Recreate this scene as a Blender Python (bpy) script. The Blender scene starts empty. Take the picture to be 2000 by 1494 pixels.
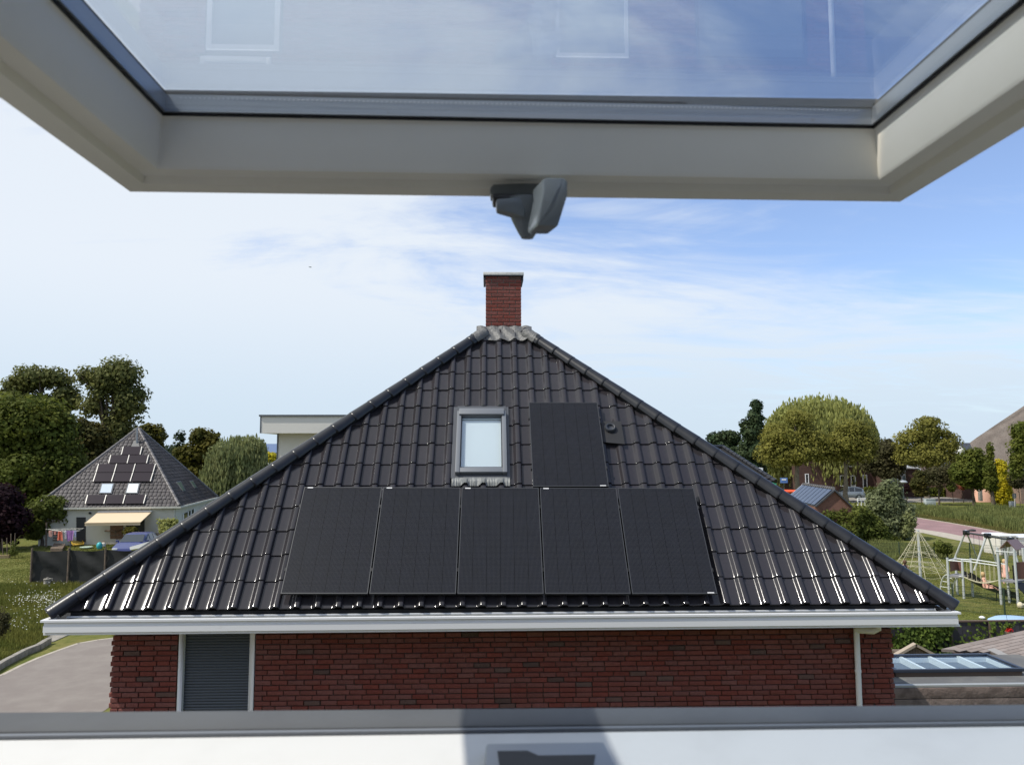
import bpy, bmesh, math, random
import numpy as np
from mathutils import Vector, Matrix
R = math.radians
random.seed(7); rng = np.random.default_rng(7)
scene = bpy.context.scene
col = scene.collection
# ------------------------------------------------------------------ camera
H = 7.0; F_PX = 1490.0; TH = 0.088937; PS = 0.032079; RO = -0.00198
fwd = Vector((math.sin(PS)*math.cos(TH), math.cos(PS)*math.cos(TH), math.sin(TH)))
r0 = Vector((math.cos(PS), -math.sin(PS), 0)); u0 = r0.cross(fwd)
right = r0*math.cos(RO)+u0*math.sin(RO); up = u0*math.cos(RO)-r0*math.sin(RO)
cam_data = bpy.data.cameras.new('camera'); cam = bpy.data.objects.new('camera', cam_data); col.objects.link(cam)
cam.matrix_world = Matrix.Translation((0, 0, H)) @ Matrix((right, up, -fwd)).transposed().to_4x4()
cam_data.sensor_width = 36; cam_data.lens = 36*F_PX/2000; cam_data.clip_start = 0.02; cam_data.clip_end = 3000
cam_data.dof.use_dof = True; cam_data.dof.focus_distance = 11.5; cam_data.dof.aperture_fstop = 9.0
scene.camera = cam
# ------------------------------------------------------------------ light
SUN = Vector((-0.71, -0.235, 1.0)).normalized()
world = bpy.data.worlds.new('World'); scene.world = world; world.use_nodes = True
wt = world.node_tree; wn = wt.nodes; wl = wt.links; wn.clear()
def wnode(t, **k):
    n = wn.new(t)
    for a, b in k.items(): setattr(n, a, b)
    return n
sky = wnode('ShaderNodeTexSky', sky_type='NISHITA', sun_disc=False, sun_elevation=math.asin(SUN.z),
            sun_rotation=math.atan2(SUN.x, SUN.y), air_density=1.0, dust_density=0.6, ozone_density=1.5)
bg = wnode('ShaderNodeBackground'); bg.inputs[1].default_value = 0.15
wo = wnode('ShaderNodeOutputWorld')
tc = wnode('ShaderNodeTexCoord'); sx = wnode('ShaderNodeSeparateXYZ'); wl.new(tc.outputs['Generated'], sx.inputs[0])
def wmath(op, a, b=None, c=None, clamp=False):
    n = wnode('ShaderNodeMath', operation=op); n.use_clamp = clamp
    for i, v in enumerate((a, b, c)):
        if v is None: continue
        if isinstance(v, (int, float)): n.inputs[i].default_value = v
        else: wl.new(v, n.inputs[i])
    return n.outputs[0]
zz = wmath('ADD', wmath('MAXIMUM', sx.outputs[2], 0.0), 0.16)
cx = wmath('DIVIDE', sx.outputs[0], zz); cy = wmath('DIVIDE', sx.outputs[1], zz)
cmb = wnode('ShaderNodeCombineXYZ'); wl.new(cx, cmb.inputs[0]); wl.new(cy, cmb.inputs[1])
def cloud(scale, rot, sc, det, dist, off):
    mp = wnode('ShaderNodeMapping'); wl.new(cmb.outputs[0], mp.inputs[0])
    mp.inputs['Rotation'].default_value = (0, 0, rot); mp.inputs['Scale'].default_value = sc; mp.inputs['Location'].default_value = off
    nz = wnode('ShaderNodeTexNoise'); wl.new(mp.outputs[0], nz.inputs[0])
    nz.inputs['Scale'].default_value = scale; nz.inputs['Detail'].default_value = det; nz.inputs['Distortion'].default_value = dist; nz.inputs['Roughness'].default_value = 0.62
    return nz.outputs[0]
n1 = cloud(0.75, R(20), (1.0, 1.9, 1), 10, 1.3, (3.6, 1.2, 0))
n2 = cloud(1.9, R(14), (0.7, 2.4, 1), 8, 1.4, (0.4, 5.2, 0))
nn = wmath('ADD', wmath('MULTIPLY', n1, 0.76), wmath('MULTIPLY', n2, 0.24))
# the cirrus veil thickens towards the left (sun side) and towards the horizon
veil = wmath('ADD', wmath('MULTIPLY', sx.outputs[0], -0.40), 0.085)
hz = wmath('MULTIPLY', wmath('SUBTRACT', 0.24, sx.outputs[2]), 1.75)
hz = wmath('MAXIMUM', hz, 0.0)
m0 = wmath('ADD', wmath('ADD', nn, veil), hz)
mr = wnode('ShaderNodeMapRange', interpolation_type='SMOOTHSTEP'); wl.new(m0, mr.inputs[0])
mr.inputs[1].default_value = 0.36; mr.inputs[2].default_value = 0.73; mr.inputs[3].default_value = 0.12; mr.inputs[4].default_value = 0.95
mixc = wnode('ShaderNodeMixRGB'); wl.new(mr.outputs[0], mixc.inputs[0])
skyg = wnode('ShaderNodeMixRGB', blend_type='MULTIPLY'); skyg.inputs[0].default_value = 1.0
wl.new(sky.outputs[0], skyg.inputs[1]); skyg.inputs[2].default_value = (0.84, 0.93, 1.12, 1)
wl.new(skyg.outputs[0], mixc.inputs[1]); 
hf = wnode('ShaderNodeMapRange', interpolation_type='SMOOTHSTEP'); wl.new(sx.outputs[2], hf.inputs[0]); hf.inputs[1].default_value = 0.0; hf.inputs[2].default_value = 0.24
ccol = wnode('ShaderNodeMixRGB'); wl.new(hf.outputs[0], ccol.inputs[0]); ccol.inputs[1].default_value = (3.7, 4.45, 5.2, 1); ccol.inputs[2].default_value = (4.85, 5.2, 5.6, 1); wl.new(ccol.outputs[0], mixc.inputs[2])

wl.new(mixc.outputs[0], bg.inputs[0]); wl.new(bg.outputs[0], wo.inputs[0])
sd = bpy.data.lights.new('sun', 'SUN'); sd.energy = 3.9; sd.angle = R(0.5); sd.color = (1.0, 0.95, 0.86)
so = bpy.data.objects.new('sun', sd); col.objects.link(so); so.location = (-20, -10, 30)
so.rotation_euler = SUN.to_track_quat('Z', 'Y').to_euler()
scene.view_settings.view_transform = 'Standard'; scene.view_settings.look = 'None'
scene.view_settings.gamma = 1; scene.view_settings.use_curve_mapping = False; scene.view_settings.exposure = 0.2
scene.render.resolution_x = 1024; scene.render.resolution_y = 764
# ------------------------------------------------------------------ places measured from the photograph (2000 x 1494)
CAM = Vector((0, 0, H))
def ray(px, py): return fwd + right*((px-1000)/F_PX) - up*((py-747)/F_PX)
def G(px, py, z=0.0):
    d = ray(px, py); return CAM + d*((z-H)/d.z)
def P(px, py, Y):
    d = ray(px, py); return CAM + d*(Y/d.y)
def PL(px, py, P0, n):
    d = ray(px, py); return CAM + d*((P0-CAM).dot(n)/d.dot(n))
def V(*a): return Vector(a)
# ------------------------------------------------------------------ mesh helpers
class MB:
    def __init__(s): s.v = []; s.f = []
    def quad(s, a, b, c, d): n = len(s.v); s.v += [tuple(a), tuple(b), tuple(c), tuple(d)]; s.f.append((n, n+1, n+2, n+3))
    def poly(s, pts): n = len(s.v); s.v += [tuple(p) for p in pts]; s.f.append(tuple(range(n, n+len(pts))))
    def hexa(s, b, t):   # b, t: 4 bottom and 4 top points, counter-clockwise
        n = len(s.v); s.v += [tuple(p) for p in b]+[tuple(p) for p in t]
        s.f += [(n+3, n+2, n+1, n), (n+4, n+5, n+6, n+7)]
        for i in range(4): j = (i+1) % 4; s.f.append((n+i, n+j, n+4+j, n+4+i))
    def box(s, lo, hi, M=None):
        (a, b, c), (d, e, f) = lo, hi
        q = [V(a, b, c), V(d, b, c), V(d, e, c), V(a, e, c)]; t = [V(a, b, f), V(d, b, f), V(d, e, f), V(a, e, f)]
        if M is not None: q = [M @ p for p in q]; t = [M @ p for p in t]
        s.hexa(q, t)
    def slab(s, pts, n, th):  # polygon extruded by -n*th
        k = len(pts); b = len(s.v); n = Vector(n).normalized()
        s.v += [tuple(p) for p in pts]+[tuple(Vector(p)-n*th) for p in pts]
        s.f.append(tuple(range(b, b+k))); s.f.append(tuple(range(b+2*k-1, b+k-1, -1)))
        for i in range(k): j = (i+1) % k; s.f.append((b+j, b+i, b+k+i, b+k+j))
    def tube(s, pts, r, seg=8, caps=True):
        pts = [Vector(p) for p in pts]; m = len(pts)
        rr = r if isinstance(r, (list, tuple)) else [r]*m
        b = len(s.v); prev = None
        for i, p in enumerate(pts):
            d = (pts[min(i+1, m-1)]-pts[max(i-1, 0)]).normalized()
            if prev is None: a = d.orthogonal().normalized()
            else: a = (prev-d*prev.dot(d)).normalized()
            prev = a; c = d.cross(a)
            for k in range(seg):
                t = 2*math.pi*k/seg; s.v.append(tuple(p+(a*math.cos(t)+c*math.sin(t))*rr[i]))
        for i in range(m-1):
            for k in range(seg):
                l = (k+1) % seg; s.f.append((b+i*seg+k, b+i*seg+l, b+(i+1)*seg+l, b+(i+1)*seg+k))
        if caps:
            s.f.append(tuple(b+k for k in reversed(range(seg)))); s.f.append(tuple(b+(m-1)*seg+k for k in range(seg)))
    def lathe(s, prof, c=(0, 0, 0), seg=16, M=None, sx=1.0, sy=1.0):
        b = len(s.v); c = Vector(c)
        for r_, z in prof:
            for k in range(seg):
                t = 2*math.pi*k/seg; q = V(r_*math.cos(t)*sx, r_*math.sin(t)*sy, z)
                if M is not None: q = M @ q
                s.v.append(tuple(c+q))
        for i in range(len(prof)-1):
            for k in range(seg):
                l = (k+1) % seg; s.f.append((b+i*seg+k, b+i*seg+l, b+(i+1)*seg+l, b+(i+1)*seg+k))
        s.f.append(tuple(b+k for k in reversed(range(seg)))); s.f.append(tuple(b+(len(prof)-1)*seg+k for k in range(seg)))
wloc = {}
def setp(o, label=None, cat=None, group=None, kind=None):
    if label: o['label'] = label
    if cat: o['category'] = cat
    if group: o['group'] = group
    if kind: o['kind'] = kind
    return o
def empty(name, loc, label=None, cat=None, group=None):
    o = bpy.data.objects.new(name, None); col.objects.link(o); o.location = loc; o.empty_display_size = 0.2
    wloc[o] = Vector(loc); return setp(o, label, cat, group)
def link(name, me, parent=None, M=None):
    o = bpy.data.objects.new(name, me); col.objects.link(o)
    base = wloc[parent] if parent is not None else V(0, 0, 0)
    if parent is not None: o.parent = parent
    M = M if M is not None else Matrix()
    o.matrix_basis = Matrix.Translation(-base) @ M
    wloc[o] = V(0, 0, 0) if M is None else M.translation.copy()
    return o
def mesh(mb, mat, smooth=False, name='m'):
    me = bpy.data.meshes.new(name); me.from_pydata([tuple(v) for v in mb.v], [], mb.f)
    if mat is not None: me.materials.append(mat)
    if smooth: me.polygons.foreach_set('use_smooth', [True]*len(me.polygons)); me.set_sharp_from_angle(angle=R(smooth if smooth > 1 else 40))
    me.update(); return me
def part(name, mb, mat, parent=None, smooth=False, label=None, kind=None, bevel=0, cat=None, group=None, at=None):
    """world-coordinate mesh under a parent (or top-level, with its origin moved to `at`)"""
    base = wloc[parent] if parent is not None else (Vector(at) if at is not None else V(0, 0, 0))
    org = Vector(at) if at is not None else base
    m2 = MB(); m2.f = mb.f; m2.v = [tuple(Vector(v)-org) for v in mb.v]
    me = mesh(m2, mat, smooth, name)
    if bevel:
        bm = bmesh.new(); bm.from_mesh(me); bmesh.ops.remove_doubles(bm, verts=bm.verts, dist=1e-5)
        ed = [e for e in bm.edges if len(e.link_faces) == 2 and e.calc_face_angle(0) > 0.5]
        bmesh.ops.bevel(bm, geom=ed, offset=bevel, segments=2, affect='EDGES', profile=0.6, clamp_overlap=True); bm.to_mesh(me); bm.free()
        me.polygons.foreach_set('use_smooth', [True]*len(me.polygons)); me.set_sharp_from_angle(angle=R(35))
    o = bpy.data.objects.new(name, me); col.objects.link(o)
    if parent is not None: o.parent = parent
    o.location = org-base if parent is not None else org
    wloc[o] = org
    return setp(o, label, cat, group, kind)
def arr_obj(name, v, f, mat, parent=None, kind=None, at=None, label=None, cat=None, smooth=False):
    """numpy vertices (n,3) world, faces (m,k)"""
    org = wloc[parent] if parent is not None else (Vector(at) if at is not None else V(0, 0, 0))
    me = bpy.data.meshes.new(name); v = v-np.array(org); k = f.shape[1]
    me.vertices.add(len(v)); me.vertices.foreach_set('co', v.astype(np.float32).ravel())
    me.loops.add(f.size); me.loops.foreach_set('vertex_index', f.astype(np.int32).ravel())
    me.polygons.add(len(f)); me.polygons.foreach_set('loop_start', np.arange(0, f.size, k, dtype=np.int32))
    me.update(calc_edges=True); me.materials.append(mat)
    if smooth: me.polygons.foreach_set('use_smooth', [True]*len(me.polygons))
    o = bpy.data.objects.new(name, me); col.objects.link(o)
    if parent is not None: o.parent = parent
    else: o.location = org
    wloc[o] = Vector(org)
    return setp(o, label, cat, None, kind)
# ------------------------------------------------------------------ materials
def mat(name, color, rough=0.6, spec=0.5, metal=0.0, noise=None, bump=0.0, bscale=40.0, rand=0.0, stain=None, coat=0.0, transl=0.0, coord='Object', oi=False):
    """noise=(scale, color2, lo, hi); rand: per-piece brightness spread; stain=(scale,color2,lo,hi)"""
    m = bpy.data.materials.new(name); m.use_nodes = True; nt = m.node_tree; N = nt.nodes; L = nt.links
    b = N['Principled BSDF']; b.inputs['Roughness'].default_value = rough; b.inputs['Metallic'].default_value = metal
    b.inputs['Specular IOR Level'].default_value = spec
    if coat: b.inputs['Coat Weight'].default_value = coat; b.inputs['Coat Roughness'].default_value = 0.05
    t = N.new('ShaderNodeTexCoord'); out = None
    rgb = N.new('ShaderNodeRGB'); rgb.outputs[0].default_value = (*color, 1); out = rgb.outputs[0]
    for sp in (noise, stain):
        if not sp: continue
        nz = N.new('ShaderNodeTexNoise'); nz.inputs['Scale'].default_value = sp[0]; nz.inputs['Detail'].default_value = 6; nz.inputs['Roughness'].default_value = 0.6
        L.new(t.outputs[coord], nz.inputs[0])
        mr_ = N.new('ShaderNodeMapRange'); mr_.interpolation_type = 'SMOOTHSTEP'; L.new(nz.outputs[0], mr_.inputs[0]); mr_.inputs[1].default_value = sp[2]; mr_.inputs[2].default_value = sp[3]
        mx = N.new('ShaderNodeMixRGB'); L.new(mr_.outputs[0], mx.inputs[0]); L.new(out, mx.inputs[1]); mx.inputs[2].default_value = (*sp[1], 1); out = mx.outputs[0]
    if rand:
        g = N.new('ShaderNodeNewGeometry'); src = g.outputs['Random Per Island']
        if oi:
            o_ = N.new('ShaderNodeObjectInfo'); ad = N.new('ShaderNodeMath'); ad.operation = 'ADD'; L.new(src, ad.inputs[0]); L.new(o_.outputs['Random'], ad.inputs[1])
            fr = N.new('ShaderNodeMath'); fr.operation = 'FRACT'; L.new(ad.outputs[0], fr.inputs[0]); src = fr.outputs[0]
        mr_ = N.new('ShaderNodeMapRange'); L.new(src, mr_.inputs[0]); mr_.inputs[3].default_value = 1-rand; mr_.inputs[4].default_value = 1+rand
        hs = N.new('ShaderNodeHueSaturation'); L.new(out, hs.inputs['Color']); L.new(mr_.outputs[0], hs.inputs['Value']); out = hs.outputs[0]
        if oi:
            m3 = N.new('ShaderNodeMath'); m3.operation = 'MULTIPLY_ADD'; L.new(src, m3.inputs[0]); m3.inputs[1].default_value = 7.31; m3.inputs[2].default_value = 0.2
            f3 = N.new('ShaderNodeMath'); f3.operation = 'FRACT'; L.new(m3.outputs[0], f3.inputs[0])
            m4 = N.new('ShaderNodeMapRange'); L.new(f3.outputs[0], m4.inputs[0]); m4.inputs[3].default_value = 0.84; m4.inputs[4].default_value = 1.06; L.new(m4.outputs[0], hs.inputs['Saturation'])
    L.new(out, b.inputs['Base Color'])
    if bump:
        nz = N.new('ShaderNodeTexNoise'); nz.inputs['Scale'].default_value = bscale; nz.inputs['Detail'].default_value = 5; L.new(t.outputs[coord], nz.inputs[0])
        bp = N.new('ShaderNodeBump'); bp.inputs['Strength'].default_value = bump; bp.inputs['Distance'].default_value = 0.02; L.new(nz.outputs[0], bp.inputs['Height']); L.new(bp.outputs[0], b.inputs['Normal'])
    if transl:
        tr = N.new('ShaderNodeBsdfTranslucent'); L.new(out, tr.inputs[0]); ms = N.new('ShaderNodeMixShader'); ms.inputs[0].default_value = transl
        L.new(b.outputs[0], ms.inputs[1]); L.new(tr.outputs[0], ms.inputs[2]); L.new(ms.outputs[0], N['Material Output'].inputs[0])
    return m
def glass(name, tint, refl_boost=1.0, rough=0.0, ior=1.5):
    m = bpy.data.materials.new(name); m.use_nodes = True; nt = m.node_tree; N = nt.nodes; L = nt.links; N.clear()
    tr = N.new('ShaderNodeBsdfTransparent'); tr.inputs[0].default_value = (*tint, 1)
    gl = N.new('ShaderNodeBsdfGlossy'); gl.inputs['Roughness'].default_value = rough; gl.inputs[0].default_value = (0.95, 0.97, 1, 1)
    lw = N.new('ShaderNodeLayerWeight'); lw.inputs[0].default_value = 0.5
    pw = N.new('ShaderNodeMath'); pw.operation = 'POWER'; pw.inputs[1].default_value = 5.0; L.new(lw.outputs['Facing'], pw.inputs[0])
    mu = N.new('ShaderNodeMath'); mu.operation = 'MULTIPLY_ADD'; mu.use_clamp = True; mu.inputs[1].default_value = 0.95*refl_boost; mu.inputs[2].default_value = 0.045*refl_boost; L.new(pw.outputs[0], mu.inputs[0])
    ms = N.new('ShaderNodeMixShader'); L.new(mu.outputs[0], ms.inputs[0]); L.new(tr.outputs[0], ms.inputs[1]); L.new(gl.outputs[0], ms.inputs[2])
    o = N.new('ShaderNodeOutputMaterial'); L.new(ms.outputs[0], o.inputs[0]); return m
M = {}
M['tile'] = mat('glazed_black_tile', (0.031, 0.028, 0.032), 0.115, 0.42, noise=(9, (0.027, 0.026, 0.029), .4, .7), bump=0.02, bscale=14, rand=.12, oi=True)
M['hip'] = mat('satin_black_tile', (0.015, 0.016, 0.020), 0.30, 0.42, noise=(6, (0.022, 0.023, 0.027), .4, .7), bump=0.05, bscale=60)
M['felt'] = mat('black_felt', (0.008, 0.008, 0.009), 0.85)
M['brick'] = mat('red_brick', (0.20, 0.060, 0.048), 0.9, 0.25, noise=(26, (0.15, 0.046, 0.038), .4, .75), bump=0.6, bscale=70, rand=.11, oi=True)
M['brickdark'] = mat('grey_red_brick', (0.13, 0.075, 0.063), 0.9, 0.25, noise=(26, (0.10, 0.06, 0.052), .4, .75), bump=0.6, bscale=70, rand=.2, oi=True)
M['mortar'] = mat('dark_mortar', (0.085, 0.072, 0.062), 0.95, 0.1, noise=(30, (0.13, 0.11, 0.09), .45, .7), bump=0.3, bscale=120)
M['mortarlight'] = mat('light_mortar', (0.22, 0.19, 0.16), 0.95, 0.1, bump=0.3, bscale=120)
M['white'] = mat('white_paint', (0.76, 0.77, 0.79), 0.35, 0.5, stain=(3.5, (0.62, 0.61, 0.6), .6, .85))
M['zinc'] = mat('grey_lead', (0.20, 0.21, 0.21), 0.5, 0.5, metal=0.15, noise=(14, (0.14, 0.15, 0.15), .35, .7), bump=0.35, bscale=22)
M['lead'] = mat('crumpled_lead', (0.15, 0.15, 0.148), 0.5, 0.4, metal=0.0, noise=(20, (0.10, 0.10, 0.098), .35, .7), bump=0.8, bscale=24)
M['alu'] = mat('grey_cladding', (0.10, 0.108, 0.12), 0.5, 0.4, metal=0.1, noise=(20, (0.09, 0.1, 0.11), .4, .7))
M['alulight'] = mat('light_grey_cladding', (0.15, 0.162, 0.18), 0.42, 0.5)
M['aludark'] = mat('dark_cladding', (0.035, 0.04, 0.05), 0.4)
M['black'] = mat('black_rubber', (0.012, 0.012, 0.013), 0.6)
M['blind'] = mat('white_blind', (0.90, 0.92, 0.92), 0.5)
M['capstone'] = mat('grey_concrete_cap', (0.66, 0.66, 0.63), 0.7, noise=(12, (0.55, 0.55, 0.52), .4, .7), bump=.2)
M['glassdark'] = mat('dark_window_glass', (0.02, 0.025, 0.03), 0.04, 0.6)
M['glasscurtain'] = mat('curtained_window_glass', (0.22, 0.28, 0.30), 0.05, 0.6)
M['paneglass'] = glass('blind_window_glass', (0.93, 0.96, 0.97), 1.0)
# solar cells: flat print on one glass sheet
def solar_mat(name, base, line, ncol=6, w=1.134, h=1.722):
    m = bpy.data.materials.new(name); m.use_nodes = True; nt = m.node_tree; N = nt.nodes; L = nt.links
    b = N['Principled BSDF']; b.inputs['Roughness'].default_value = 0.32; b.inputs['Specular IOR Level'].default_value = 0.12
    t = N.new('ShaderNodeTexCoord'); s = N.new('ShaderNodeSeparateXYZ'); L.new(t.outputs['Object'], s.inputs[0])
    def mt(op, a, bb=None):
        n = N.new('ShaderNodeMath'); n.operation = op
        for i, v in enumerate((a, bb)):
            if v is None: continue
            if isinstance(v, (int, float)): n.inputs[i].default_value = v
            else: L.new(v, n.inputs[i])
        return n.outputs[0]
    def lines(src, period, width):
        fr = mt('FRACT', mt('DIVIDE', src, period)); return mt('LESS_THAN', mt('ABSOLUTE', mt('SUBTRACT', fr, 0.5)), width/period/2)
    gap = lines(mt('ADD', s.outputs[0], w/ncol/2), w/ncol, 0.007)
    gapy = lines(mt('ADD', s.outputs[1], 0.0), h/18, 0.0018)
    bus = lines(s.outputs[0], w/ncol/11, 0.0022)
    fin = lines(s.outputs[1], h/90, 0.0035)
    nz = N.new('ShaderNodeTexNoise'); nz.inputs['Scale'].default_value = 5; nz.inputs['Detail'].default_value = 4; L.new(t.outputs['Object'], nz.inputs[0])
    c1 = N.new('ShaderNodeMixRGB'); L.new(nz.outputs[0], c1.inputs[0]); c1.inputs[1].default_value = (*base, 1); c1.inputs[2].default_value = (base[0]*1.5, base[1]*1.6, base[2]*1.9, 1)
    c2 = N.new('ShaderNodeMixRGB'); L.new(mt('MULTIPLY', bus, 0.75), c2.inputs[0]); L.new(c1.outputs[0], c2.inputs[1]); c2.inputs[2].default_value = (*line, 1)
    c2b = N.new('ShaderNodeMixRGB'); L.new(mt('MULTIPLY', fin, 0.3), c2b.inputs[0]); L.new(c2.outputs[0], c2b.inputs[1]); c2b.inputs[2].default_value = (*line, 1)
    c3 = N.new('ShaderNodeMixRGB'); L.new(mt('MAXIMUM', gap, mt('MULTIPLY', gapy, .5)), c3.inputs[0]); L.new(c2b.outputs[0], c3.inputs[1]); c3.inputs[2].default_value = (.003, .003, .005, 1)
    L.new(c3.outputs[0], b.inputs['Base Color']); return m
M['solar'] = solar_mat('black_solar_cells', (0.0075, 0.008, 0.0105), (0.075, 0.077, 0.08))
M['solar_far'] = mat('brown_black_solar_cells', (0.022, 0.014, 0.018), 0.22, 0.35)
M['solarframe'] = mat('anthracite_frame', (0.05, 0.052, 0.056), 0.4, metal=.3)
M['silver'] = mat('silver_rail', (0.62, 0.6, 0.55), 0.4, metal=.3)
M['label'] = mat('pale_sticker', (0.6, 0.6, 0.6), 0.5)
# ------------------------------------------------------------------ ground
def ground_mat():
    m = bpy.data.materials.new('grass_ground'); m.use_nodes = True; nt = m.node_tree; N = nt.nodes; L = nt.links
    b = N['Principled BSDF']; b.inputs['Roughness'].default_value = .95; b.inputs['Specular IOR Level'].default_value = .1
    t = N.new('ShaderNodeTexCoord')
    def nz(s, det=6): n = N.new('ShaderNodeTexNoise'); n.inputs['Scale'].default_value = s; n.inputs['Detail'].default_value = det; L.new(t.outputs['Object'], n.inputs[0]); return n.outputs[0]
    def ramp(src, a, b_): n = N.new('ShaderNodeMapRange'); n.interpolation_type = 'SMOOTHSTEP'; L.new(src, n.inputs[0]); n.inputs[1].default_value = a; n.inputs[2].default_value = b_; return n.outputs[0]
    def mix(f, a, b_):
        n = N.new('ShaderNodeMixRGB'); L.new(f, n.inputs[0])
        for i, x in ((1, a), (2, b_)):
            if isinstance(x, tuple): n.inputs[i].default_value = (*x, 1)
            else: L.new(x, n.inputs[i])
        return n.outputs[0]
    c = mix(ramp(nz(.22), .35, .65), (0.125, 0.135, 0.034), (0.18, 0.17, 0.055))
    c = mix(ramp(nz(2.6), .42, .66), c, (0.09, 0.11, 0.026))
    c = mix(ramp(nz(.09), .58, .72), c, (0.20, 0.165, 0.065))
    c = mix(ramp(nz(14), .55, .75), c, (0.16, 0.16, 0.05))
    L.new(c, b.inputs['Base Color'])
    bp = N.new('ShaderNodeBump'); bp.inputs['Strength'].default_value = .7; bp.inputs['Distance'].default_value = .06; L.new(nz(22), bp.inputs['Height']); L.new(bp.outputs[0], b.inputs['Normal'])
    return m
M['grass'] = ground_mat()
g = MB(); g.quad((-1500, -400, 0), (1500, -400, 0), (1500, 2600, 0), (-1500, 2600, 0)); part('ground', g, M['grass'], kind='structure')
def sheet(name, pts, mt, z, kind='structure'):
    mb = MB(); mb.poly([V(p[0], p[1], z) for p in pts]); return part(name, mb, mt, kind=kind)
M['asphalt'] = mat('worn_beige_asphalt', (0.205, 0.18, 0.165), .9, .2, noise=(1.2, (0.24, 0.215, 0.195), .35, .7), stain=(120, (0.13, 0.115, 0.105), .55, .75), bump=.3, bscale=160)
M['concrete'] = mat('grey_concrete', (0.30, 0.28, 0.25), .9, .2, noise=(6, (0.20, 0.19, 0.16), .4, .7), bump=.5, bscale=30)
M['paleconc'] = mat('pale_concrete_edge', (0.42, 0.38, 0.32), .9, .2, noise=(3, (0.33, 0.30, 0.24), .4, .7))
# road beside the brick house (left)
edge = [(-260, 1455), (-120, 1350), (0, 1318), (36, 1300), (70, 1285), (110, 1270), (150, 1256), (190, 1249), (240, 1243), (320, 1240), (420, 1241)]
rp = [G(*q) for q in edge]
road_pts = rp + [V(rp[-1].x, 13, 0), V(-6.3, 11.5, 0), V(-6.3, 1, 0), V(-30, 1, 0)]
sheet('road', road_pts, M['asphalt'], 0.008)
mb = MB()
for a, b in zip(rp[:-1], rp[1:]):
    d = (b-a).normalized(); n = V(-d.y, d.x, 0); mb.poly([a+V(0, 0, .012), b+V(0, 0, .012), b-n*.13+V(0, 0, .012), a-n*.13+V(0, 0, .012)])
part('road_edge_strip', mb, M['paleconc'], kind='structure')
# paved strip beside the wall, individual setts near the corner
pav = empty('pavement', (-5.6, 9.5, 0)); setp(pav, kind='structure')
mb = MB(); mb.quad((-6.3, 3, .004), (-4.95, 3, .004), (-4.95, 14, .004), (-6.3, 14, .004)); part('bedding', mb, M['mortarlight'], pav)
mb = MB(); mb.box((0, 0, 0), (.095, .205, .05)); M['sett'] = mat('pale_paving_brick', (0.42, 0.37, 0.30), .9, .2, rand=.18, oi=True, bump=.3)
sett = mesh(mb, M['sett'])
for i in range(13):
    for j in range(23):
        link('paving_brick', sett, pav, Matrix.Translation((-6.28+i*.1, 9.2+j*.21+(.1 if i % 2 else 0), -.022+random.uniform(-.002, .003))))
# kerb along the meadow
kerb = empty('kerb', G(60, 1280)); setp(kerb, kind='structure')
kp = [G(-120, 1385), G(5, 1303), G(26, 1292), G(50, 1279), G(74, 1270), G(88, 1261), G(96, 1257)]
for a, b in zip(kp[:-1], kp[1:]):
    d = (b-a); n = V(-d.y, d.x, 0).normalized(); L_ = d.length; m_ = max(1, int(L_/.9))
    for k in range(m_):
        p = a+d*(k/m_)+d*(.012/L_); q = a+d*((k+1)/m_)-d*(.012/L_); mb = MB()
        mb.hexa([p-n*.09, q-n*.09, q+n*.09, p+n*.09], [p-n*.09+V(0, 0, .22), q-n*.09+V(0, 0, .22), q+n*.09+V(0, 0, .22), p+n*.09+V(0, 0, .22)])
        part('kerb_stone', mb, M['concrete'], kerb, bevel=.015)
mb = MB(); mb.slab([G(78, 1254, .03), G(104, 1252, .03), G(150, 1232, .03), G(104, 1232, .03)], (0, 0, 1), .05); part('pavement_slab', mb, M['concrete'], kind='structure')
# brick road on the right with pale edge bands
M['brickroad'] = mat('purple_red_brick_road', (0.24, 0.155, 0.155), .9, .2, noise=(.6, (0.30, 0.19, 0.19), .35, .7), stain=(9, (0.2, 0.115, 0.12), .5, .75), bump=.3, bscale=30)
top = [(1690, 1006), (1787, 1011), (1850, 1021), (1914, 1032), (2000, 1049), (2200, 1090)]
mid = [(1690, 1024), (1796, 1033), (1850, 1041), (1894, 1050), (1954, 1063), (2200, 1122)]
bot = [(1690, 1032), (1804, 1041), (1850, 1051), (1880, 1057), (1940, 1071), (2200, 1136)]
sheet('brick_road', [G(*q) for q in mid]+[G(*q) for q in reversed(top)], M['brickroad'], .008)
mb = MB()
for A, B, zz_ in ((mid, bot, .014),):
    for i in range(len(A)-1): mb.poly([G(*B[i])+V(0, 0, zz_), G(*B[i+1])+V(0, 0, zz_), G(*A[i+1])+V(0, 0, zz_), G(*A[i])+V(0, 0, zz_)])
for i in range(len(top)-1):
    a = G(*top[i]); b = G(*top[i+1]); mb.hexa([a, b, b+V(.15, .35, 0), a+V(.15, .35, 0)], [a+V(0, 0, .06), b+V(0, 0, .06), b+V(.15, .35, .06), a+V(.15, .35, .06)])
part('road_edge_band', mb, M['paleconc'], kind='structure')
M['farroad'] = mat('far_asphalt', (0.25, 0.235, 0.215), .9, .2, noise=(.3, (0.25, 0.23, 0.2), .4, .7))
sheet('far_road', [V(18, 100.5, 0), V(100, 102.5, 0), V(100, 119, 0), V(18, 116, 0)], M['farroad'], .01)
mb = MB()
for x in range(8): mb.quad((52+x*7.5, 107.5+x*.15, .016), (57+x*7.5, 107.6+x*.15, .016), (57+x*7.5, 107.95+x*.15, .016), (52+x*7.5, 107.85+x*.15, .016))
mb.quad((30, 100.6, .016), (100, 102.6, .016), (100, 103.5, .016), (30, 101.5, .016))
part('road_marking', mb, M['paleconc'], kind='structure')
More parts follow.
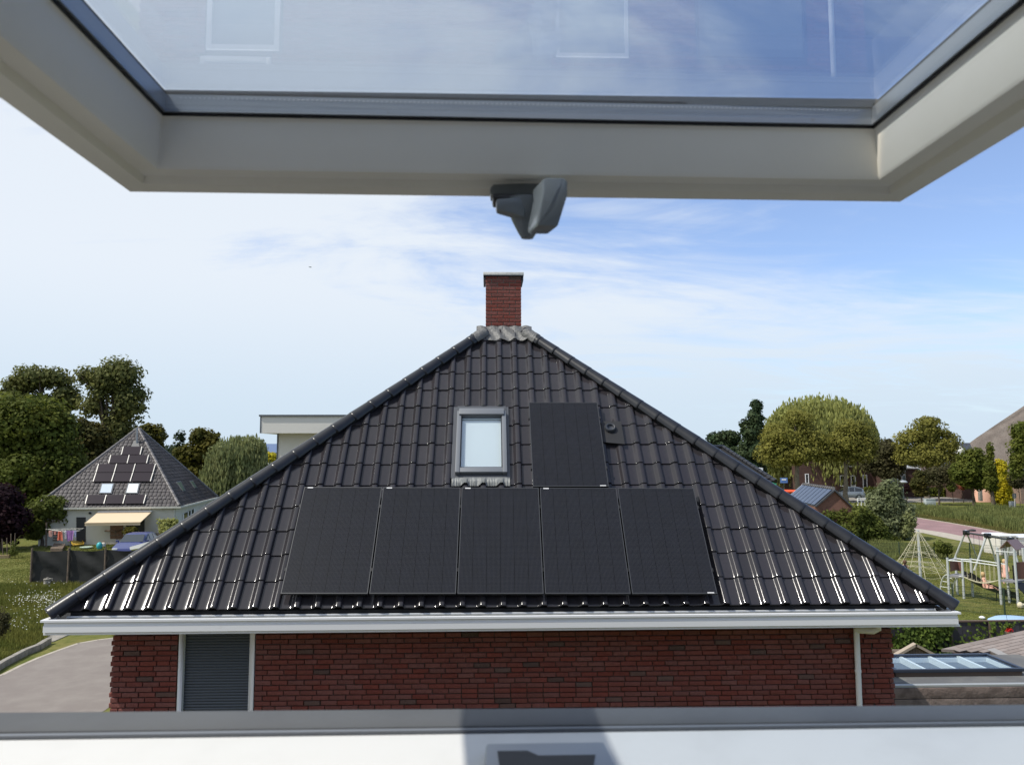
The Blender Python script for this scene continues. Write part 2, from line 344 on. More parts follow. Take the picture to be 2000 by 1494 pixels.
# ------------------------------------------------------------------ the brick house opposite
EY, EZ = 10.068, 4.995; BE = 0.87153
S_ = V(0, math.cos(BE), math.sin(BE)); N_ = V(0, -math.sin(BE), math.cos(BE)); O_ = V(0, EY, EZ)
TW, TC, TX0 = .2645, .3931, -.016
XL, XR, XA, SA = -5.42, 6.02, .31, 5.69
def RP(x, s, n=0.0): return O_ + V(x, 0, 0) + S_*s + N_*n
RM = Matrix((V(1, 0, 0), S_, N_)).transposed().to_4x4()
house = empty('brick_house', (0.3, 13, 0), 'red brick house with steep glossy black hipped roof, chimney and six black solar panels', 'house')
XWL, XWR, YW, ZW = -4.90, 5.46, 10.4, 4.74
wall = MB(); wall.box((XWL+.02, YW+.02, 0), (-4.05, YW+.3, ZW)); wall.box((-3.05, YW+.02, 0), (XWR-.02, YW+.3, ZW)); wall.box((-4.05, YW+.02, 0), (-3.05, YW+.3, 2.35))
wall.box((XWL+.02, YW+.3, 0), (XWL+.3, 26, ZW)); wall.box((XWR-.3, YW+.3, 0), (XWR-.02, 26, ZW)); wall.box((XWL+.3, 25.7, 0), (XWR-.3, 26, ZW))
wo_ = part('wall', wall, M['mortar'], house)
# bricks: the visible lower courses one by one, the rest joined
def brick_mesh(L_, h, d, seed, mt):
    rr = random.Random(seed); mb = MB(); j = lambda a=.0022: rr.uniform(-a, a)
    fr = .005
    b = [V(0, -d, 0), V(L_, -d, 0), V(L_, 0, 0), V(0, 0, 0)]; t = [p+V(0, 0, h) for p in b]
    # front face inset with rounded arris
    n = 0
    o = [V(0+j(), -d+fr+j(), 0+j()), V(L_+j(), -d+fr+j(), 0+j()), V(L_+j(), -d+fr+j(), h+j()), V(0+j(), -d+fr+j(), h+j())]
    i_ = [V(fr+j(), -d+j(), fr+j(.001)), V(L_-fr+j(), -d+j(), fr+j(.001)), V(L_-fr+j(), -d+j(), h-fr+j(.001)), V(fr+j(), -d+j(), h-fr+j(.001))]
    bk = [V(0, .02, 0), V(L_, .02, 0), V(L_, .02, h), V(0, .02, h)]
    mb.v = [tuple(p) for p in o+i_+bk]
    mb.f = [(4, 5, 6, 7)]+[(k, (k+1) % 4, 4+(k+1) % 4, 4+k) for k in range(4)]+[((k+1) % 4, k, 8+k, 8+(k+1) % 4) for k in range(4)]
    return mb, mesh(mb, mt, name='brick')
BH, BC = .0535, .0656
bm_full = [brick_mesh(.205, BH, .024+.004*(i % 3), i, M['brickdark'] if i == 5 else M['brick'])[1] for i in range(20)]
bm_3q = [brick_mesh(.155, BH, .026, 20+i, M['brick'])[1] for i in range(2)]
bm_half = [brick_mesh(.098, BH, .026, 30+i, M['brick'])[1] for i in range(3)]
stuff = MB(); stuffd = MB(); nind = 0
def add_to(mbT, me, x, y, z):
    n = len(mbT.v); mbT.v += [(v.co.x+x, v.co.y+y, v.co.z+z) for v in me.vertices]; mbT.f += [tuple(n+i for i in p.vertices) for p in me.polygons]
ncourse = int(ZW/BC)
openings = [(-4.05, -3.05, 2.35, 9), (-3.98, -2.90, .2, 2.3), (.96, 2.02, 0, 2.32), (2.99, 4.6, 0, 2.32)]
for k in range(ncourse):
    z = ZW-.008-(k+1)*BC+.006
    segs = []; cur = XWL-(.014 if k % 2 else -.004)
    for o in sorted(openings):
        if z+BH > o[2] and z < o[3]: segs.append((cur, o[0]-.006)); cur = o[1]+.006
    segs.append((cur, XWR+(.012 if k % 2 else -.004)))
    for (xa, xb) in segs:
        x = xa; first = True
        while x < xb-.02:
            if first: me = random.choice(bm_half) if k % 2 == 0 else bm_3q[k % 2] if k % 4 == 1 else bm_full[0]; first = False
            else: me = random.choice(bm_full) if random.random() > .07 else random.choice(bm_3q)
            ml = max(v.co.x for v in me.vertices); left = xb-x; fx = 1.0
            if left < ml+.06: fx = left/ml
            y = YW+.02+random.uniform(-.003, .003)
            if 11 <= k < 17 and nind < 245: link('brick', me, wo_, Matrix.Translation((x, y, z)) @ Matrix.Diagonal((fx, 1, 1, 1))); nind += 1
            else:
                T = stuffd if me.materials[0] == M['brickdark'] else stuff; n = len(T.v); T.v += [(v.co.x*fx+x, v.co.y+y, v.co.z+z) for v in me.vertices]; T.f += [tuple(n+i for i in p.vertices) for p in me.polygons]
            x += ml*fx+.0105
sb = part('brickwork', stuff, M['brick'], wo_, kind='stuff'); sb2 = part('brickwork', stuffd, M['brickdark'], wo_, kind='stuff')
mb = MB(); mb.box((5.17, YW-.006, 3.3), (5.182, YW+.004, 4.73)); part('expansion_joint', mb, M['black'], wo_)
# left return brick ends (seen as toothed edge)
# soffit + eaves
mb = MB(); mb.box((XL-.08, 9.87, 4.735), (XR+.06, YW+.1, 4.76)); mb.box((XL-.08, YW+.1, 4.735), (XWL+.1, 27, 4.76)); mb.box((XWR-.1, YW+.1, 4.735), (XR+.06, 27, 4.76))
part('soffit', mb, M['white'], house)
mb = MB(); mb.box((-5.3, 10.10, 4.80), (5.9, 10.13, 4.965)); mb.box((-5.3, 10.09, 4.86), (5.9, 10.10, 4.875)); mb.box((-5.3, 10.09, 4.91), (5.9, 10.10, 4.925)); part('eaves_comb', mb, M['felt'], house)
# roof body (three visible pitches + closed underneath)
def rl(s): return XL+(XA-XL)*s/SA
def rr_(s): return XR-(XR-XA)*s/SA
YB = 24.0
apex = RP(XA, SA, -.06); aback = V(XA, YB-3.6, apex.z)
e = [RP(XL, 0, -.06), RP(XR, 0, -.06), V(XR, YB, RP(0, 0, -.06).z), V(XL, YB, RP(0, 0, -.06).z)]
mb = MB(); mb.poly([e[0], e[1], apex]); mb.poly([e[1], e[2], aback, apex]); mb.poly([e[3], e[0], apex, aback]); mb.poly([e[2], e[3], aback]); mb.poly([e[3], e[2], e[1], e[0]])
roof = part('roof', mb, M['felt'], house)
# one pan tile with roll
def tile_mb():
    us = [0, .06, .30, .50, .535, .57, .605, .64, .675, .71, .74, .77, .85, .93, .965, .985, 1.0]
    def prof(u):
        if u < .5: return 0.0
        if u < .77: t = (u-.5)/.27; return .046*(t*t*(3-2*t))
        if u < .93: return .046
        t = (u-.93)/.07; return .046*(1-t**2.2)+.004*t
    ys = [(-.004, -.015), (-.0015, -.004), (.0008, -.0004), (.008, 0), (.06, 0), (.12, 0), (.19, 0), (.27, 0), (.36, 0), (TC+.05, 0)]
    mb = MB(); nu = len(us)
    for (y, dz) in ys:
        for u in us:
            mb.v.append((u*TW*1.012, y, prof(u)+dz-.046*max(y, 0)))
    for j in range(len(ys)-1):
        for i in range(nu-1): a = j*nu+i; mb.f.append((a, a+1, a+1+nu, a+nu))
    b = len(mb.v)
    for u in us: mb.v.append((u*TW*1.012, .002, prof(u)-.018))
    for i in range(nu-1): mb.f.append((b+i, b+i+1, i+1, i))
    for i in range(nu-1): pass
    b2 = len(mb.v)
    for u in us: mb.v.append((u*TW*1.012, TC+.05, prof(u)-.028-.046*(TC+.05)))
    for i in range(nu-1): mb.f.append((b+i+1, b+i, b2+i, b2+i+1))
    # right flank
    mb.f.append((nu-1, b+nu-1, b2+nu-1, (len(ys)-1)*nu+nu-1))
    return mb
tmb = tile_mb(); tile_me = mesh(tmb, M['tile'], 55, 'roof_tile')
cand = []
for k in range(15):
    n0 = int((rl(k*TC)-TX0)/TW)-3; n1 = int((rr_(k*TC)-TX0)/TW)+3
    for n in range(n0, n1):
        x0 = TX0+n*TW; s0 = k*TC; x1 = x0+TW; s1 = s0+TC
        if x1 < rl(s0)+.10 or x0 > rr_(s0)-.10: continue
        if s0 > 5.35 or (s0 > 5.0 and (x0 < -.35 or x1 > .9)): continue
        cuts = []
        if x0 < rl(s1+.06)+.06: cuts.append('L')
        if x1 > rr_(s1+.06)-.06: cuts.append('R')
        if 5 <= k <= 8 and x0 > -.56 and x0 < .2: continue
        if 5 <= k <= 8 and .2 < x0 < .26: cuts.append('W')
        hidden = (s0 > .15 and s1 < 1.95 and x0 > -2.6 and x1 < 2.95) or (s0 > 2.0 and s1 < 3.6 and x0 > .72 and x1 < 1.78)
        cand.append((hidden, k, n, x0, s0, cuts))
cand.sort(key=lambda c: (c[0], c[1]))
cnt = 0; rest = MB()
dirL = (V(XA-XL, SA, 0)).normalized(); dirR = (V(XA-XR, SA, 0)).normalized()
for hidden, k, n, x0, s0, cuts in cand:
    me = tile_me; rx = random.uniform(-.006, .006)
    Mt = Matrix.Translation(RP(x0, s0)) @ RM @ Matrix.Rotation(rx, 4, 'X') @ Matrix.Rotation(random.uniform(-.012, .012), 4, 'Y') @ Matrix.Rotation(random.uniform(-.004, .004), 4, 'Z')
    if cuts:
        bm = bmesh.new(); bm.from_mesh(tile_me)
        for c in cuts:
            if c == 'L': co = V(XL-x0+.05, -s0, 0); no = V(dirL.y, -dirL.x, 0)
            elif c == 'R': co = V(XR-x0-.05, -s0, 0); no = V(-dirR.y, dirR.x, 0); no = no if no.x < 0 else -no
            else: co = V(.315-x0, 0, 0); no = V(1, 0, 0)
            bmesh.ops.bisect_plane(bm, geom=bm.verts[:]+bm.edges[:]+bm.faces[:], plane_co=co, plane_no=no, clear_inner=True)
        if len(bm.faces) < 2: bm.free(); continue
        me = bpy.data.meshes.new('roof_tile'); bm.to_mesh(me); bm.free()
        if not me.materials: me.materials.append(M['tile'])
        me.polygons.foreach_set('use_smooth', [True]*len(me.polygons))
        me.set_sharp_from_angle(angle=R(55))
    if cnt < 300:
        link('roof_tile', me, roof, Mt); cnt += 1
    else:
        b = len(rest.v); rest.v += [tuple(Mt @ v.co) for v in me.vertices]; rest.f += [tuple(b+i for i in p.vertices) for p in me.polygons]
part('roof_tiling', rest, M['tile'], roof, 55, kind='stuff')
# hip tiles
def hip_run(sx):
    A = RP(XL if sx < 0 else XR, 0, .015)+V(0, 0, .02); B = RP(XA, SA, .015)+V(0, 0, .02); d = (B-A).normalized()
    upv = V(0, 0, 1); sd_ = d.cross(upv).normalized(); nn_ = sd_.cross(d).normalized()
    if nn_.z < 0: nn_ = -nn_; 
    sd_ = nn_.cross(d)*-1
    mb = MB(); L_ = .40; seg = 12
    rows = [(-.0, .118), (.012, .124), (.03, .122), (L_, .104)]
    for y, r_ in rows:
        for i in range(seg+1):
            a = math.pi*(i/seg)*1.12-math.pi*.06
            mb.v.append((math.cos(a)*r_, y, math.sin(a)*r_*.98-.025))
    for j in range(len(rows)-1):
        for i in range(seg): q = j*(seg+1)+i; mb.f.append((q+1, q, q+seg+1, q+seg+2))
    b = len(mb.v)
    for i in range(seg+1):
        a = math.pi*(i/seg)*1.12-math.pi*.06; mb.v.append((math.cos(a)*.100, .002, math.sin(a)*.098-.025))
    for i in range(seg): mb.f.append((b+i, b+i+1, i+1, i))
    me = mesh(mb, M['hip'], 40, 'hip_tile')
    X = d.cross(nn_).normalized(); RMt = Matrix((X, d, nn_)).transposed().to_4x4()
    n = 0; s = -.13
    while s < (B-A).length-.84:
        link('hip_tile', me, roof, Matrix.Translation(A+d*s) @ RMt @ Matrix.Rotation(.035, 4, 'X') @ Matrix.Rotation(random.uniform(-.01, .01), 4, 'Z')); s += .3655; n += 1
    # dark underlay roll in the hip
    mb = MB(); mb.tube([A+d*-.05-nn_*.03, B-d*.8-nn_*.03], .075, 8); part('hip_underlay', mb, M['felt'], roof)
hip_run(-1); hip_run(1)
# side pitch tiling (seen only from a step aside)
for sgn in (-1, 1):
    X0 = XL if sgn < 0 else XR; mb = MB(); n_s = V(sgn*4.35, 0, 5.7).normalized(); zE = RP(0, 0, -.06).z; zA = apex.z
    for k in range(18):
        f0 = k/18; f1 = (k+1)/18
        xa = X0+(XA-X0)*f0; xb = X0+(XA-X0)*f1; za = zE+(zA-zE)*f0; zb = zE+(zA-zE)*f1; ya = EY+3.66*f0+.15; yb = EY+3.66*f1+.15
        mb.slab([V(xa, ya, za)+n_s*.06, V(xa, YB-3.5*f0, za)+n_s*.06, V(xb, YB-3.5*f1, zb)+n_s*.03, V(xb, yb, zb)+n_s*.03], n_s, .03)
    part('side_tiling', mb, M['tile'], roof, kind='stuff')
# gutter
gut = MB(); gz0, gz1 = 4.765, 4.90; gx0, gx1 = -5.49, 6.045; gy = 9.85
gut.box((gx0, gy+.004, gz0), (gx1, gy+.03, gz1)); gut.box((gx0+.02, gy+.03, gz0), (gx1-.02, 10.09, gz0+.02)); gut.box((-5.33, 10.07, gz0+.02), (5.89, 10.09, gz1+.02))
gut.box((gx0, gy+.03, gz0), (gx0+.026, 26, gz1)); gut.box((gx1-.026, gy+.03, gz0), (gx1, 26, gz1))
gut.box((gx0+.026, 10.09, gz0), (gx0+.22, 26, gz0+.02)); gut.box((gx1-.22, 10.09, gz0), (gx1-.026, 26, gz0+.02))
gt = part('gutter', gut, M['white'], house)
mb = MB(); mb.box((gx0-.035, gy-.018, gz1-.003), (gx1+.035, gy+.035, gz1+.022)); mb.box((gx0-.035, gy+.035, gz1-.003), (gx0+.03, 26, gz1+.022)); mb.box((gx1-.03, gy+.035, gz1-.003), (gx1+.035, 26, gz1+.022))
mb.box((gx0-.004, gy-.004, gz0+.005), (gx1+.004, gy+.004, gz0+.085))
part('gutter_lip', mb, M['white'], gt)
mb = MB(); mb.box((gx0+.03, gy+.031, gz0+.021), (gx1-.03, 10.068, gz0+.04)); mb.quad((gx0+.05, 9.885, gz1-.012), (gx1-.05, 9.885, gz1-.012), (gx1-.2, 10.066, gz1+.006), (gx0+.2, 10.066, gz1+.006)); part('gutter_lining', mb, M['zinc'], gt)
mb = MB(); mb.tube([(4.945, 10.33, 0), (4.945, 10.33, 4.55), (4.945, 10.325, 4.62)], .037, 14); dp = part('downpipe', mb, M['white'], house, 40)
mb = MB(); mb.tube([(4.945, 10.33, 4.60), (5.09, 10.16, 4.625), (5.13, 10.12, 4.66), (5.13, 10.11, 4.75)], .045, 14); part('elbow', mb, M['white'], dp, 40)
for z in (4.05, 2.0):
    mb = MB(); mb.tube([(4.945, 10.33, z), (4.945, 10.33, z+.03)], .042, 14); part('clamp', mb, M['white'], dp, 40)
# chimney
ch = empty('chimney', (.286, 13.9, 9.1)); ch.parent = house; ch.location = V(.286, 13.9, 9.1)-wloc[house]
CX0, CX1, CY, CZ0, CZ1 = -.035, .607, 13.60, 9.02, 10.16
mb = MB(); mb.box((CX0+.015, CY+.015, CZ0-.3), (CX1-.015, CY+.62, CZ1)); part('stack_core', mb, M['mortarlight'], ch)
z = CZ1-BC; k = 0; side = MB(); Mz = Matrix.Rotation(R(90), 4, 'Z')
bfull = bm_full
while z > CZ0-.02:
    x = CX0; pat = [.205, .205, .205] if k % 2 == 0 else [.098, .205, .205, .098]
    tot = sum(pat)+.0105*(len(pat)-1); sc = (CX1-CX0)/tot
    for w in pat:
        me = (random.choice(bm_full) if w > .2 else random.choice(bm_half)); mw = max(v.co.x for v in me.vertices)
        link('brick', me, ch, Matrix.Translation((x, CY+.017, z)) @ Matrix.Diagonal((w*sc/mw, .55, 1, 1))); x += (w+.0105)*sc
    for y in range(3):
        for sx_ in (0, 1):
            me = bm_full[0]; n = len(side.v); xs = CX0+.017 if sx_ == 0 else CX1-.017
            for v in me.vertices: side.v.append((xs+(v.co.y*.55 if sx_ == 0 else -v.co.y*.55), CY+.01+y*.205+v.co.x*.95, z+v.co.z))
            side.f += [tuple(n+i for i in p.vertices) for p in me.polygons]
    z -= BC; k += 1
part('side_bricks', side, M['brick'], ch, kind='stuff')
mb = MB(); mb.box((CX0-.045, CY-.045, CZ1-.002), (CX1+.045, CY+.68, CZ1+.052)); part('cap', mb, M['capstone'], ch, bevel=.006)
mb = MB(); mb.box((CX0-.042, CY-.04, CZ1-.017), (CX1+.042, CY+.675, CZ1-.003)); mb.box((CX0-.042, CY+.05, CZ1-.075), (CX0-.004, CY+.66, CZ1-.017)); mb.box((CX1+.004, CY+.05, CZ1-.075), (CX1+.042, CY+.66, CZ1-.017)); part('cap_trim', mb, M['aludark'], ch)
# lead flashing: crumpled sheet dressed over the top tiles
nx, ns = 46, 12; v = []; f = []
def lump(x, s): return .5+.5*math.sin(x*9.1+2.1*math.sin(s*7))*math.cos(s*11+x*5)
for j in range(ns):
    for i in range(nx):
        t = i/(nx-1); s = 5.13+.36*j/(ns-1); x = -.20+t*.99
        u = ((x-TX0)/TW) % 1.0; pr = 0 if u < .5 else .042*min(1, (u-.5)/.3) if u < .93 else .042*(1-(u-.93)/.07)
        lowf = .016*math.cos(x*math.tau/TW*1.0+.8)*(1-j/(ns-1)) if j < 4 else 0
        v.append(tuple(RP(x, s+lowf, .028+pr*.55*(1-j/ns)+.018*lump(x, s)+.012*math.sin(x*31+s*17)+.05*max(0, j/(ns-1)-.75))))
for j in range(ns-1):
    for i in range(nx-1): a = j*nx+i; f.append((a, a+1, a+nx+1, a+nx))
mb = MB(); mb.v = v; mb.f = f; part('lead_flashing', mb, M['lead'], ch, 60)
mb = MB(); mb.box((CX0-.012, CY-.016, CZ0+.07), (CX1+.012, CY-.004, CZ0+.15)); mb.box((CX0-.014, CY-.004, CZ0+.07), (CX0-.004, CY+.6, CZ0+.15)); mb.box((CX1+.004, CY-.004, CZ0+.07), (CX1+.014, CY+.6, CZ0+.15)); part('flashing_upstand', mb, M['lead'], ch)
for sgn in (-1, 1):
    A = RP(XL if sgn < 0 else XR, 0, .03); B = RP(XA, SA, .03); d = (A-B).normalized(); c = B+d*.66+V(0, 0, .002); mb = MB(); seg = 12
    nn_ = V(0, -.35, 1).normalized(); nn_ = (nn_-d*nn_.dot(d)).normalized(); X = d.cross(nn_)
    for j in range(6):
        for i in range(seg+1):
            a = math.pi*i/seg; r_ = .122+.007*math.sin(i*2.3+j*1.9)
            mb.v.append(tuple(c+d*(-.15+.055*j+.02*math.sin(i*.8)*(j == 5))+X*math.cos(a)*r_+nn_*(math.sin(a)*r_-.02)))
    for j in range(5):
        for i in range(seg): q = j*(seg+1)+i; mb.f.append((q, q+1, q+seg+2, q+seg+1))
    part('hip_flashing', mb, M['lead'], ch, 60)
# solar panels
def panel(x, s, rot=0, lab='tl'):
    Mp = Matrix.Translation(RP(x, s, .13)) @ RM @ Matrix.Rotation(rot, 4, 'Z')
    w, h, t = 1.134, 1.722, .032
    mb = MB(); mb.quad((.012, .012, 0), (w-.012, .012, 0), (w-.012, h-.012, 0), (.012, h-.012, 0)); mb.quad((.012, h-.012, -.03), (w-.012, h-.012, -.03), (w-.012, .012, -.03), (.012, .012, -.03))
    me = mesh(mb, M['solar'], name='solar_panel'); o = bpy.data.objects.new('solar_panel', me); col.objects.link(o); o.parent = house; o.matrix_basis = Matrix.Translation(-wloc[house]) @ Mp
    def sub(name, mb, m):
        q = bpy.data.objects.new(name, mesh(mb, m, name=name)); col.objects.link(q); q.parent = o; return q
    mb = MB()
    for lo, hi in (((0, 0), (w, .012)), ((0, h-.012), (w, h)), ((0, .012), (.012, h-.012)), ((w-.012, .012), (w, h-.012))): mb.box((lo[0], lo[1], -t), (hi[0], hi[1], .003))
    sub('frame', mb, M['solarframe'])
    mb = MB()
    if lab == 'tl': mb.box((.05, h-.022, .0032), (.13, h-.004, .005))
    else: mb.box((w-.13, .004, .0032), (w-.04, .02, .005))
    sub('serial_label', mb, M['label'])
    for yy in (.33, 1.36):
        for xx in (-.016, w+.002):
            mb = MB(); mb.box((xx, yy, -.05), (xx+.014, yy+.05, .006)); sub('clamp', mb, M['black'])
    return o
pn = N_; P0 = RP(0, 0, .13)
def us(px, py): q = PL(px, py, P0, pn)-O_; return q.x, q.dot(S_)
(ax, as_), (bx_, bs_) = us(548, 1159), us(1404, 1159)
pit = (bx_-ax)/5; arot = math.atan2(bs_-as_, bx_-ax)
sc_ = pit-.02
for i in range(5):
    o = panel(ax+i*pit, as_+(bs_-as_)*i/5, arot, 'tl' if i < 4 else 'br')
    o.matrix_basis = o.matrix_basis @ Matrix.Diagonal((sc_/1.134, ((us(591, 951)[1]-as_)/1.722), 1, 1))
(cx_, cs_) = us(1041, 950); (dx_, ds_) = us(1189, 950)
o = panel(cx_, cs_, math.atan2(ds_-cs_, dx_-cx_)*.5, 'br'); o.matrix_basis = o.matrix_basis @ Matrix.Diagonal(((dx_-cx_)/1.134, (us(1036, 786)[1]-cs_)/1.722, 1, 1))
for i in range(5):
    for yy in (.45, 1.25):
        mb = MB(); a = RP(ax+.02, as_+yy, .06); mb.box((ax+i*pit+.01, 0, 0), (ax+(i+1)*pit-.01, .035, .03), Matrix.Translation(RP(0, as_+yy, .06)) @ RM); part('mounting_rail', mb, M['solarframe'], roof)
# cables peeping out under the array
for x in (-1.42, .9, 2.35):
    mb = MB(); mb.tube([RP(x, .55, .05), RP(x-.02, .25, .03), RP(x-.05, .12, .05)], .005, 6); part('cable', mb, M['black'], roof, 40)
# vent collar
mb = MB(); mb.quad(RP(1.80, 2.74, .05), RP(2.12, 2.70, .05), RP(2.12, 3.18, .035), RP(1.80, 3.18, .03)); mb.slab([RP(1.80, 2.74, .055), RP(2.12, 2.70, .055), RP(2.12, 3.18, .05), RP(1.80, 3.18, .045)], N_, .02); vt = part('vent', mb, M['black'], roof, label='square black rubber vent tile with round collar')
Mv = Matrix.Translation(RP(1.93, 3.02, .06)) @ RM
mb = MB(); b0 = len(mb.v); rs = [(.088, 0), (.085, .03), (.07, .045), (.055, .04), (.045, .012), (.03, .008)]
mb.lathe(rs, seg=20, M=Mv); part('collar', mb, M['aludark'], vt, 40)
# flue stub behind the right hip
mb = MB(); c = P(1139, 716, 14.4); mb.box((c.x-.09, c.y-.09, c.z-.5), (c.x+.06, c.y+.09, c.z)); part('flue_stub', mb, M['hip'], roof, bevel=.01)
# roof window with blind
rw = empty('roof_window', RP(-.1, 2.8)); rw.parent = house; rw.location = RP(-.1, 2.8)-wloc[house]; rw['label'] = 'grey roof window with closed white blind'
def rbox(mb, x0, x1, s0, s1, n0, n1): mb.box((x0, s0, n0), (x1, s1, n1), Matrix.Translation(O_) @ RM)
wx0, wx1, ws0, ws1 = -.482, .292, 2.14, 3.40
mb = MB()
rbox(mb, wx0, wx0+.066, ws0, ws1-.02, -.05, .085); rbox(mb, wx1-.066, wx1, ws0, ws1-.02, -.05, .085)
rbox(mb, wx0+.066, wx1-.066, ws0+.01, ws0+.095, -.05, .075)
part('frame', mb, M['alulight'], rw, bevel=.006)
mb = MB(); rbox(mb, wx0+.03, wx1-.03, ws1-.12, ws1+.01, .0, .115); part('hood', mb, M['alulight'], rw, bevel=.012)
mb = MB(); rbox(mb, wx0+.068, wx0+.078, ws0+.097, ws1-.122, -.03, .05); rbox(mb, wx1-.078, wx1-.068, ws0+.097, ws1-.122, -.03, .07); rbox(mb, wx0+.078, wx1-.078, ws0+.097, ws0+.125, -.03, .048); part('sash_trim', mb, M['aludark'], rw)
mb = MB(); rbox(mb, wx0+.079, wx1-.079, ws0+.126, ws1-.123, .028, .034); part('pane', mb, M['paneglass'], rw)
mb = MB()
sl = 20; s0_ = ws0+.14; s1_ = ws1-.15
for i in range(sl):
    a = s0_+(s1_-s0_)*i/sl; b_ = (s1_-s0_)/sl
    mb.quad(RP(wx0+.082, a, -.012), RP(wx1-.082, a, -.012), RP(wx1-.082, a+b_*.72, .004), RP(wx0+.082, a+b_*.72, .004))
rbox(mb, wx0+.080, wx1-.080, s1_, ws1-.124, -.01, .012)
part('blind', mb, M['blind'], rw)
mb = MB(); rbox(mb, wx0+.09, wx1-.09, ws0+.1, ws1-.1, -.06, -.05); part('blind_gap_shade', mb, mat('blind_shadow_gap', (.07, .085, .09), .7), rw)  # dark sheet added as painted shade between the slats
mb = MB(); rbox(mb, -.545, wx0-.001, 2.08, 3.52, -.03, .02); rbox(mb, wx1+.001, .335, 2.08, 3.52, -.03, .02); rbox(mb, wx0-.001, wx1+.001, ws1-.02, 3.53, -.03, .03); rbox(mb, wx0-.001, wx1+.001, 2.05, ws0-.001, -.03, .015); part('flashing', mb, mat('dark_grey_flashing', (.075, .08, .09), .45, metal=.2), rw)
nx, ns = 150, 7; v = []; f = []
for j in range(ns):
    for i in range(nx):
        x = -.53+.86*i/(nx-1); s = 1.93+.16*j/(ns-1); u = ((x-TX0)/TW) % 1.0
        pr = 0 if u < .5 else .042*(lambda t: t*t*(3-2*t))(min(1, (u-.5)/.3)) if u < .93 else .042*(1-(u-.93)/.07)
        dn = 1-j/(ns-1); s2 = s+(.03*(pr/.042))*dn
        v.append(tuple(RP(x, s2, .018+pr*dn*1.1+.008*dn*math.sin(i*1.7+1.5*math.sin(i*.21)))))
for j in range(ns-1):
    for i in range(nx-1): a = j*nx+i; f.append((a, a+1, a+nx+1, a+nx))
mb = MB(); mb.v = v; mb.f = f; part('pleated_apron', mb, M['zinc'], rw, 30)
# wall window with roller shutter
ww = empty('window', (-3.55, YW, 3.5)); ww.parent = house; ww.location = V(-3.55, YW, 3.5)-wloc[house]; ww['label'] = 'tall white window with closed dark ribbed shutter'
mb = MB(); mb.box((-4.04, YW-.01, 2.36), (-3.975, YW+.1, 4.70)); mb.box((-3.12, YW-.01, 2.36), (-3.055, YW+.1, 4.70)); mb.box((-3.975, YW-.01, 4.655), (-3.12, YW+.1, 4.70)); mb.box((-3.975, YW-.01, 2.36), (-3.12, YW+.1, 2.42))
part('frame', mb, M['white'], ww, bevel=.004)
mb = MB(); mb.box((-4.09, YW-.03, 4.700), (-3.02, YW+.05, 4.733)); part('lintel_trim', mb, M['white'], ww)
M['slat'] = mat('dark_blue_grey_slat', (0.06, 0.075, 0.098), .42, .5)
mb = MB(); pf = [(0, .0), (-.010, .008), (-.011, .022), (-.004, .0335), (.004, .036)]
for (a, b_) in zip(pf[:-1], pf[1:]): mb.quad((-3.974, a[0], a[1]), (-3.121, a[0], a[1]), (-3.121, b_[0], b_[1]), (-3.974, b_[0], b_[1]))
sme = mesh(mb, M['slat'], 60, 'shutter_slat')
for i in range(61):
    link('shutter_slat', sme, ww, Matrix.Translation((0, YW+.055, 2.42+i*.0365)))
mb = MB(); mb.box((-3.974, YW+.062, 2.42), (-3.121, YW+.08, 4.655)); part('shutter_backing', mb, M['black'], ww)
# ground-floor openings (mirrored in the open sash)
def simple_window(parent, x0, x1, z0, z1, Y, mf, mg, nm='window', bars=0, fw=.07, dep=.06):
    e_ = empty(nm, ((x0+x1)/2, Y, z0)); e_.parent = parent; e_.location = V((x0+x1)/2, Y, z0)-wloc[parent]
    mb = MB(); mb.box((x0, Y-.012, z0), (x0+fw, Y+dep, z1)); mb.box((x1-fw, Y-.012, z0), (x1, Y+dep, z1)); mb.box((x0+fw, Y-.012, z1-fw), (x1-fw, Y+dep, z1)); mb.box((x0+fw, Y-.012, z0), (x1-fw, Y+dep, z0+fw))
    for i in range(bars): xm = x0+(x1-x0)*(i+1)/(bars+1); mb.box((xm-.03, Y-.01, z0+fw), (xm+.03, Y+dep-.003, z1-fw))
    part('frame', mb, mf, e_)
    mb = MB(); mb.box((x0+fw, Y+.02, z0+fw), (x1-fw, Y+.03, z1-fw)); part('pane', mb, mg, e_); return e_
simple_window(house, -3.96, -2.94, .6, 2.26, YW-.01, M['white'], M['glasscurtain'])
simple_window(house, .97, 2.01, .05, 2.29, YW-.01, M['white'], M['glasscurtain'], 'door', fw=.05)
simple_window(house, 3.0, 4.58, .05, 2.29, YW-.01, M['aludark'], M['glasscurtain'], 'door', 0, fw=.03)
# ------------------------------------------------------------------ the attic window the photo is taken from
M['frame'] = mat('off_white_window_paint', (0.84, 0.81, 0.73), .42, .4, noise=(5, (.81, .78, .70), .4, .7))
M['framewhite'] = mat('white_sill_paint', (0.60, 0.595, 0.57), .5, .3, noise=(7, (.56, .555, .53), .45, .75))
M['plaster'] = mat('white_plaster', (0.72, 0.71, 0.68), .9, .1)
M['handle'] = mat('grey_plastic', (0.20, 0.22, 0.23), .22, .5)
M['handledark'] = mat('dark_grey_plastic', (0.045, 0.042, 0.042), .35, .4)
M['spacer'] = mat('aluminium_spacer', (0.36, 0.38, 0.40), .3, .5, metal=.6, stain=(60, (.3, .26, .18), .62, .8))
M['sashglass'] = glass('coated_window_glass', (0.918, 0.94, 0.965), 1.0)
attic = empty('attic_roof', (0, -3, 0), 'attic of the house the photo is taken from, tiled outside and white inside', 'house')
SL = .589
def rz(y): return 6.74+(.93-y)*SL
nr = V(0, SL, 1).normalized()
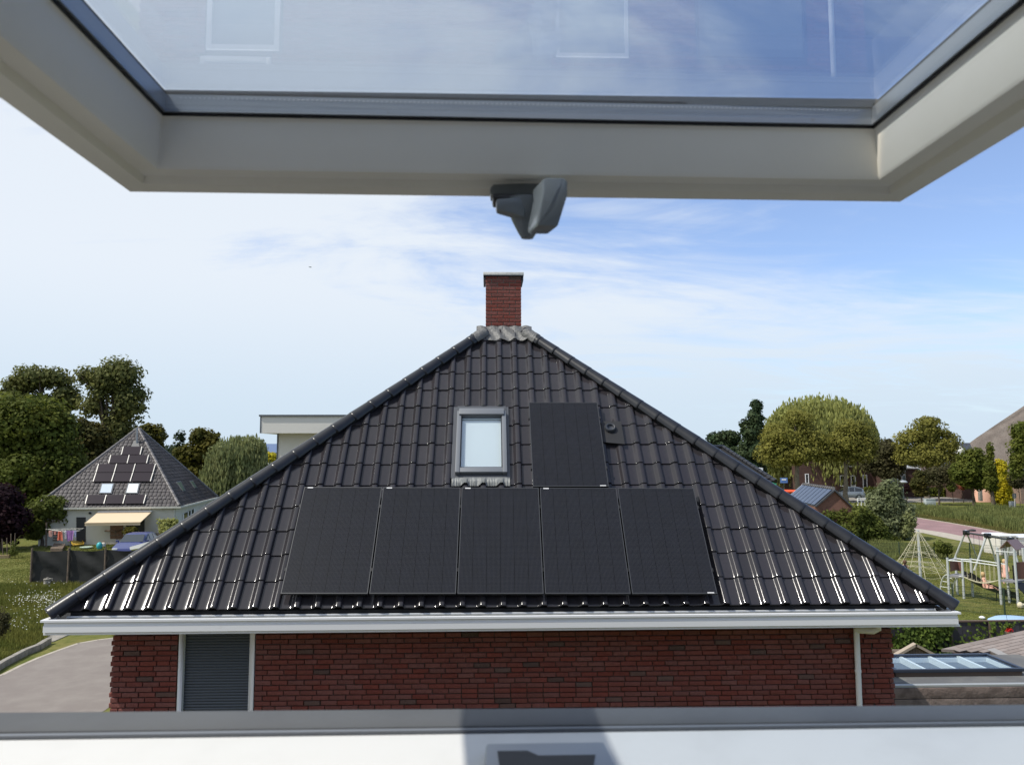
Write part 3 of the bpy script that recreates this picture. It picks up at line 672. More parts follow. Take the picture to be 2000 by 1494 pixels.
def rslab(mb, x0, x1, y0, y1, off=0, th=.2): mb.slab([V(x0, y0, rz(y0)+off), V(x1, y0, rz(y0)+off), V(x1, y1, rz(y1)+off), V(x0, y1, rz(y1)+off)], nr, th)
ox0, ox1 = -.72, .80
mb = MB(); rslab(mb, -6, ox0, -4, 2.3, -.1 if False else 0); rslab(mb, ox1, 7, -4, 2.3); rslab(mb, ox0, ox1, -4, -.42); rslab(mb, ox0, ox1, 1.0, 2.3, -.10)
part('roof_slope', mb, M['plaster'], attic)
mb = MB(); rslab(mb, -6, ox0-.05, -4, 2.35, .03, .025); rslab(mb, ox1+.05, 7, -4, 2.35, .03, .025); rslab(mb, ox0-.05, ox1+.05, -4, -.47, .03, .025); rslab(mb, ox0-.05, ox1+.05, 1.0, 2.35, -.07, .025); part('roof_tiling', mb, M['hip'], attic)
mb = MB(); zr = rz(-4)
mb.slab([V(-6, -11, 3.2), V(7, -11, 3.2), V(7, -4, zr), V(-6, -4, zr)], V(0, -.8, 1), .2); part('rear_slope', mb, M['plaster'], attic)
mb = MB(); mb.box((-6, -10.6, 0), (-5.7, 2.0, 5.2)); mb.box((6.7, -10.6, 0), (7, 2.0, 5.2)); mb.box((-5.7, 1.75, 0), (6.7, 2.0, 5.9)); mb.box((-5.7, -10.6, 0), (6.7, -10.3, 3.2)); part('outer_wall', mb, M['brick'], attic)
mb = MB(); mb.slab([V(-6, -10.9, 3.3), V(-6, 2.0, 5.2), V(-6, 2, rz(2.0)-.1), V(-6, -4, zr-.1)], V(-1, 0, 0), .15); mb.slab([V(7, -4, zr-.1), V(7, 2, rz(2.0)-.1), V(7, 2.0, 5.2), V(7, -10.9, 3.3)], V(1, 0, 0), .15); part('gable_wall', mb, M['brick'], attic)
mb = MB(); mb.box((-5.7, -10.3, 5.2), (6.7, 1.75, 5.4)); part('floor', mb, mat('pale_wood_floor', (.62, .55, .44), .6), attic)
mb = MB(); mb.box((-5.7, -3.9, 5.4), (6.7, -3.75, 9.3)); mb.box((-2.2, -3.75, 5.4), (-2.1, .9, 6.6)); part('partition', mb, M['plaster'], attic)
# window
win = empty('attic_window', (0.05, .9, 6.7), 'opened top-hung attic window framing the view, off-white sash raised overhead with grey handle', 'window')
frm = empty('fixed_frame', (0.05, .9, 6.7)); frm.parent = win; frm.location = (0, 0, 0)
z0 = 6.70
mb = MB(); mb.hexa([V(-.72, .868, z0-.03), V(.80, .868, z0-.03), V(.80, .935, z0-.04), V(-.72, .935, z0-.04)], [V(-.72, .868, z0+.001), V(.80, .862, z0+.001), V(.80, .913, z0), V(-.72, .938, z0)]); part('sill_cladding', mb, mat('dark_grey_sill_cladding', (.085, .088, .09), .55, .3, noise=(4, (.07, .072, .074), .4, .7)), frm, bevel=.006)
mb = MB(); mb.box((-.72, .8595, z0-.05), (.80, .8675, z0-.0015)); part('seal', mb, M['alulight'], frm)
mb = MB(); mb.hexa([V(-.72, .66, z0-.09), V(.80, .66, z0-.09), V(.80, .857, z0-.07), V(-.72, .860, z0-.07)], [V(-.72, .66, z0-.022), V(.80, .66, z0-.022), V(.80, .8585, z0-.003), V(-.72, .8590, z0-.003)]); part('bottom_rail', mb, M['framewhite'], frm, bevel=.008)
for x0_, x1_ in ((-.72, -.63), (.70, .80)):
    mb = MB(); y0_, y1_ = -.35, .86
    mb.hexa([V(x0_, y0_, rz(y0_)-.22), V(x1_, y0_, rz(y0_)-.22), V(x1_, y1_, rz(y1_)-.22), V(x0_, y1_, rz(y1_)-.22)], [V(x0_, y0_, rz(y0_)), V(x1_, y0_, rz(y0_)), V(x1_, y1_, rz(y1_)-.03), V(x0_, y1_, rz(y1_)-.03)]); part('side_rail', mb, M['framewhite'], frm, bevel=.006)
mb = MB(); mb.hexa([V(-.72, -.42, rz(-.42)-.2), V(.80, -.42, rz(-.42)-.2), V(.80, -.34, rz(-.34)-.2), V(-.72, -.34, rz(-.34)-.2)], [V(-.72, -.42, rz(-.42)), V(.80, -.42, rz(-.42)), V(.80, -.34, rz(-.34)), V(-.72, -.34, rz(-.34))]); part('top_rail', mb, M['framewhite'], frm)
mb = MB(); mb.slab([V(-.72, .66, z0-.05), V(.80, .66, z0-.05), V(.80, .60, 6.2), V(-.72, .60, 6.2)], V(0, 1, 0), .02); part('lining', mb, M['plaster'], frm)
# latch keeper
mb = MB(); mb.hexa([V(-.003, .715, z0-.03), V(.126, .715, z0-.03), V(.1215, .812, z0-.02), V(-.0035, .812, z0-.02)], [V(-.003, .715, z0-.002), V(.126, .715, z0-.002), V(.119, .806, z0+.004), V(-.001, .806, z0+.004)]); lk = part('latch_keeper', mb, mat('blue_grey_metal', (.24, .26, .285), .4, metal=.2), frm, bevel=.003)
mb = MB(); mb.slab([V(.012, .748, z0+.0012), V(.100, .748, z0+.0012), V(.106, .775, z0+.0032), V(.050, .775, z0+.0032), V(.040, .786, z0+.0038), V(.010, .786, z0+.0038)], V(0, 0, 1), .0012); part('latch_slot', mb, M['black'], frm)
# sash: swept profile
sash = empty('sash', (.05, .6, 7.4)); sash.parent = win; sash.location = V(.05, .6, 7.4)-wloc[win]
def frame_pt(name, u0, b):  # corner points for inset u0 and height b
    return (SX0+u0, SX1-u0, SY1-u0, SY0+u0, 7.36+b)
SX0, SX1, SY1, SY0 = -.498, .600, 1.056, -.27
yaw_fix = .009
prof_ = [(0, .10), (0, 0), (.004, -.003), (.036, -.003), (.039, .007), (.052, .009), (.056, .005), (.067, .006), (.0695, .011), (.072, .067), (.0735, .0722), (.0752, .0745)]
def rail(name, side):
    mb = MB(); L = len(prof_)
    for (u, b) in prof_:
        a = [V(SX0+u, SY1-u-yaw_fix, 7.36+b), V(SX1-u, SY1-u+yaw_fix*.6, 7.36+b), V(SX1-u, SY0+u, 7.36+b), V(SX0+u, SY0+u, 7.36+b)]
        p, q = {'b': (0, 1), 'r': (1, 2), 't': (2, 3), 'l': (3, 0)}[side]; mb.v += [tuple(a[p]), tuple(a[q])]
    for i in range(L-1): mb.f.append((2*i, 2*i+1, 2*i+3, 2*i+2))
    mb.f.append((2*L-2, 2*L-1, 1, 0)); return part(name, mb, M['frame'], sash, 25)
rail('bottom_rail', 'b'); rail('side_rail', 'l'); rail('side_rail', 'r'); rail('top_rail', 't')
def ring(name, u0, u1, b0, b1, m):
    mb = MB()
    def c(u, b): return [V(SX0+u, SY1-u-yaw_fix, 7.36+b), V(SX1-u, SY1-u+yaw_fix*.6, 7.36+b), V(SX1-u, SY0+u, 7.36+b), V(SX0+u, SY0+u, 7.36+b)]
    A, B, C_, D_ = c(u0, b0), c(u1, b0), c(u1, b1), c(u0, b1)
    for i in range(4):
        j = (i+1) % 4; mb.quad(A[i], A[j], B[j], B[i]); mb.quad(B[i], B[j], C_[j], C_[i]); mb.quad(C_[i], C_[j], D_[j], D_[i]); mb.quad(D_[i], D_[j], A[j], A[i])
    return part(name, mb, m, sash)
ring('gasket', .0752, .0778, .0742, .0780, M['black'])
ring('glazing_spacer', .0779, .081, .0776, .1005, M['spacer'])
ring('upper_seal', .0781, .0805, .101, .1045, M['black'])
mb = MB()
for i in range(150):
    x = SX0+.1+i*(SX1-SX0-.2)/149; y = SY1-.0816-yaw_fix+(x-SX0)/(SX1-SX0)*yaw_fix*1.6; mb.box((x-.0012, y-.0008, 7.4555), (x+.0012, y-.0002, 7.4568))
part('spacer_perforation', mb, M['label'], sash)
for b in (.0785, .106):
    mb = MB(); mb.box((SX0+.0815, SY0+.0815, 7.36+b), (SX1-.0815, SY1-.0815-.010, 7.36+b+.003)); part('glass_pane', mb, M['sashglass'], sash)
mb = MB(); mb.box((SX0+.02, SY1-.079, 7.4605), (SX1-.02, SY1-.012, 7.472)); part('outer_cladding', mb, M['alu'], sash)
# handle under the sash's bottom rail
hd = MB(); hd.box((.003, 1.016, 7.347), (.104, 1.046, 7.369)); hdo = part('handle', hd, M['handle'], win, bevel=.005, label='grey plastic handle under the raised sash')
mb = MB(); mb.box((.006, 1.006, 7.336), (.088, 1.04, 7.3475)); part('base_cover', mb, M['handledark'], hdo, bevel=.005)
mb = MB(); mb.lathe([(.029, 0), (.028, -.012), (.021, -.03), (.013, -.046), (.008, -.054)], c=(.054, 1.018, 7.342), seg=24, sx=1.0, sy=.75); part('spindle_cone', mb, M['handle'], hdo, 50)
mb = MB(); mb.hexa([V(.011, .998, 7.322), V(.050, .998, 7.311), V(.050, 1.02, 7.311), V(.011, 1.02, 7.322)], [V(.011, .998, 7.337), V(.050, .998, 7.341), V(.050, 1.02, 7.341), V(.011, 1.02, 7.337)]); part('lever_tail', mb, M['handle'], hdo, bevel=.004)
mb = MB()
mb.v = [(.078, .945, 7.353), (.101, .945, 7.353), (.1065, .945, 7.348), (.106, .945, 7.330), (.094, .950, 7.291), (.068, .950, 7.291), (.0665, .950, 7.297), (.074, .945, 7.335), (.0735, .945, 7.349)]
mb.v = [(x-.004, y, z-.006) for x, y, z in mb.v]
n = len(mb.v); mb.v += [(x-.010, y+.045, z+.002) for x, y, z in mb.v]
mb.f = [tuple(range(n)), tuple(range(2*n-1, n-1, -1))]+[((i+1) % n, i, n+i, n+(i+1) % n) for i in range(n)]
part('lever', mb, M['handle'], hdo, bevel=.0035)
# ------------------------------------------------------------------ vegetation
def leafmat(name, c1, c2, tr=.45, sp=.25): return mat(name, c1, .65, .12, noise=(.55, c2, .38, .66), rand=sp, transl=tr)
def puffs(blobs, nclump, cr, nleaf, leaf, seed, shell=.55, droop=0, up_=.35, squash=.8):
    """leaf quads in clumps that fill ellipsoids; blobs: (centre Vector, rx, ry, rz)"""
    g_ = np.random.default_rng(seed); vs = []; sh_ = lambda r: max(r-.42*cr, .4*r); blobs = [(b[0], sh_(b[1]), sh_(b[2]), sh_(b[3])) for b in blobs]
    vol = np.array([b[1]*b[3] for b in blobs]); vol = vol/vol.sum()
    for (c, rx, ry, rz_), w in zip(blobs, vol):
        n = max(3, int(nclump*w)); d = g_.normal(size=(n, 3)); d /= np.linalg.norm(d, axis=1)[:, None]
        rad = shell+(1-shell)*g_.random(n)**.6
        cc = np.array(c)+d*np.array([rx, ry, rz_])*rad[:, None]
        rc = cr*(.65+.7*g_.random(n))
        q = g_.normal(size=(n, nleaf, 3)); q /= np.linalg.norm(q, axis=2)[..., None]
        rr = .35+.65*g_.random((n, nleaf, 1))**.5
        pos = cc[:, None, :]+q*rr*rc[:, None, None]*np.array([1, 1, squash])
        out = q*1.0+g_.normal(size=q.shape)*.55+d[:, None, :]*.45+np.array([0, 0, up_]); out /= np.linalg.norm(out, axis=2)[..., None]
        t = np.cross(out, g_.normal(size=q.shape)); t /= np.linalg.norm(t, axis=2)[..., None]; b = np.cross(out, t)
        s = leaf*(.6+.8*g_.random((n, nleaf, 1)))*.5
        quad = np.stack([pos-t*s, pos-b*s*.75, pos+t*s, pos+b*s*.75], axis=2)
        vs.append(quad.reshape(-1, 3))
    v = np.concatenate(vs); f = np.arange(len(v)).reshape(-1, 4); return v, f
def strands(blobs, n, length, leaf, seed, spread=.0):
    """hanging willow strands from the crown surface"""
    g_ = np.random.default_rng(seed); out = []
    vol = np.array([b[1]*b[3] for b in blobs]); vol = vol/vol.sum()
    for (c, rx, ry, rz_), w in zip(blobs, vol):
        m = int(n*w); d = g_.normal(size=(m, 3)); d[:, 2] = np.abs(d[:, 2])*1.1-.25; d /= np.linalg.norm(d, axis=1)[:, None]
        rad = .55+.45*g_.random(m)**.5; p0 = np.array(c)+d*np.array([rx, ry, rz_])*rad[:, None]
        L = length*(.45+.75*g_.random(m)); k = 13
        t = np.linspace(0, 1, k)[None, :, None]
        outw = d.copy(); outw[:, 2] = 0
        pos = p0[:, None, :]+outw[:, None, :]*(L[:, None, None]*.16*np.sqrt(t))+np.array([0, 0, -1])*L[:, None, None]*t+g_.normal(size=(m, k, 3))*leaf*.45
        ang = g_.random((m, k, 1))*math.tau; s = leaf*(.6+.8*g_.random((m, k, 1)))
        a = np.concatenate([np.cos(ang), np.sin(ang), 0*ang], axis=2)*s*.35; b = np.array([0, 0, 1])*s*.95+a*.4*g_.normal(size=(m, k, 1))
        q = np.stack([pos-a, pos-b, pos+a, pos+b], axis=2); out.append(q.reshape(-1, 3))
    v = np.concatenate(out); return v, np.arange(len(v)).reshape(-1, 4)
M['bark'] = mat('brown_bark', (0.09, 0.07, 0.055), .95, .1, noise=(3, (0.13, 0.11, 0.085), .4, .7), bump=.6, bscale=10)
M['barkpale'] = mat('grey_bark', (0.20, 0.17, 0.13), .95, .1, noise=(3, (0.12, 0.10, 0.08), .4, .7), bump=.6, bscale=10)
def trunk_mb(base, top, r, blobs, seed, nl=7):
    rn = random.Random(seed); mb = MB(); base = Vector(base); top = Vector(top); pts = []
    for i in range(7): t = i/6; pts.append(base.lerp(top, t)+V(rn.uniform(-1, 1), rn.uniform(-1, 1), 0)*r*.5*(0 < i < 6))
    mb.tube(pts, [r*(1.25 if i == 0 else 1-.68*i/6) for i in range(7)], 8)
    for j in range(nl):
        c, rx, ry, rz_ = blobs[j % len(blobs)]; a = pts[rn.randint(2, 5)]
        tg = Vector(c)+V(rn.uniform(-.75, .75)*rx, rn.uniform(-.6, .6)*ry, rn.uniform(-.4, .6)*rz_); m1 = a.lerp(tg, .5)+V(0, 0, .12*(tg-a).length)
        mb.tube([a, m1, tg], [r*.38, r*.22, r*.06], 6)
    return mb
def pblob(D, px, py, rx, ry, depth=.9):
    c = P(px, py, D); s = c.length*0+ (Vector(c)-CAM).dot(fwd)/F_PX
    return (c, rx*s, rx*s*depth, ry*s)
def tree(name, label, D, base, blobs, lm, bark='bark', r=.3, nclump=160, cr=.9, nleaf=40, leaf=.3, seed=1, shell=.45, group=None, cat='tree', topfrac=.75, willow=None, nl=7, up_=.35, squash=.8):
    b = P(base, 900, D); b.z = 0; bl = [pblob(D, *q) for q in blobs]
    o = empty(name, b, label, cat, group)
    hi = max(q[0].z+q[3]*.5 for q in bl); cxm = sum(q[0].x*q[1] for q in bl)/sum(q[1] for q in bl)
    part('trunk', trunk_mb(b-V(0, 0, .1), V(b.x*.4+cxm*.6, b.y, hi*topfrac+.25*hi*(topfrac < .5)), r, bl, seed, nl), M[bark], o, 60)
    if willow:
        v1, f1 = strands(bl, willow[0], willow[1], leaf, seed); v2, f2 = puffs(bl, nclump, cr, nleaf, leaf, seed, shell, up_=up_)
        v = np.concatenate([v1, v2]); f = np.arange(len(v)).reshape(-1, 4)
    else: v, f = puffs(bl, nclump, cr, nleaf, leaf, seed, shell, up_=up_, squash=squash)
    arr_obj('crown', v, f, lm, o); return o
LM = dict(
    dark=leafmat('dark_green_leaves', (0.09, 0.115, 0.021), (0.145, 0.16, 0.03)),
    chest=leafmat('mid_green_leaves', (0.125, 0.14, 0.048), (0.165, 0.165, 0.053)),
    olive=leafmat('olive_yellow_leaves', (0.13, 0.115, 0.02), (0.075, 0.08, 0.018)),
    olivedark=leafmat('olive_brown_leaves', (0.10, 0.085, 0.022), (0.06, 0.065, 0.02)),
    linden=leafmat('yellow_green_linden_leaves', (0.25, 0.235, 0.055), (0.17, 0.17, 0.04)),
    willow=leafmat('pale_willow_leaves', (0.27, 0.29, 0.13), (0.20, 0.23, 0.095)),
    willowy=leafmat('yellow_willow_leaves', (0.34, 0.35, 0.115), (0.27, 0.285, 0.09)),
    conifer=leafmat('blue_green_needles', (0.03, 0.052, 0.024), (0.045, 0.062, 0.025), .15),
    purple=leafmat('dark_purple_leaves', (0.035, 0.014, 0.018), (0.022, 0.013, 0.018)),
    bush=leafmat('fresh_green_leaves', (0.14, 0.16, 0.036), (0.085, 0.11, 0.024)),
    silver=leafmat('silver_green_leaves', (0.21, 0.235, 0.125), (0.13, 0.155, 0.07)),
    yellow=leafmat('golden_needles', (0.60, 0.50, 0.03), (0.40, 0.37, 0.03)),
    ivy=leafmat('ivy_leaves', (0.10, 0.14, 0.025), (0.045, 0.075, 0.015), .2, .5),
    reed=leafmat('green_reeds', (0.20, 0.215, 0.075), (0.14, 0.165, 0.055), .3),
    meadow=leafmat('meadow_grass', (0.20, 0.20, 0.05), (0.13, 0.15, 0.035), .3, .35),
    grey=leafmat('brownish_thin_leaves', (0.10, 0.09, 0.045), (0.07, 0.07, 0.03)),
)
tree('chestnut_tree', 'tall airy dark green tree behind the left house with sky showing through its crown', 82, 214, [(232, 735, 50, 38), (255, 790, 36, 45), (206, 755, 34, 38), (180, 790, 26, 30), (225, 845, 34, 50), (170, 735, 32, 20), (275, 770, 15, 18)], LM['chest'], r=.55, nclump=300, cr=1.0, nleaf=42, leaf=.34, seed=3, shell=.3, nl=16, topfrac=.85)
tree('walnut_tree', 'broad dark tree at the far left rising behind the dense dark green tree', 84, 70, [(60, 742, 46, 26), (30, 765, 26, 26), (105, 740, 32, 22), (130, 775, 28, 30), (75, 800, 50, 40)], LM['chest'], r=.5, nclump=300, cr=.85, nleaf=40, leaf=.38, seed=4, shell=.3, nl=12)
tree('dense_tree', 'dense dark green tree filling the left edge of the photo', 66, 60, [(40, 830, 75, 66), (100, 850, 45, 70), (-30, 860, 60, 80), (50, 930, 90, 70), (120, 920, 45, 60)], LM['dark'], r=.5, nclump=720, cr=1.0, nleaf=72, leaf=.30, seed=5, shell=.62)
tree('maple_tree', 'olive yellow tree between the dense dark tree and the left house', 73, 178, [(150, 850, 34, 34), (185, 865, 32, 36), (165, 915, 50, 40), (200, 920, 30, 40)], LM['olivedark'], r=.3, nclump=300, cr=.8, nleaf=44, leaf=.36, seed=6, shell=.55)
tree('maple_tree', 'small yellowish tree peeping over the peak of the left house roof', 96, 288, [(262, 850, 26, 20), (296, 848, 26, 26), (280, 872, 40, 30)], LM['olive'], r=.3, nclump=170, cr=.75, nleaf=40, leaf=.4, seed=7, shell=.55)
tree('cedar_tree', 'thin wispy dark conifer right of the left house roof', 100, 352, [(352, 855, 10, 20), (345, 880, 20, 16), (360, 880, 18, 18), (350, 905, 26, 20)], LM['conifer'], r=.2, nclump=70, cr=.8, nleaf=26, leaf=.36, seed=8, shell=.2)
tree('maple_tree', 'yellow brown leafy tree left of the small weeping willow', 92, 390, [(395, 855, 24, 20), (375, 890, 34, 24), (410, 880, 24, 34), (385, 925, 42, 22), (418, 855, 10, 10)], LM['olive'], r=.32, nclump=230, cr=.75, nleaf=42, leaf=.38, seed=9, shell=.5)
tree('weeping_willow', 'small pale green weeping willow right of the left house', 76, 460, [(458, 893, 50, 40), (440, 930, 46, 40), (478, 925, 42, 36), (490, 880, 28, 30)], LM['willow'], r=.35, nclump=120, cr=.7, nleaf=34, leaf=.24, seed=10, shell=.5, willow=(2200, 3.6))
tree('purple_beech', 'dark purple leaved tree at the bottom of the dark trees, left edge', 56, 5, [(0, 985, 42, 46), (20, 1020, 34, 40), (-30, 1000, 60, 60)], LM['purple'], r=.25, nclump=300, cr=.6, nleaf=40, leaf=.26, seed=11, shell=.6)
tree('fig_tree', 'broad leaved green shrubby tree left of the white facade', 59, 92, [(95, 988, 34, 22), (70, 1008, 32, 26), (113, 1003, 20, 20), (72, 1032, 28, 20)], LM['bush'], r=.16, nclump=230, cr=.45, nleaf=26, leaf=.26, seed=12, shell=.4)
tree('garden_shrub', 'yellow green shrub at the corner of the white facade', 58, 328, [(322, 1024, 14, 13), (338, 1024, 12, 14), (330, 1036, 18, 12)], LM['willowy'], r=.06, nclump=90, cr=.3, nleaf=26, leaf=.16, seed=13, cat='shrub', nl=4)
tree('ornamental_grass', 'tuft of brown green ornamental grass under the awning', 57, 257, [(257, 1036, 14, 8)], LM['olive'], r=.03, nclump=26, cr=.3, nleaf=30, leaf=.16, seed=14, cat='plant', nl=2)
# right-hand trees
tree('pine_tree', 'dark evergreen behind the roof ridge, lowest in the row of right trees', 132, 1412, [(1398, 858, 16, 16), (1425, 856, 20, 18), (1412, 885, 34, 28)], LM['conifer'], r=.4, nclump=190, cr=.9, nleaf=40, leaf=.5, seed=20, shell=.5)
o = tree('cypress_tree', 'tall narrow dark conifer left of the great willow', 118, 1470, [(1477, 795, 10, 18), (1474, 820, 17, 18), (1470, 845, 24, 20), (1468, 880, 30, 26), (1466, 920, 28, 26), (1452, 828, 10, 7)], LM['conifer'], r=.4, nclump=300, cr=.8, nleaf=40, leaf=.45, seed=21, shell=.5)
tree('weeping_willow', 'huge yellow green weeping willow, largest tree on the right', 122, 1592, [(1600, 828, 92, 56), (1535, 850, 42, 52), (1660, 850, 48, 62), (1600, 870, 90, 50), (1688, 880, 20, 40)], LM['willowy'], r=.7, nclump=260, cr=1.3, nleaf=36, leaf=.42, seed=22, shell=.5, willow=(4200, 5.5))
tree('linden_tree', 'puffy yellow green linden in front of the great willow, left one', 101, 1553, [(1560, 815, 26, 20), (1530, 850, 36, 26), (1590, 850, 32, 24), (1518, 885, 32, 30), (1565, 885, 40, 28), (1605, 878, 20, 26)], LM['linden'], 'barkpale', r=.42, nclump=120, cr=1.5, nleaf=150, leaf=.32, seed=23, shell=.8, group='lindens along the street', squash=.6)
tree('linden_tree', 'puffy yellow green linden in front of the great willow, right one', 101, 1650, [(1665, 838, 28, 20), (1645, 862, 30, 24), (1685, 868, 24, 24), (1670, 885, 34, 18), (1630, 880, 20, 24)], LM['linden'], 'barkpale', r=.36, nclump=90, cr=1.5, nleaf=150, leaf=.32, seed=24, shell=.8, group='lindens along the street', squash=.6)
tree('elm_tree', 'small dark tree between the great willow and the free-standing linden', 110, 1733, [(1728, 880, 30, 24), (1715, 905, 30, 22), (1745, 905, 26, 22), (1735, 922, 34, 14)], LM['grey'], 'barkpale', r=.22, nclump=260, cr=.8, nleaf=50, leaf=.36, seed=25, shell=.5)
tree('linden_tree', 'free-standing olive green linden right of the brick cottage', 104, 1808, [(1808, 835, 28, 26), (1785, 868, 34, 30), (1835, 862, 34, 32), (1808, 895, 54, 20), (1860, 895, 22, 14), (1765, 890, 18, 18)], LM['linden'], 'barkpale', r=.36, nclump=130, cr=1.3, nleaf=140, leaf=.32, seed=26, shell=.75, group='lindens along the street', squash=.65)
tree('shrub_tree', 'thin brownish small tree under the free-standing linden', 96, 1829, [(1828, 925, 26, 16), (1850, 922, 26, 18), (1838, 940, 34, 14)], LM['grey'], r=.12, nclump=170, cr=.55, nleaf=26, leaf=.24, seed=27, shell=.3)
tree('round_tree', 'rounded dark green tree in the garden before the thatched barn', 93, 1897, [(1900, 900, 24, 26), (1890, 925, 30, 28), (1912, 930, 24, 26)], LM['dark'], r=.2, nclump=300, cr=.65, nleaf=50, leaf=.3, seed=28, shell=.6)
tree('ivy_column', 'narrow ivy-covered trunk left of the golden conifer', 90, 1934, [(1934, 885, 5, 22), (1933, 915, 11, 20), (1934, 940, 12, 22)], LM['dark'], r=.25, nclump=150, cr=.4, nleaf=40, leaf=.24, seed=29)
tree('golden_cypress', 'bright yellow columnar conifer beside the reeds', 92.5, 1957, [(1953, 915, 13, 18), (1957, 943, 19, 24), (1958, 970, 20, 24)], LM['yellow'], r=.12, nclump=340, cr=.42, nleaf=40, leaf=.22, seed=30, shell=.6, up_=.1)
tree('birch_tree', 'dark green tree with drooping twigs at the right photo edge', 84, 2012, [(2000, 845, 22, 26), (1990, 880, 18, 30), (1986, 915, 14, 26), (2030, 870, 40, 50)], LM['dark'], r=.3, nclump=280, cr=.65, nleaf=46, leaf=.3, seed=31, shell=.4)
tree('young_tree', 'young staked tree on the reed bank', 90, 1797, [(1797, 928, 12, 12), (1794, 945, 17, 16), (1798, 960, 15, 10)], LM['olivedark'], 'barkpale', r=.07, nclump=150, cr=.42, nleaf=36, leaf=.24, seed=32, topfrac=.6)
tree('silver_bush', 'big silvery willow bush beside the playground', 60, 1748, [(1738, 965, 24, 28), (1725, 985, 34, 30), (1755, 1005, 30, 36), (1735, 1030, 40, 34), (1705, 1020, 24, 34)], LM['silver'], r=.2, nclump=420, cr=.5, nleaf=46, leaf=.22, seed=33, cat='shrub', squash=1.1)
tree('green_bush', 'wide fresh green bush in front of the small garage', 59, 1650, [(1620, 1010, 36, 24), (1660, 1010, 40, 30), (1695, 1035, 36, 34), (1720, 1055, 30, 20), (1640, 1040, 50, 30)], LM['bush'], r=.15, nclump=420, cr=.5, nleaf=46, leaf=.22, seed=34, cat='shrub')
tree('green_bush', 'low yellow green bush at the right foot of the silvery bush', 59, 1778, [(1776, 1015, 12, 18), (1770, 1035, 14, 16)], LM['willow'], r=.05, nclump=80, cr=.35, nleaf=36, leaf=.18, seed=35, cat='shrub', nl=3)
tree('green_bush', 'dark green bush beside the blue climbing net fence', 49, 1842, [(1838, 1068, 10, 12), (1850, 1072, 8, 10)], LM['bush'], r=.05, nclump=70, cr=.28, nleaf=36, leaf=.16, seed=36, cat='shrub', nl=3)
tree('red_bush', 'reddish flowering bush behind the clipped hedge', 100, 1878, [(1878, 950, 9, 6)], mat('red_leaves', (.22, .05, .02), .6, rand=.3, transl=.3), r=.05, nclump=30, cr=.35, nleaf=30, leaf=.2, seed=37, cat='shrub', nl=3)
tree('garden_bush', 'dark round bush behind the clipped hedge near the thin tree', 100, 1858, [(1858, 951, 8, 9)], LM['dark'], r=.05, nclump=40, cr=.4, nleaf=30, leaf=.2, seed=38, cat='shrub', nl=3)
tree('garden_bush', 'dark purple bush in front of the cottage bay window', 100, 1768, [(1768, 952, 14, 9)], LM['purple'], r=.05, nclump=60, cr=.4, nleaf=30, leaf=.2, seed=39, cat='shrub', nl=3)
tree('garden_bush', 'brown green bush by the wall of the thatched barn', 88, 1988, [(1986, 938, 16, 18)], LM['grey'], r=.05, nclump=90, cr=.4, nleaf=36, leaf=.22, seed=40, cat='shrub', nl=3)
tree('golden_shrub', 'flat yellow shrub far behind the left willow', 105, 530, [(530, 893, 16, 9)], LM['yellow'], r=.06, nclump=60, cr=.6, nleaf=36, leaf=.25, seed=41, cat='shrub', nl=3)
tree('garden_bush', 'dark leafy bush at the left edge of the meadow', 28, 8, [(4, 1215, 16, 30)], LM['grey'], r=.03, nclump=60, cr=.14, nleaf=30, leaf=.07, seed=42, cat='shrub', nl=3)
# clipped hedge
def hedge(name, label, a, b, h, w, lm, n, leaf, seed):
    a = Vector(a); b = Vector(b); d = (b-a); L = d.length; d.normalize(); s = V(-d.y, d.x, 0); g_ = np.random.default_rng(seed)
    o = empty(name, (a+b)/2, label, 'hedge'); mb = MB(); q = s*w*.36; mb.hexa([a-q, b-q, b+q, a+q], [p+V(0, 0, h*.9) for p in (a-q, b-q, b+q, a+q)]); part('core', mb, mat(name+'_core', (.02, .03, .01), .9), o)
    t = g_.random((n, 3)); fc = g_.integers(0, 4, n); u = t[:, 0]*L
    y = np.where(fc < 1, -w/2, np.where(fc < 2, w/2, (t[:, 1]-.5)*w)); z = np.where(fc < 2, t[:, 2]*h, h)
    pos = np.array(a)+u[:, None]*np.array(d)+y[:, None]*np.array(s)+z[:, None]*np.array([0, 0, 1])+g_.normal(size=(n, 3))*leaf*.4
    nrm = g_.normal(size=(n, 3))+np.array([0, 0, .5]); nrm /= np.linalg.norm(nrm, axis=1)[:, None]; tt = np.cross(nrm, g_.normal(size=(n, 3))); tt /= np.linalg.norm(tt, axis=1)[:, None]; bb = np.cross(nrm, tt)
    s_ = leaf*(.5+.8*g_.random((n, 1)))*.5; v = np.stack([pos-tt*s_, pos-bb*s_, pos+tt*s_, pos+bb*s_], axis=1).reshape(-1, 3)
    arr_obj('foliage', v, np.arange(len(v)).reshape(-1, 4), lm, o); return o
hedge('clipped_hedge', 'long low clipped hedge along the far road', G(1690, 970), G(1944, 970.5), 1.15, 1.0, LM['dark'], 9000, .28, 50).location.z += 0
for o in list(bpy.data.objects):
    pass
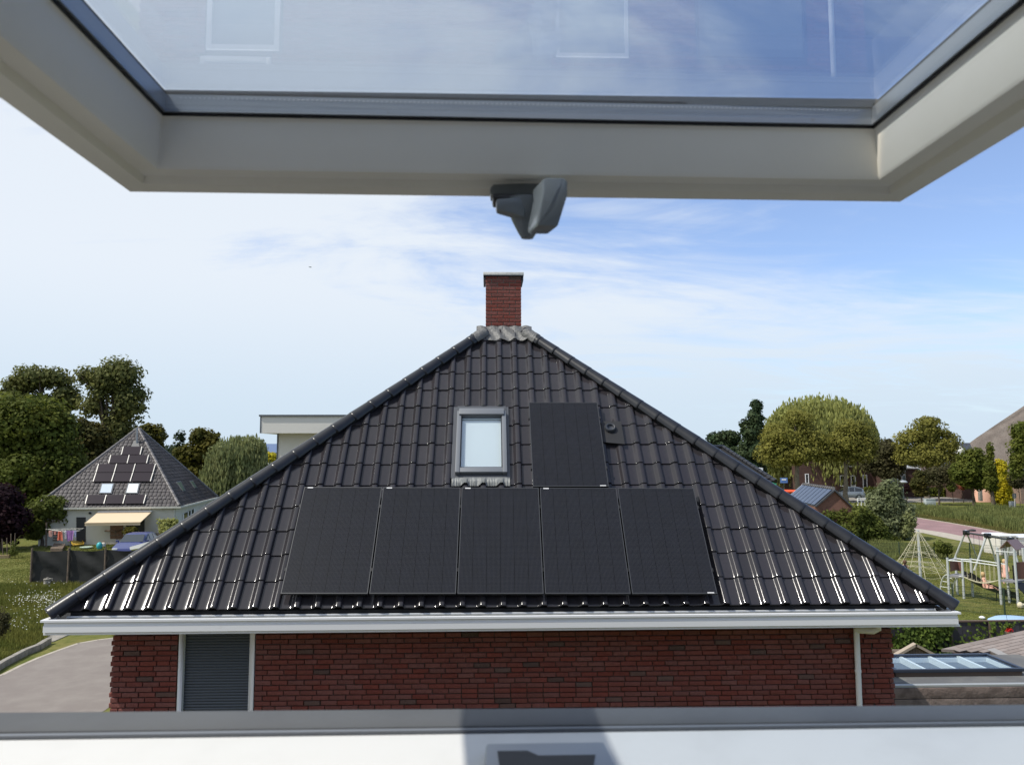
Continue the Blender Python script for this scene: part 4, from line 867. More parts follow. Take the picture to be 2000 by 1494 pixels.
def blades(name, label, poly, n, h, w, lm, seed, hvar=.5, z0=0.0, cat='grass'):
    """upright blades scattered in a ground polygon"""
    g_ = np.random.default_rng(seed); pp = np.array([[p.x, p.y] for p in poly]); lo = pp.min(0); hi = pp.max(0); pts = []
    while len(pts) < n:
        c = lo+(hi-lo)*g_.random((n, 2)); ins = np.zeros(len(c), bool); j = len(pp)-1
        for i in range(len(pp)):
            xi, yi = pp[i]; xj, yj = pp[j]; cond = ((yi > c[:, 1]) != (yj > c[:, 1])) & (c[:, 0] < (xj-xi)*(c[:, 1]-yi)/(yj-yi+1e-9)+xi); ins ^= cond; j = i
        pts += list(c[ins])
    p = np.array(pts[:n]); clump = .75+.5*np.sin(p[:, 0]*.9+1.7*np.sin(p[:, 1]*.6))*np.cos(p[:, 1]*.8)
    hh = h*(1-hvar+hvar*g_.random(n))*clump; a = g_.random(n)*math.tau; dx = np.stack([np.cos(a), np.sin(a), 0*a], 1)*w*.5
    b = np.column_stack([p, np.full(n, z0)]); lean = g_.normal(size=(n, 3))*np.array([.18, .18, 0])*hh[:, None]
    t = b+np.array([0, 0, 1])*hh[:, None]+lean; v = np.stack([b-dx, b+dx, t+dx*.25, t-dx*.25], 1).reshape(-1, 3)
    return arr_obj(name, v, np.arange(len(v)).reshape(-1, 4), lm, kind='stuff', label=label, cat=cat)
mead = [G(-60, 1143), G(330, 1143), G(330, 1236), G(150, 1238), G(100, 1240), G(84, 1256), G(40, 1278), G(0, 1295), G(-60, 1330)]
blades('meadow_grass', 'rough meadow grass sloping down beside the beige road', mead, 52000, .34, .035, LM['meadow'], 60)
M['petal'] = mat('white_petals', (.75, .76, .7), .7, transl=.3)
g_ = np.random.default_rng(61); fl = []
for cpx, cpy, n, sp in ((85, 1180, 110, 26), (55, 1190, 50, 26), (100, 1192, 90, 18), (30, 1235, 24, 20), (60, 1215, 30, 30), (70, 1150, 22, 40)):
    for i in range(n):
        q = G(cpx+g_.normal()*sp, cpy+g_.normal()*6); fl.append(q+V(0, 0, .3+.15*g_.random()))
fv = []
for q in fl:
    s = .020*(.6+.6*g_.random()); fv += [q+V(-s, -s, s*.6), q+V(s, -s, -s*.3), q+V(s, s, s*.5), q+V(-s, s, 0)]
fv = np.array([tuple(q) for q in fv]); arr_obj('white_flowers', fv, np.arange(len(fv)).reshape(-1, 4), M['petal'], kind='stuff', label='small white wild flowers in the meadow grass', cat='flowers')
reeds = [G(1700, 1001), G(1790, 999), G(2060, 999), G(2060, 1046), G(1990, 1040), G(1930, 1027), G(1850, 1012), G(1790, 1006), G(1700, 1006)]
blades('reeds', 'green reeds filling the ditch bank before the far road', reeds, 24000, 1.0, .08, LM['reed'], 62, .4)
M['dry'] = leafmat('dry_grass', (.20, .17, .06), (.15, .15, .05))
blades('dry_grass', 'dry yellow verge along the brick road', [G(1790, 1003), G(1850, 1012), G(1930, 1028), G(2060, 1050), G(2060, 1058), G(1990, 1045), G(1914, 1031), G(1787, 1010)], 7000, .22, .05, M['dry'], 63)
blades('lawn_grass', 'short lawn grass on the playground', [G(1740, 1110), G(1800, 1060), G(1960, 1080), G(2080, 1130), G(2080, 1240), G(1740, 1240)], 40000, .055, .03, LM['meadow'], 64)
blades('hedge_grass', 'tall grass along the back fence of the playground', [G(1690, 1070), G(1760, 1062), G(1850, 1075), G(1850, 1088), G(1760, 1090), G(1690, 1110)], 7000, .55, .05, LM['reed'], 65)
blades('lawn_grass', 'mown lawn left of the dark mesh fence', [G(-80, 1075), G(62, 1070), G(240, 1062), G(260, 1076), G(62, 1141), G(-80, 1143)], 30000, .06, .04, LM['meadow'], 66)
# far tree line
g_ = np.random.default_rng(70); v = []
n = 9000; x = (g_.random(n)-.5)*900; hgt = 7.2+2.6*np.sin(x*.021)+2.0*np.sin(x*.057+1)+1.2*np.sin(x*.13)
z = g_.random(n)*hgt; pos = np.stack([x, 430+g_.normal(size=n)*6+np.abs(x)*.05, z], 1); s = 1.5*(.5+g_.random((n, 1)))
nrm = g_.normal(size=(n, 3)); nrm /= np.linalg.norm(nrm, axis=1)[:, None]; t = np.cross(nrm, [0, 0, 1.]); b = np.cross(nrm, t)
v = np.stack([pos-t*s, pos-b*s, pos+t*s, pos+b*s], 1).reshape(-1, 3)
arr_obj('distant_treeline', v, np.arange(len(v)).reshape(-1, 4), leafmat('haze_tinted_leaves', (.06, .085, .06), (.05, .07, .055)), kind='stuff', label='low line of trees on the horizon, haze painted into its blue green leaves', cat='trees')  # no haze in the air; its blue is mixed into the leaf colour

# ------------------------------------------------------------------ left house with pyramid roof
def frame_h(C, ang):
    u = V(math.cos(ang), math.sin(ang), 0); v = V(-math.sin(ang), math.cos(ang), 0)
    return lambda a, b, z=0.0: C+u*a+v*b+V(0, 0, z)
M['stucco'] = mat('off_white_render', (0.60, 0.59, 0.53), .9, .1, noise=(.8, (0.52, 0.51, 0.45), .4, .7), bump=.2)
M['lefttile'] = mat('brown_grey_roof_tile', (0.07, 0.061, 0.061), .5, .45, noise=(2, (0.052, 0.046, 0.047), .4, .7), rand=.3)
M['awning'] = mat('cream_awning_cloth', (0.80, 0.66, 0.46), .8, .1, transl=.25)
M['darkdoor'] = mat('dark_door', (0.015, 0.017, 0.022), .4)
HF = P(350, 988, 59.7); HF.z = 0; ang = R(6.2)
HC = HF+V(-math.cos(ang)*5.15+math.sin(ang)*-6.0, -math.sin(ang)*5.15+math.cos(ang)*6.0, 0)
q = frame_h(HC, ang)
lh = empty('pyramid_house', q(0, -6), 'white rendered house with brown pyramid tiled roof, solar panels and cream awning', 'house')
ez = 2.78; ap = q(0, 0, 0); ap = V(ap.x, ap.y, P(274, 836, ap.y).z)
mb = MB(); mb.box((-4.85, -5.75, 0), (4.85, 5.75, ez)); mb.v = [tuple(q(*v)) for v in mb.v]; lw_ = part('wall', mb, M['stucco'], lh)
E4 = [q(-5.15, -6, ez), q(5.15, -6, ez), q(5.15, 6, ez), q(-5.15, 6, ez)]
mb = MB()
for i in range(4): mb.poly([E4[i], E4[(i+1) % 4], ap])
mb.poly(list(reversed(E4))); lr = part('roof', mb, mat('dark_underroof', (.03, .028, .028), .9), lh)
def tile_face(A, B, T, nrow, pitch, parent, mt, th=.045, raise_=.03):
    n = (B-A).cross(T-A).normalized(); d = (B-A); L = d.length; d.normalize(); mid = A+d*((T-A).dot(d)); up_v = T-mid; Hh = up_v.length; up_v.normalize(); xt = (T-A).dot(d); mb = MB()
    for k in range(nrow):
        s0 = Hh*k/nrow; s1 = Hh*(k+1)/nrow+.04; x0 = xt*s0/Hh; x1 = L-(L-xt)*s0/Hh; m_ = max(1, int((x1-x0)/pitch)); x0b = x0+((x1-x0)-m_*pitch)/2+(pitch/2 if k % 2 else 0)*0
        for j in range(m_):
            a = x0b+j*pitch; p = lambda x, s, h: A+d*x+up_v*s+n*h; o = random.uniform(-.004, .004)
            mb.slab([p(a+.012, s0, raise_+o+th), p(a+pitch*.62, s0, raise_+o+th), p(a+pitch*.62, s1, raise_+o+.012), p(a+.012, s1, raise_+o+.012)], n, .02)
            mb.slab([p(a+pitch*.62, s0, raise_+o+th+.035), p(a+pitch-.02, s0, raise_+o+th+.025), p(a+pitch-.02, s1, raise_+o+.03), p(a+pitch*.62, s1, raise_+o+.045)], n, .03)
    part('roof_tiling', mb, mt, parent, kind='stuff'); return n
nf = tile_face(E4[0], E4[1], ap, 24, .31, lr, M['lefttile'])
nside = tile_face(E4[1], E4[2], ap, 24, .34, lr, M['lefttile'])
tile_face(E4[3], E4[0], ap, 24, .5, lr, M['lefttile'])
M['lefthip'] = mat('grey_hip_tile', (0.13, 0.12, 0.118), .5, .4, rand=.2, oi=True)
for i in (0, 1, 2):
    A = E4[i]+V(0, 0, .08); d = ap-A; n_ = 21
    for k in range(n_):
        mb = MB(); mb.tube([A+d*(k/n_), A+d*((k+1.08)/n_)], [.14, .115], 8); part('hip_tile', mb, M['lefthip'], lr, 60)
mb = MB(); mb.box((-5.3, -6.15, ez-.1), (5.3, -6.0, ez+.03)); mb.box((5.15, -6.0, ez-.1), (5.3, 6.1, ez+.03)); mb.v = [tuple(q(*v)) for v in mb.v]; part('gutter', mb, M['stucco'], lh)
mb = MB()
for i in range(13): x = -4.5+i*.75; mb.box((x, -5.98, ez-.17), (x+.09, -5.76, ez-.05))
mb.v = [tuple(q(*v)) for v in mb.v]; part('rafter_ends', mb, M['stucco'], lh)
mb = MB(); mb.tube([q(4.75, -5.82, 0), q(4.75, -5.82, ez-.1)], .05, 8); part('downpipe', mb, M['stucco'], lh)
mb = MB(); c = PL(267, 868, E4[0], nf); mb.tube([c+V(0, 0, -.1), P(267, 835, c.y)], .085, 10); fl_ = part('flue_pipe', mb, mat('dull_steel', (.3, .3, .31), .35, metal=.6), lh, 40)
mb = MB(); mb.slab([PL(x_, y_, E4[0]+nf*.12, nf) for x_, y_ in ((256, 872), (272, 872), (271, 860), (262, 860))], nf, .03); part('flue_flashing', mb, M['lead'], lh)
def quadp(pts, P0, n, off): return [PL(x_, y_, P0+n*off, n) for x_, y_ in pts]
def far_panel(pts, rail=(True, True)):
    o = part('solar_panel', (lambda mb: (mb.slab(pts, nf, .05), mb)[1])(MB()), M['solar_far'], lh)
    u_ = (pts[1]-pts[0]).normalized()
    for i, (a, b) in enumerate(((pts[0], pts[3]), (pts[1], pts[2]))):
        if rail[i]:
            sgn = -1 if i == 0 else 1; mb = MB(); mb.slab([a+u_*(sgn*.07 if i == 0 else .012)+nf*.012, a+u_*(-.012 if i == 0 else .07)+nf*.012, b+u_*(-.012 if i == 0 else .07)+nf*.012, b+u_*(sgn*.07 if i == 0 else .012)+nf*.012], nf, .07); part('frame_rail', mb, M['silver'], o)
def prow(tl, tr, bl, br, n):
    for i in range(n):
        g0 = .006; a = i/n+(g0 if i else 0); b = (i+1)/n-.028*(n > 1 and i < n-1)
        L2 = lambda p, r, t: (p[0]+(r[0]-p[0])*t, p[1]+(r[1]-p[1])*t)
        far_panel(quadp([L2(bl, br, a), L2(bl, br, b), L2(tl, tr, b), L2(tl, tr, a)], E4[0], nf, .2), (i == 0, True))
prow((242, 871.8), (276, 872), (238, 887.4), (272.5, 887.5), 1)
prow((217.5, 888.6), (289, 888.4), (213.2, 904.2), (285, 904.2), 2)
prow((193.5, 906), (302.5, 905.4), (188.8, 922), (298, 921.6), 3)
prow((188.6, 923), (297.7, 922.6), (183, 940), (292.4, 939.6), 3)
prow((172.4, 966.2), (283.8, 965.8), (167.6, 983.4), (279, 982.8), 3)
M['skyglass'] = mat('painted_sky_glass', (.55, .62, .70), .12, .8)  # the sky's reflection is painted in as a pale blue base colour
def far_win(pts, n, P0, nm='roof_window', g=None, fr=None):
    e_ = part(nm, (lambda mb: (mb.slab(quadp(pts, P0, n, .14), n, .1), mb)[1])(MB()), fr or M['alu'], lh)
    c = V(*[sum(p[i] for p in pts)/4 for i in (0, 1)], 0); ins = [(c.x+(x_-c.x)*.82, c.y+(y_-c.y)*.84) for x_, y_ in pts]
    part('pane', (lambda mb: (mb.slab(quadp(ins, P0, n, .165), n, .02), mb)[1])(MB()), g or M['skyglass'], e_)
far_win([(192.5, 963.3), (218, 963.3), (223.2, 943.4), (198, 943.6)], nf, E4[0])
far_win([(244, 963.3), (269, 963.3), (273.6, 943.2), (250, 943.2)], nf, E4[0], g=mat('white_blind_glass', (.78, .80, .80), .2))
gg = mat('green_tinted_glass', (.10, .14, .12), .15, .5)
far_win([(357.8, 959), (363, 958), (353, 939), (344.5, 940)], nside, E4[1], g=gg)
far_win([(381, 953), (385.5, 952), (376.5, 937.5), (370.5, 938.5)], nside, E4[1], g=gg)
# awning
A0 = q(-9, -5.78, 0); fn = V(math.sin(ang), -math.cos(ang), 0)
def wallp(px, py, off=.04): return PL(px, py, q(0, -5.75)+fn*off, fn)
a, b = wallp(192, 999.5), wallp(297, 998.3); fdist = fn*2.7
cA = PL(166, 1019, a+fdist, fn); cB = PL(274, 1022, a+fdist, fn); cB.z = cA.z = (cA.z+cB.z)/2
mb = MB(); mb.slab([a, b, cB, cA], V(0, 0, 1), .02); aw = part('awning', mb, M['awning'], lh)
mb = MB(); mb.hexa([a-V(0, 0, .08), b-V(0, 0, .08), b+V(0, 0, -.08)+fn*.14, a+V(0, 0, -.08)+fn*.14], [a+V(0, 0, .06), b+V(0, 0, .06), b+V(0, 0, .06)+fn*.14, a+V(0, 0, .06)+fn*.14]); part('cassette', mb, M['white'], aw)
mb = MB(); mb.tube([cA, cB], .05, 8); mb.hexa([cA-V(0, 0, .2), cB-V(0, 0, .2), cB+fn*.01-V(0, 0, .2), cA+fn*.01-V(0, 0, .2)], [cA, cB, cB+fn*.01, cA+fn*.01]); part('front_bar', mb, M['awning'], aw)
for t in (.12, .88):
    mb = MB(); e0 = a.lerp(b, t)-V(0, 0, .16); e1 = cA.lerp(cB, t)-V(0, 0, .10); mm = e0.lerp(e1, .5)+(b-a).normalized()*(.5 if t < .5 else -.5); mb.tube([e0, mm, e1], .025, 6); part('folding_arm', mb, M['white'], aw)
def wall_thing(name, pts, mt, off=.05, parent=lh, th=.05, plane=None, n=None):
    n = n or fn; P_ = plane if plane is not None else q(0, -5.75)
    mb = MB(); mb.slab([PL(x_, y_, P_+n*off, n) for x_, y_ in pts], n, th); return part(name, mb, mt, parent)
d_ = wall_thing('door', [(149, 1058), (167, 1058), (167, 1010), (149, 1010)], M['darkdoor'])
d_ = wall_thing('patio_door', [(246, 1052), (282, 1052), (282, 1006), (246, 1006)], M['darkdoor'])
w_ = wall_thing('brick_panel', [(215, 1052), (240, 1052), (240, 1006), (215, 1006)], mat('brown_brick_panel', (.2, .12, .08), .9, noise=(6, (.14, .09, .06), .4, .7)))
wall_thing('wall_lamp', [(173, 1004), (177, 1004), (177, 1000), (173, 1000)], M['black'], .15, th=.12)
ns_ = V(math.cos(ang), math.sin(ang), 0); sp = q(4.85, 0)
M['winwhite'] = M['white']
w_ = wall_thing('window', [(358.3, 1017), (381, 1003), (380.5, 993), (358, 1003.5)], M['glassdark'], .03, plane=sp, n=ns_)
for k in (.0, .42, .68, .97):
    x_ = 358+22*k; y0_ = 1017-14*k; y1_ = 1003.5-10.5*k
    mb = MB(); mb.slab([PL(*c_, sp+ns_*.06, ns_) for c_ in ((x_, y0_), (x_+1.5, y0_-.9), (x_+1.5, y1_-.7), (x_, y1_))], ns_, .04); part('frame', mb, M['white'], w_)
w_ = wall_thing('window', [(401, 995), (407, 991), (407, 983), (401, 986)], M['glassdark'], .03, plane=sp, n=ns_)
# ------------------------------------------------------------------ garden of the left house
M['wood'] = mat('weathered_wood', (0.17, 0.13, 0.10), .9, .1, noise=(6, (0.11, 0.09, 0.07), .4, .7), bump=.4, rand=.15)
M['woodlight'] = mat('pale_wood', (0.42, 0.31, 0.17), .8, .2)
M['terrace'] = mat('red_brown_terrace', (0.17, 0.115, 0.10), .9, .1, noise=(3, (0.12, 0.09, 0.08), .4, .7))
sheet('terrace', [G(150, 1062), G(232, 1064), G(300, 1062), G(300, 1050), G(150, 1050)], M['terrace'], .012)
def pole(mb, px, y_top, y_base, r=.03, seg=6, dy=0):
    b = G(px, y_base); t = P(px+dy, y_top, b.y); mb.tube([b, t], r, seg); return b, t
# mesh fence
M['mesh'] = mat('black_windbreak_mesh', (0.030, 0.031, 0.030), .8, .2, noise=(1.2, (0.042, 0.043, 0.041), .4, .7))
fA = G(62, 1141); fB = G(420, 1141)+V(0, .8, 0); ft = P(62, 1073, fA.y).z; fd = (fB-fA); fL = fd.length; fd.normalize()
mf = empty('mesh_fence', fA, 'black fabric windbreak fence on wooden posts behind the meadow', 'fence')
npost = 6; sp_ = (G(131, 1141)-fA).length
for i in range(npost):
    p = fA+fd*sp_*i; mb = MB(); mb.tube([p-V(0, .13, 0), p+V(0, -.13, ft+.08)], .05, 8); part('post', mb, M['wood'], mf, 50)
    if i < npost-1:
        nx, nz_ = 16, 9; v = []; f = []
        for k in range(nz_):
            for j in range(nx):
                t = j/(nx-1); h = k/(nz_-1); sag = .09*math.sin(math.pi*t)*h**2
                v.append(tuple(p+fd*sp_*t+V(0, -.05-.05*math.sin(h*9+t*4+i)*math.sin(math.pi*t)-.03*math.sin(t*11+h*14), .02+(ft-.05-sag)*h)))
        for k in range(nz_-1):
            for j in range(nx-1): a = k*nx+j; f.append((a, a+1, a+nx+1, a+nx))
        mb = MB(); mb.v = v; mb.f = f; part('mesh_panel', mb, M['mesh'], mf, 80)
mb = MB(); b = G(92, 1145); mb.lathe([(.17, 0), (.17, .34), (.19, .35), (.19, .40), (.06, .41), (.05, .46)], seg=14); mb.v = [tuple(V(*v_)+b) for v_ in mb.v]; part('drain_stub', mb, M['concrete'], at=b, smooth=40, label='round grey concrete stub standing before the mesh fence', cat='drain')
# raised planting bed with canes, far left
b = G(10, 1090); rb = empty('planting_bed', b, 'pale timber raised bed with bare canes at the left edge', 'planter')
mb = MB(); p0 = G(-30, 1092); p1 = G(18, 1090); mb.hexa([p0, p1, p1+V(0, .12, 0), p0+V(0, .12, 0)], [x+V(0, 0, .22) for x in (p0, p1, p1+V(0, .12, 0), p0+V(0, .12, 0))]); part('front_board', mb, M['woodlight'], rb)
for px, yt in ((14, 1050), (21, 1042), (28, 1041), (6, 1052)):
    mb = MB(); pole(mb, px, yt, 1086, .03, 6, (px-18)*.15); part('cane', mb, M['wood'], rb)
tree('tomato_plant', 'small climbing plant on a cane beside the raised bed', G(26, 1090).y, 27, [(27, 1066, 4, 8), (25, 1078, 8, 8)], LM['bush'], r=.02, nclump=40, cr=.2, nleaf=20, leaf=.09, seed=80, cat='plant', nl=2)
# laundry rack
b = G(137, 1076); lr_ = empty('drying_rack', b, 'outdoor drying rack with grey arms beside the timber play frame', 'drying rack')
zt = P(137, 1036, b.y).z; mb = MB(); mb.tube([b, V(b.x, b.y, zt+.1)], .03, 8); part('pole', mb, M['alu'], lr_)
rl_ = P(90, 1033, b.y+.8); rr2 = P(156, 1036, b.y-.5); tp = P(164, 1031, b.y+1.2); fr_ = P(120, 1038, b.y-1.2)
for a, c in ((V(b.x, b.y, zt), rl_), (V(b.x, b.y, zt), rr2), (V(b.x, b.y, zt), tp), (V(b.x, b.y, zt), fr_)):
    mb = MB(); mb.tube([a-V(0, 0, .15), c], .016, 6); part('arm', mb, M['silver'], lr_)
for t in (.4, .7, .97):
    mb = MB(); o_ = V(b.x, b.y, zt); mb.tube([o_.lerp(rl_, t), o_.lerp(fr_, t), o_.lerp(rr2, t), o_.lerp(tp, t), o_.lerp(rl_, t)], .006, 4); part('line', mb, M['silver'], lr_)
def cloth(name, label, x0, x1, y0, y1, c, seed, D=None, taper=0.0):
    rn = random.Random(seed); D = D or b.y-.9; mb = MB(); nx, nz_ = 9, 8; f = []; v = []
    for k in range(nz_):
        for j in range(nx):
            t = j/(nx-1); h = k/(nz_-1); px = x0+(x1-x0)*(t+(.5-t)*taper*h); py = y0+(y1-y0)*(h+.05*math.sin(t*5+seed)*h)
            q_ = P(px, py, D+.05*math.sin(t*9+seed)*h+.03*math.sin(t*17)); v.append(tuple(q_))
    for k in range(nz_-1):
        for j in range(nx-1): a = k*nx+j; f.append((a, a+1, a+nx+1, a+nx))
    mb.v = v; mb.f = f; part(name, mb, mat(name+'_cloth', c, .9, .1, transl=.3, noise=(8, tuple(min(1, x*1.25) for x in c), .4, .6)), at=P((x0+x1)/2, y0, D), smooth=80, label=label, cat='laundry', group=None)
cloth('towel', 'lilac towel hanging on the drying rack, widest piece', 129, 144, 1036, 1056, (.42, .22, .50), 1, taper=.35)
cloth('cloth', 'white cloth beside the lilac towel on the drying rack', 126.5, 129.5, 1036, 1052, (.75, .72, .78), 2)
cloth('cloth', 'orange red patterned garment in the middle of the drying rack', 113, 121.5, 1037, 1055.5, (.62, .18, .12), 3, taper=-.3)
cloth('cloth', 'pale pink garment at the left end of the drying rack', 95, 102, 1036, 1048, (.60, .38, .33), 4)
cloth('cloth', 'small pale blue cloth at the right end of the drying rack', 145, 149, 1036, 1048, (.50, .52, .70), 5)
cloth('cloth', 'small salmon cloth between the pink and orange garments', 105, 110, 1037, 1044, (.55, .28, .24), 6)
# timber play frame
b = G(108, 1066); pf_ = empty('timber_play_set', b, 'dark weathered timber climbing frame under the leafy shrub', 'climbing frame')
for px, yt, yb in ((90, 1020, 1068), (103, 1022, 1064), (106, 1004, 1060), (118, 1020, 1061), (124, 1022, 1060)):
    mb = MB(); pole(mb, px, yt, yb, .06, 6, 1); part('post', mb, M['wood'], pf_)
for (x0_, y0_, x1_, y1_) in ((93, 1020, 106, 1018), (104, 1006, 116, 1019), (104, 1040, 112, 1040), (104, 1045, 112, 1045), (104, 1050, 112, 1050), (103, 1055, 112, 1055)):
    mb = MB(); mb.tube([P(x0_, y0_, b.y), P(x1_, y1_, b.y)], .05, 6); part('beam', mb, M['wood'], pf_)
mb = MB(); mb.slab([G(98, 1071, .25), G(122, 1071, .25), G(128, 1062, .25), G(106, 1060, .25)], (0, 0, 1), .2); part('platform', mb, M['wood'], pf_)
mb = MB(); a, c = G(140, 1060, 1.0), G(153, 1066, .12); a = P(139, 1049, b.y+1); c = P(154, 1063, b.y-.3)
w_d = V(.16, .42, 0); mb.slab([a-w_d, a+w_d, c+w_d, c-w_d], V(0, 0, 1), .05); mb.slab([a-w_d, c-w_d, c-w_d+V(0, 0, .13), a-w_d+V(0, 0, .13)], V(1, -1, 0), .03); mb.slab([a+w_d, c+w_d, c+w_d+V(0, 0, .13), a+w_d+V(0, 0, .13)], V(1, -1, 0), .03)
part('toy_slide', mb, mat('yellow_plastic', (.55, .36, .06), .4), at=c, label='small yellow plastic slide beside the drying rack', cat='slide')
mb = MB(); c = G(157, 1061); mb.lathe([(.16, 0), (.20, .3), (.15, .8), (.05, 1.0)], c=c, seg=10); part('garden_ornament', mb, mat('grey_stone', (.3, .29, .28), .9), at=c, smooth=50, label='grey pointed garden ornament before the dark door', cat='ornament')
mb = MB(); c = G(194, 1072); mb.lathe([(.12, 0), (.18, .1), (.21, .24), (.17, .4), (.08, .48)], c=c, seg=14); part('toy_bucket', mb, mat('turquoise_plastic', (.05, .42, .46), .4), at=c, smooth=50, label='round turquoise plastic toy on the lawn', cat='toy')
mb = MB(); c = G(168, 1071); mb.lathe([(.30, 0), (.42, .08), (.44, .12), (.30, .1)], c=c, seg=16); part('sand_tray', mb, mat('mint_plastic', (.5, .62, .52), .4), at=c, smooth=50, label='flat mint green tray lying on the lawn', cat='toy')
mb = MB(); c = G(201, 1068); mb.lathe([(.12, 0), (.2, .05), (.2, .25), (.12, .32)], c=c, seg=10); part('toy_ball', mb, mat('white_plastic', (.7, .7, .66), .4), at=c, smooth=50, label='small white toy right of the turquoise toy', cat='toy')
b = G(222, 1064); wp = empty('wood_pile', b, 'pile of brown branches and logs under the awning', 'wood pile'); rn = random.Random(5)
for i in range(26):
    a = G(rn.uniform(196, 236), rn.uniform(1056, 1066))+V(0, 0, rn.uniform(.1, 1.1)); mb = MB(); mb.tube([a, a+V(rn.uniform(-1, 1), rn.uniform(-.5, .5), rn.uniform(-.25, .45))], rn.uniform(.04, .09), 6); part('log', mb, M['wood'], wp)
b = G(225, 1062); bt = empty('bird_house', b, 'small open gabled wooden bird table on a thick post', 'bird table')
mb = MB(); mb.tube([b, P(224, 1036, b.y)], .09, 8); part('post', mb, M['wood'], bt)
mb = MB(); t = P(224, 1025, b.y); mb.slab([t+V(0, -.3, 0), t+V(0, .3, 0), t+V(-.55, .3, -.45), t+V(-.55, -.3, -.45)], V(-1, 0, 1), .04); mb.slab([t+V(0, .3, 0), t+V(0, -.3, 0), t+V(.55, -.3, -.45), t+V(.55, .3, -.45)], V(1, 0, 1), .04); part('roof', mb, M['wood'], bt)
mb = MB(); t = P(224, 1036, b.y); mb.box((-.45, -.3, 0), (.45, .3, .05), Matrix.Translation(t)); part('tray', mb, M['wood'], bt)
# picket fence
b = G(300, 1068); pk = empty('picket_fence', b, 'low grey wooden picket fence behind the blue car', 'fence')
for i in range(22):
    p = G(292+i*2.6, 1066); mb = MB(); mb.box((-.035, -.012, 0), (.035, .012, .95), Matrix.Translation(p)); part('picket', mb, M['wood'], pk)
for z_ in (.25, .75):
    mb = MB(); mb.tube([G(291, 1066, 0)+V(0, .03, z_), G(350, 1066, 0)+V(0, .03, z_)], .025, 6); part('rail', mb, M['wood'], pk)
mb = MB(); c = G(306, 1060); mb.hexa([c+V(-1.1, -.3, .0), c+V(1.1, -.3, 0), c+V(1.1, .5, 0), c+V(-1.1, .5, 0)], [c+V(-1, -.3, .95), c+V(1.0, -.3, .95), c+V(.9, .5, 1.05), c+V(-.9, .5, 1.05)]); part('storage_box', mb, M['darkdoor'], at=c, bevel=.06, label='black storage box against the white wall behind the picket fence', cat='box')
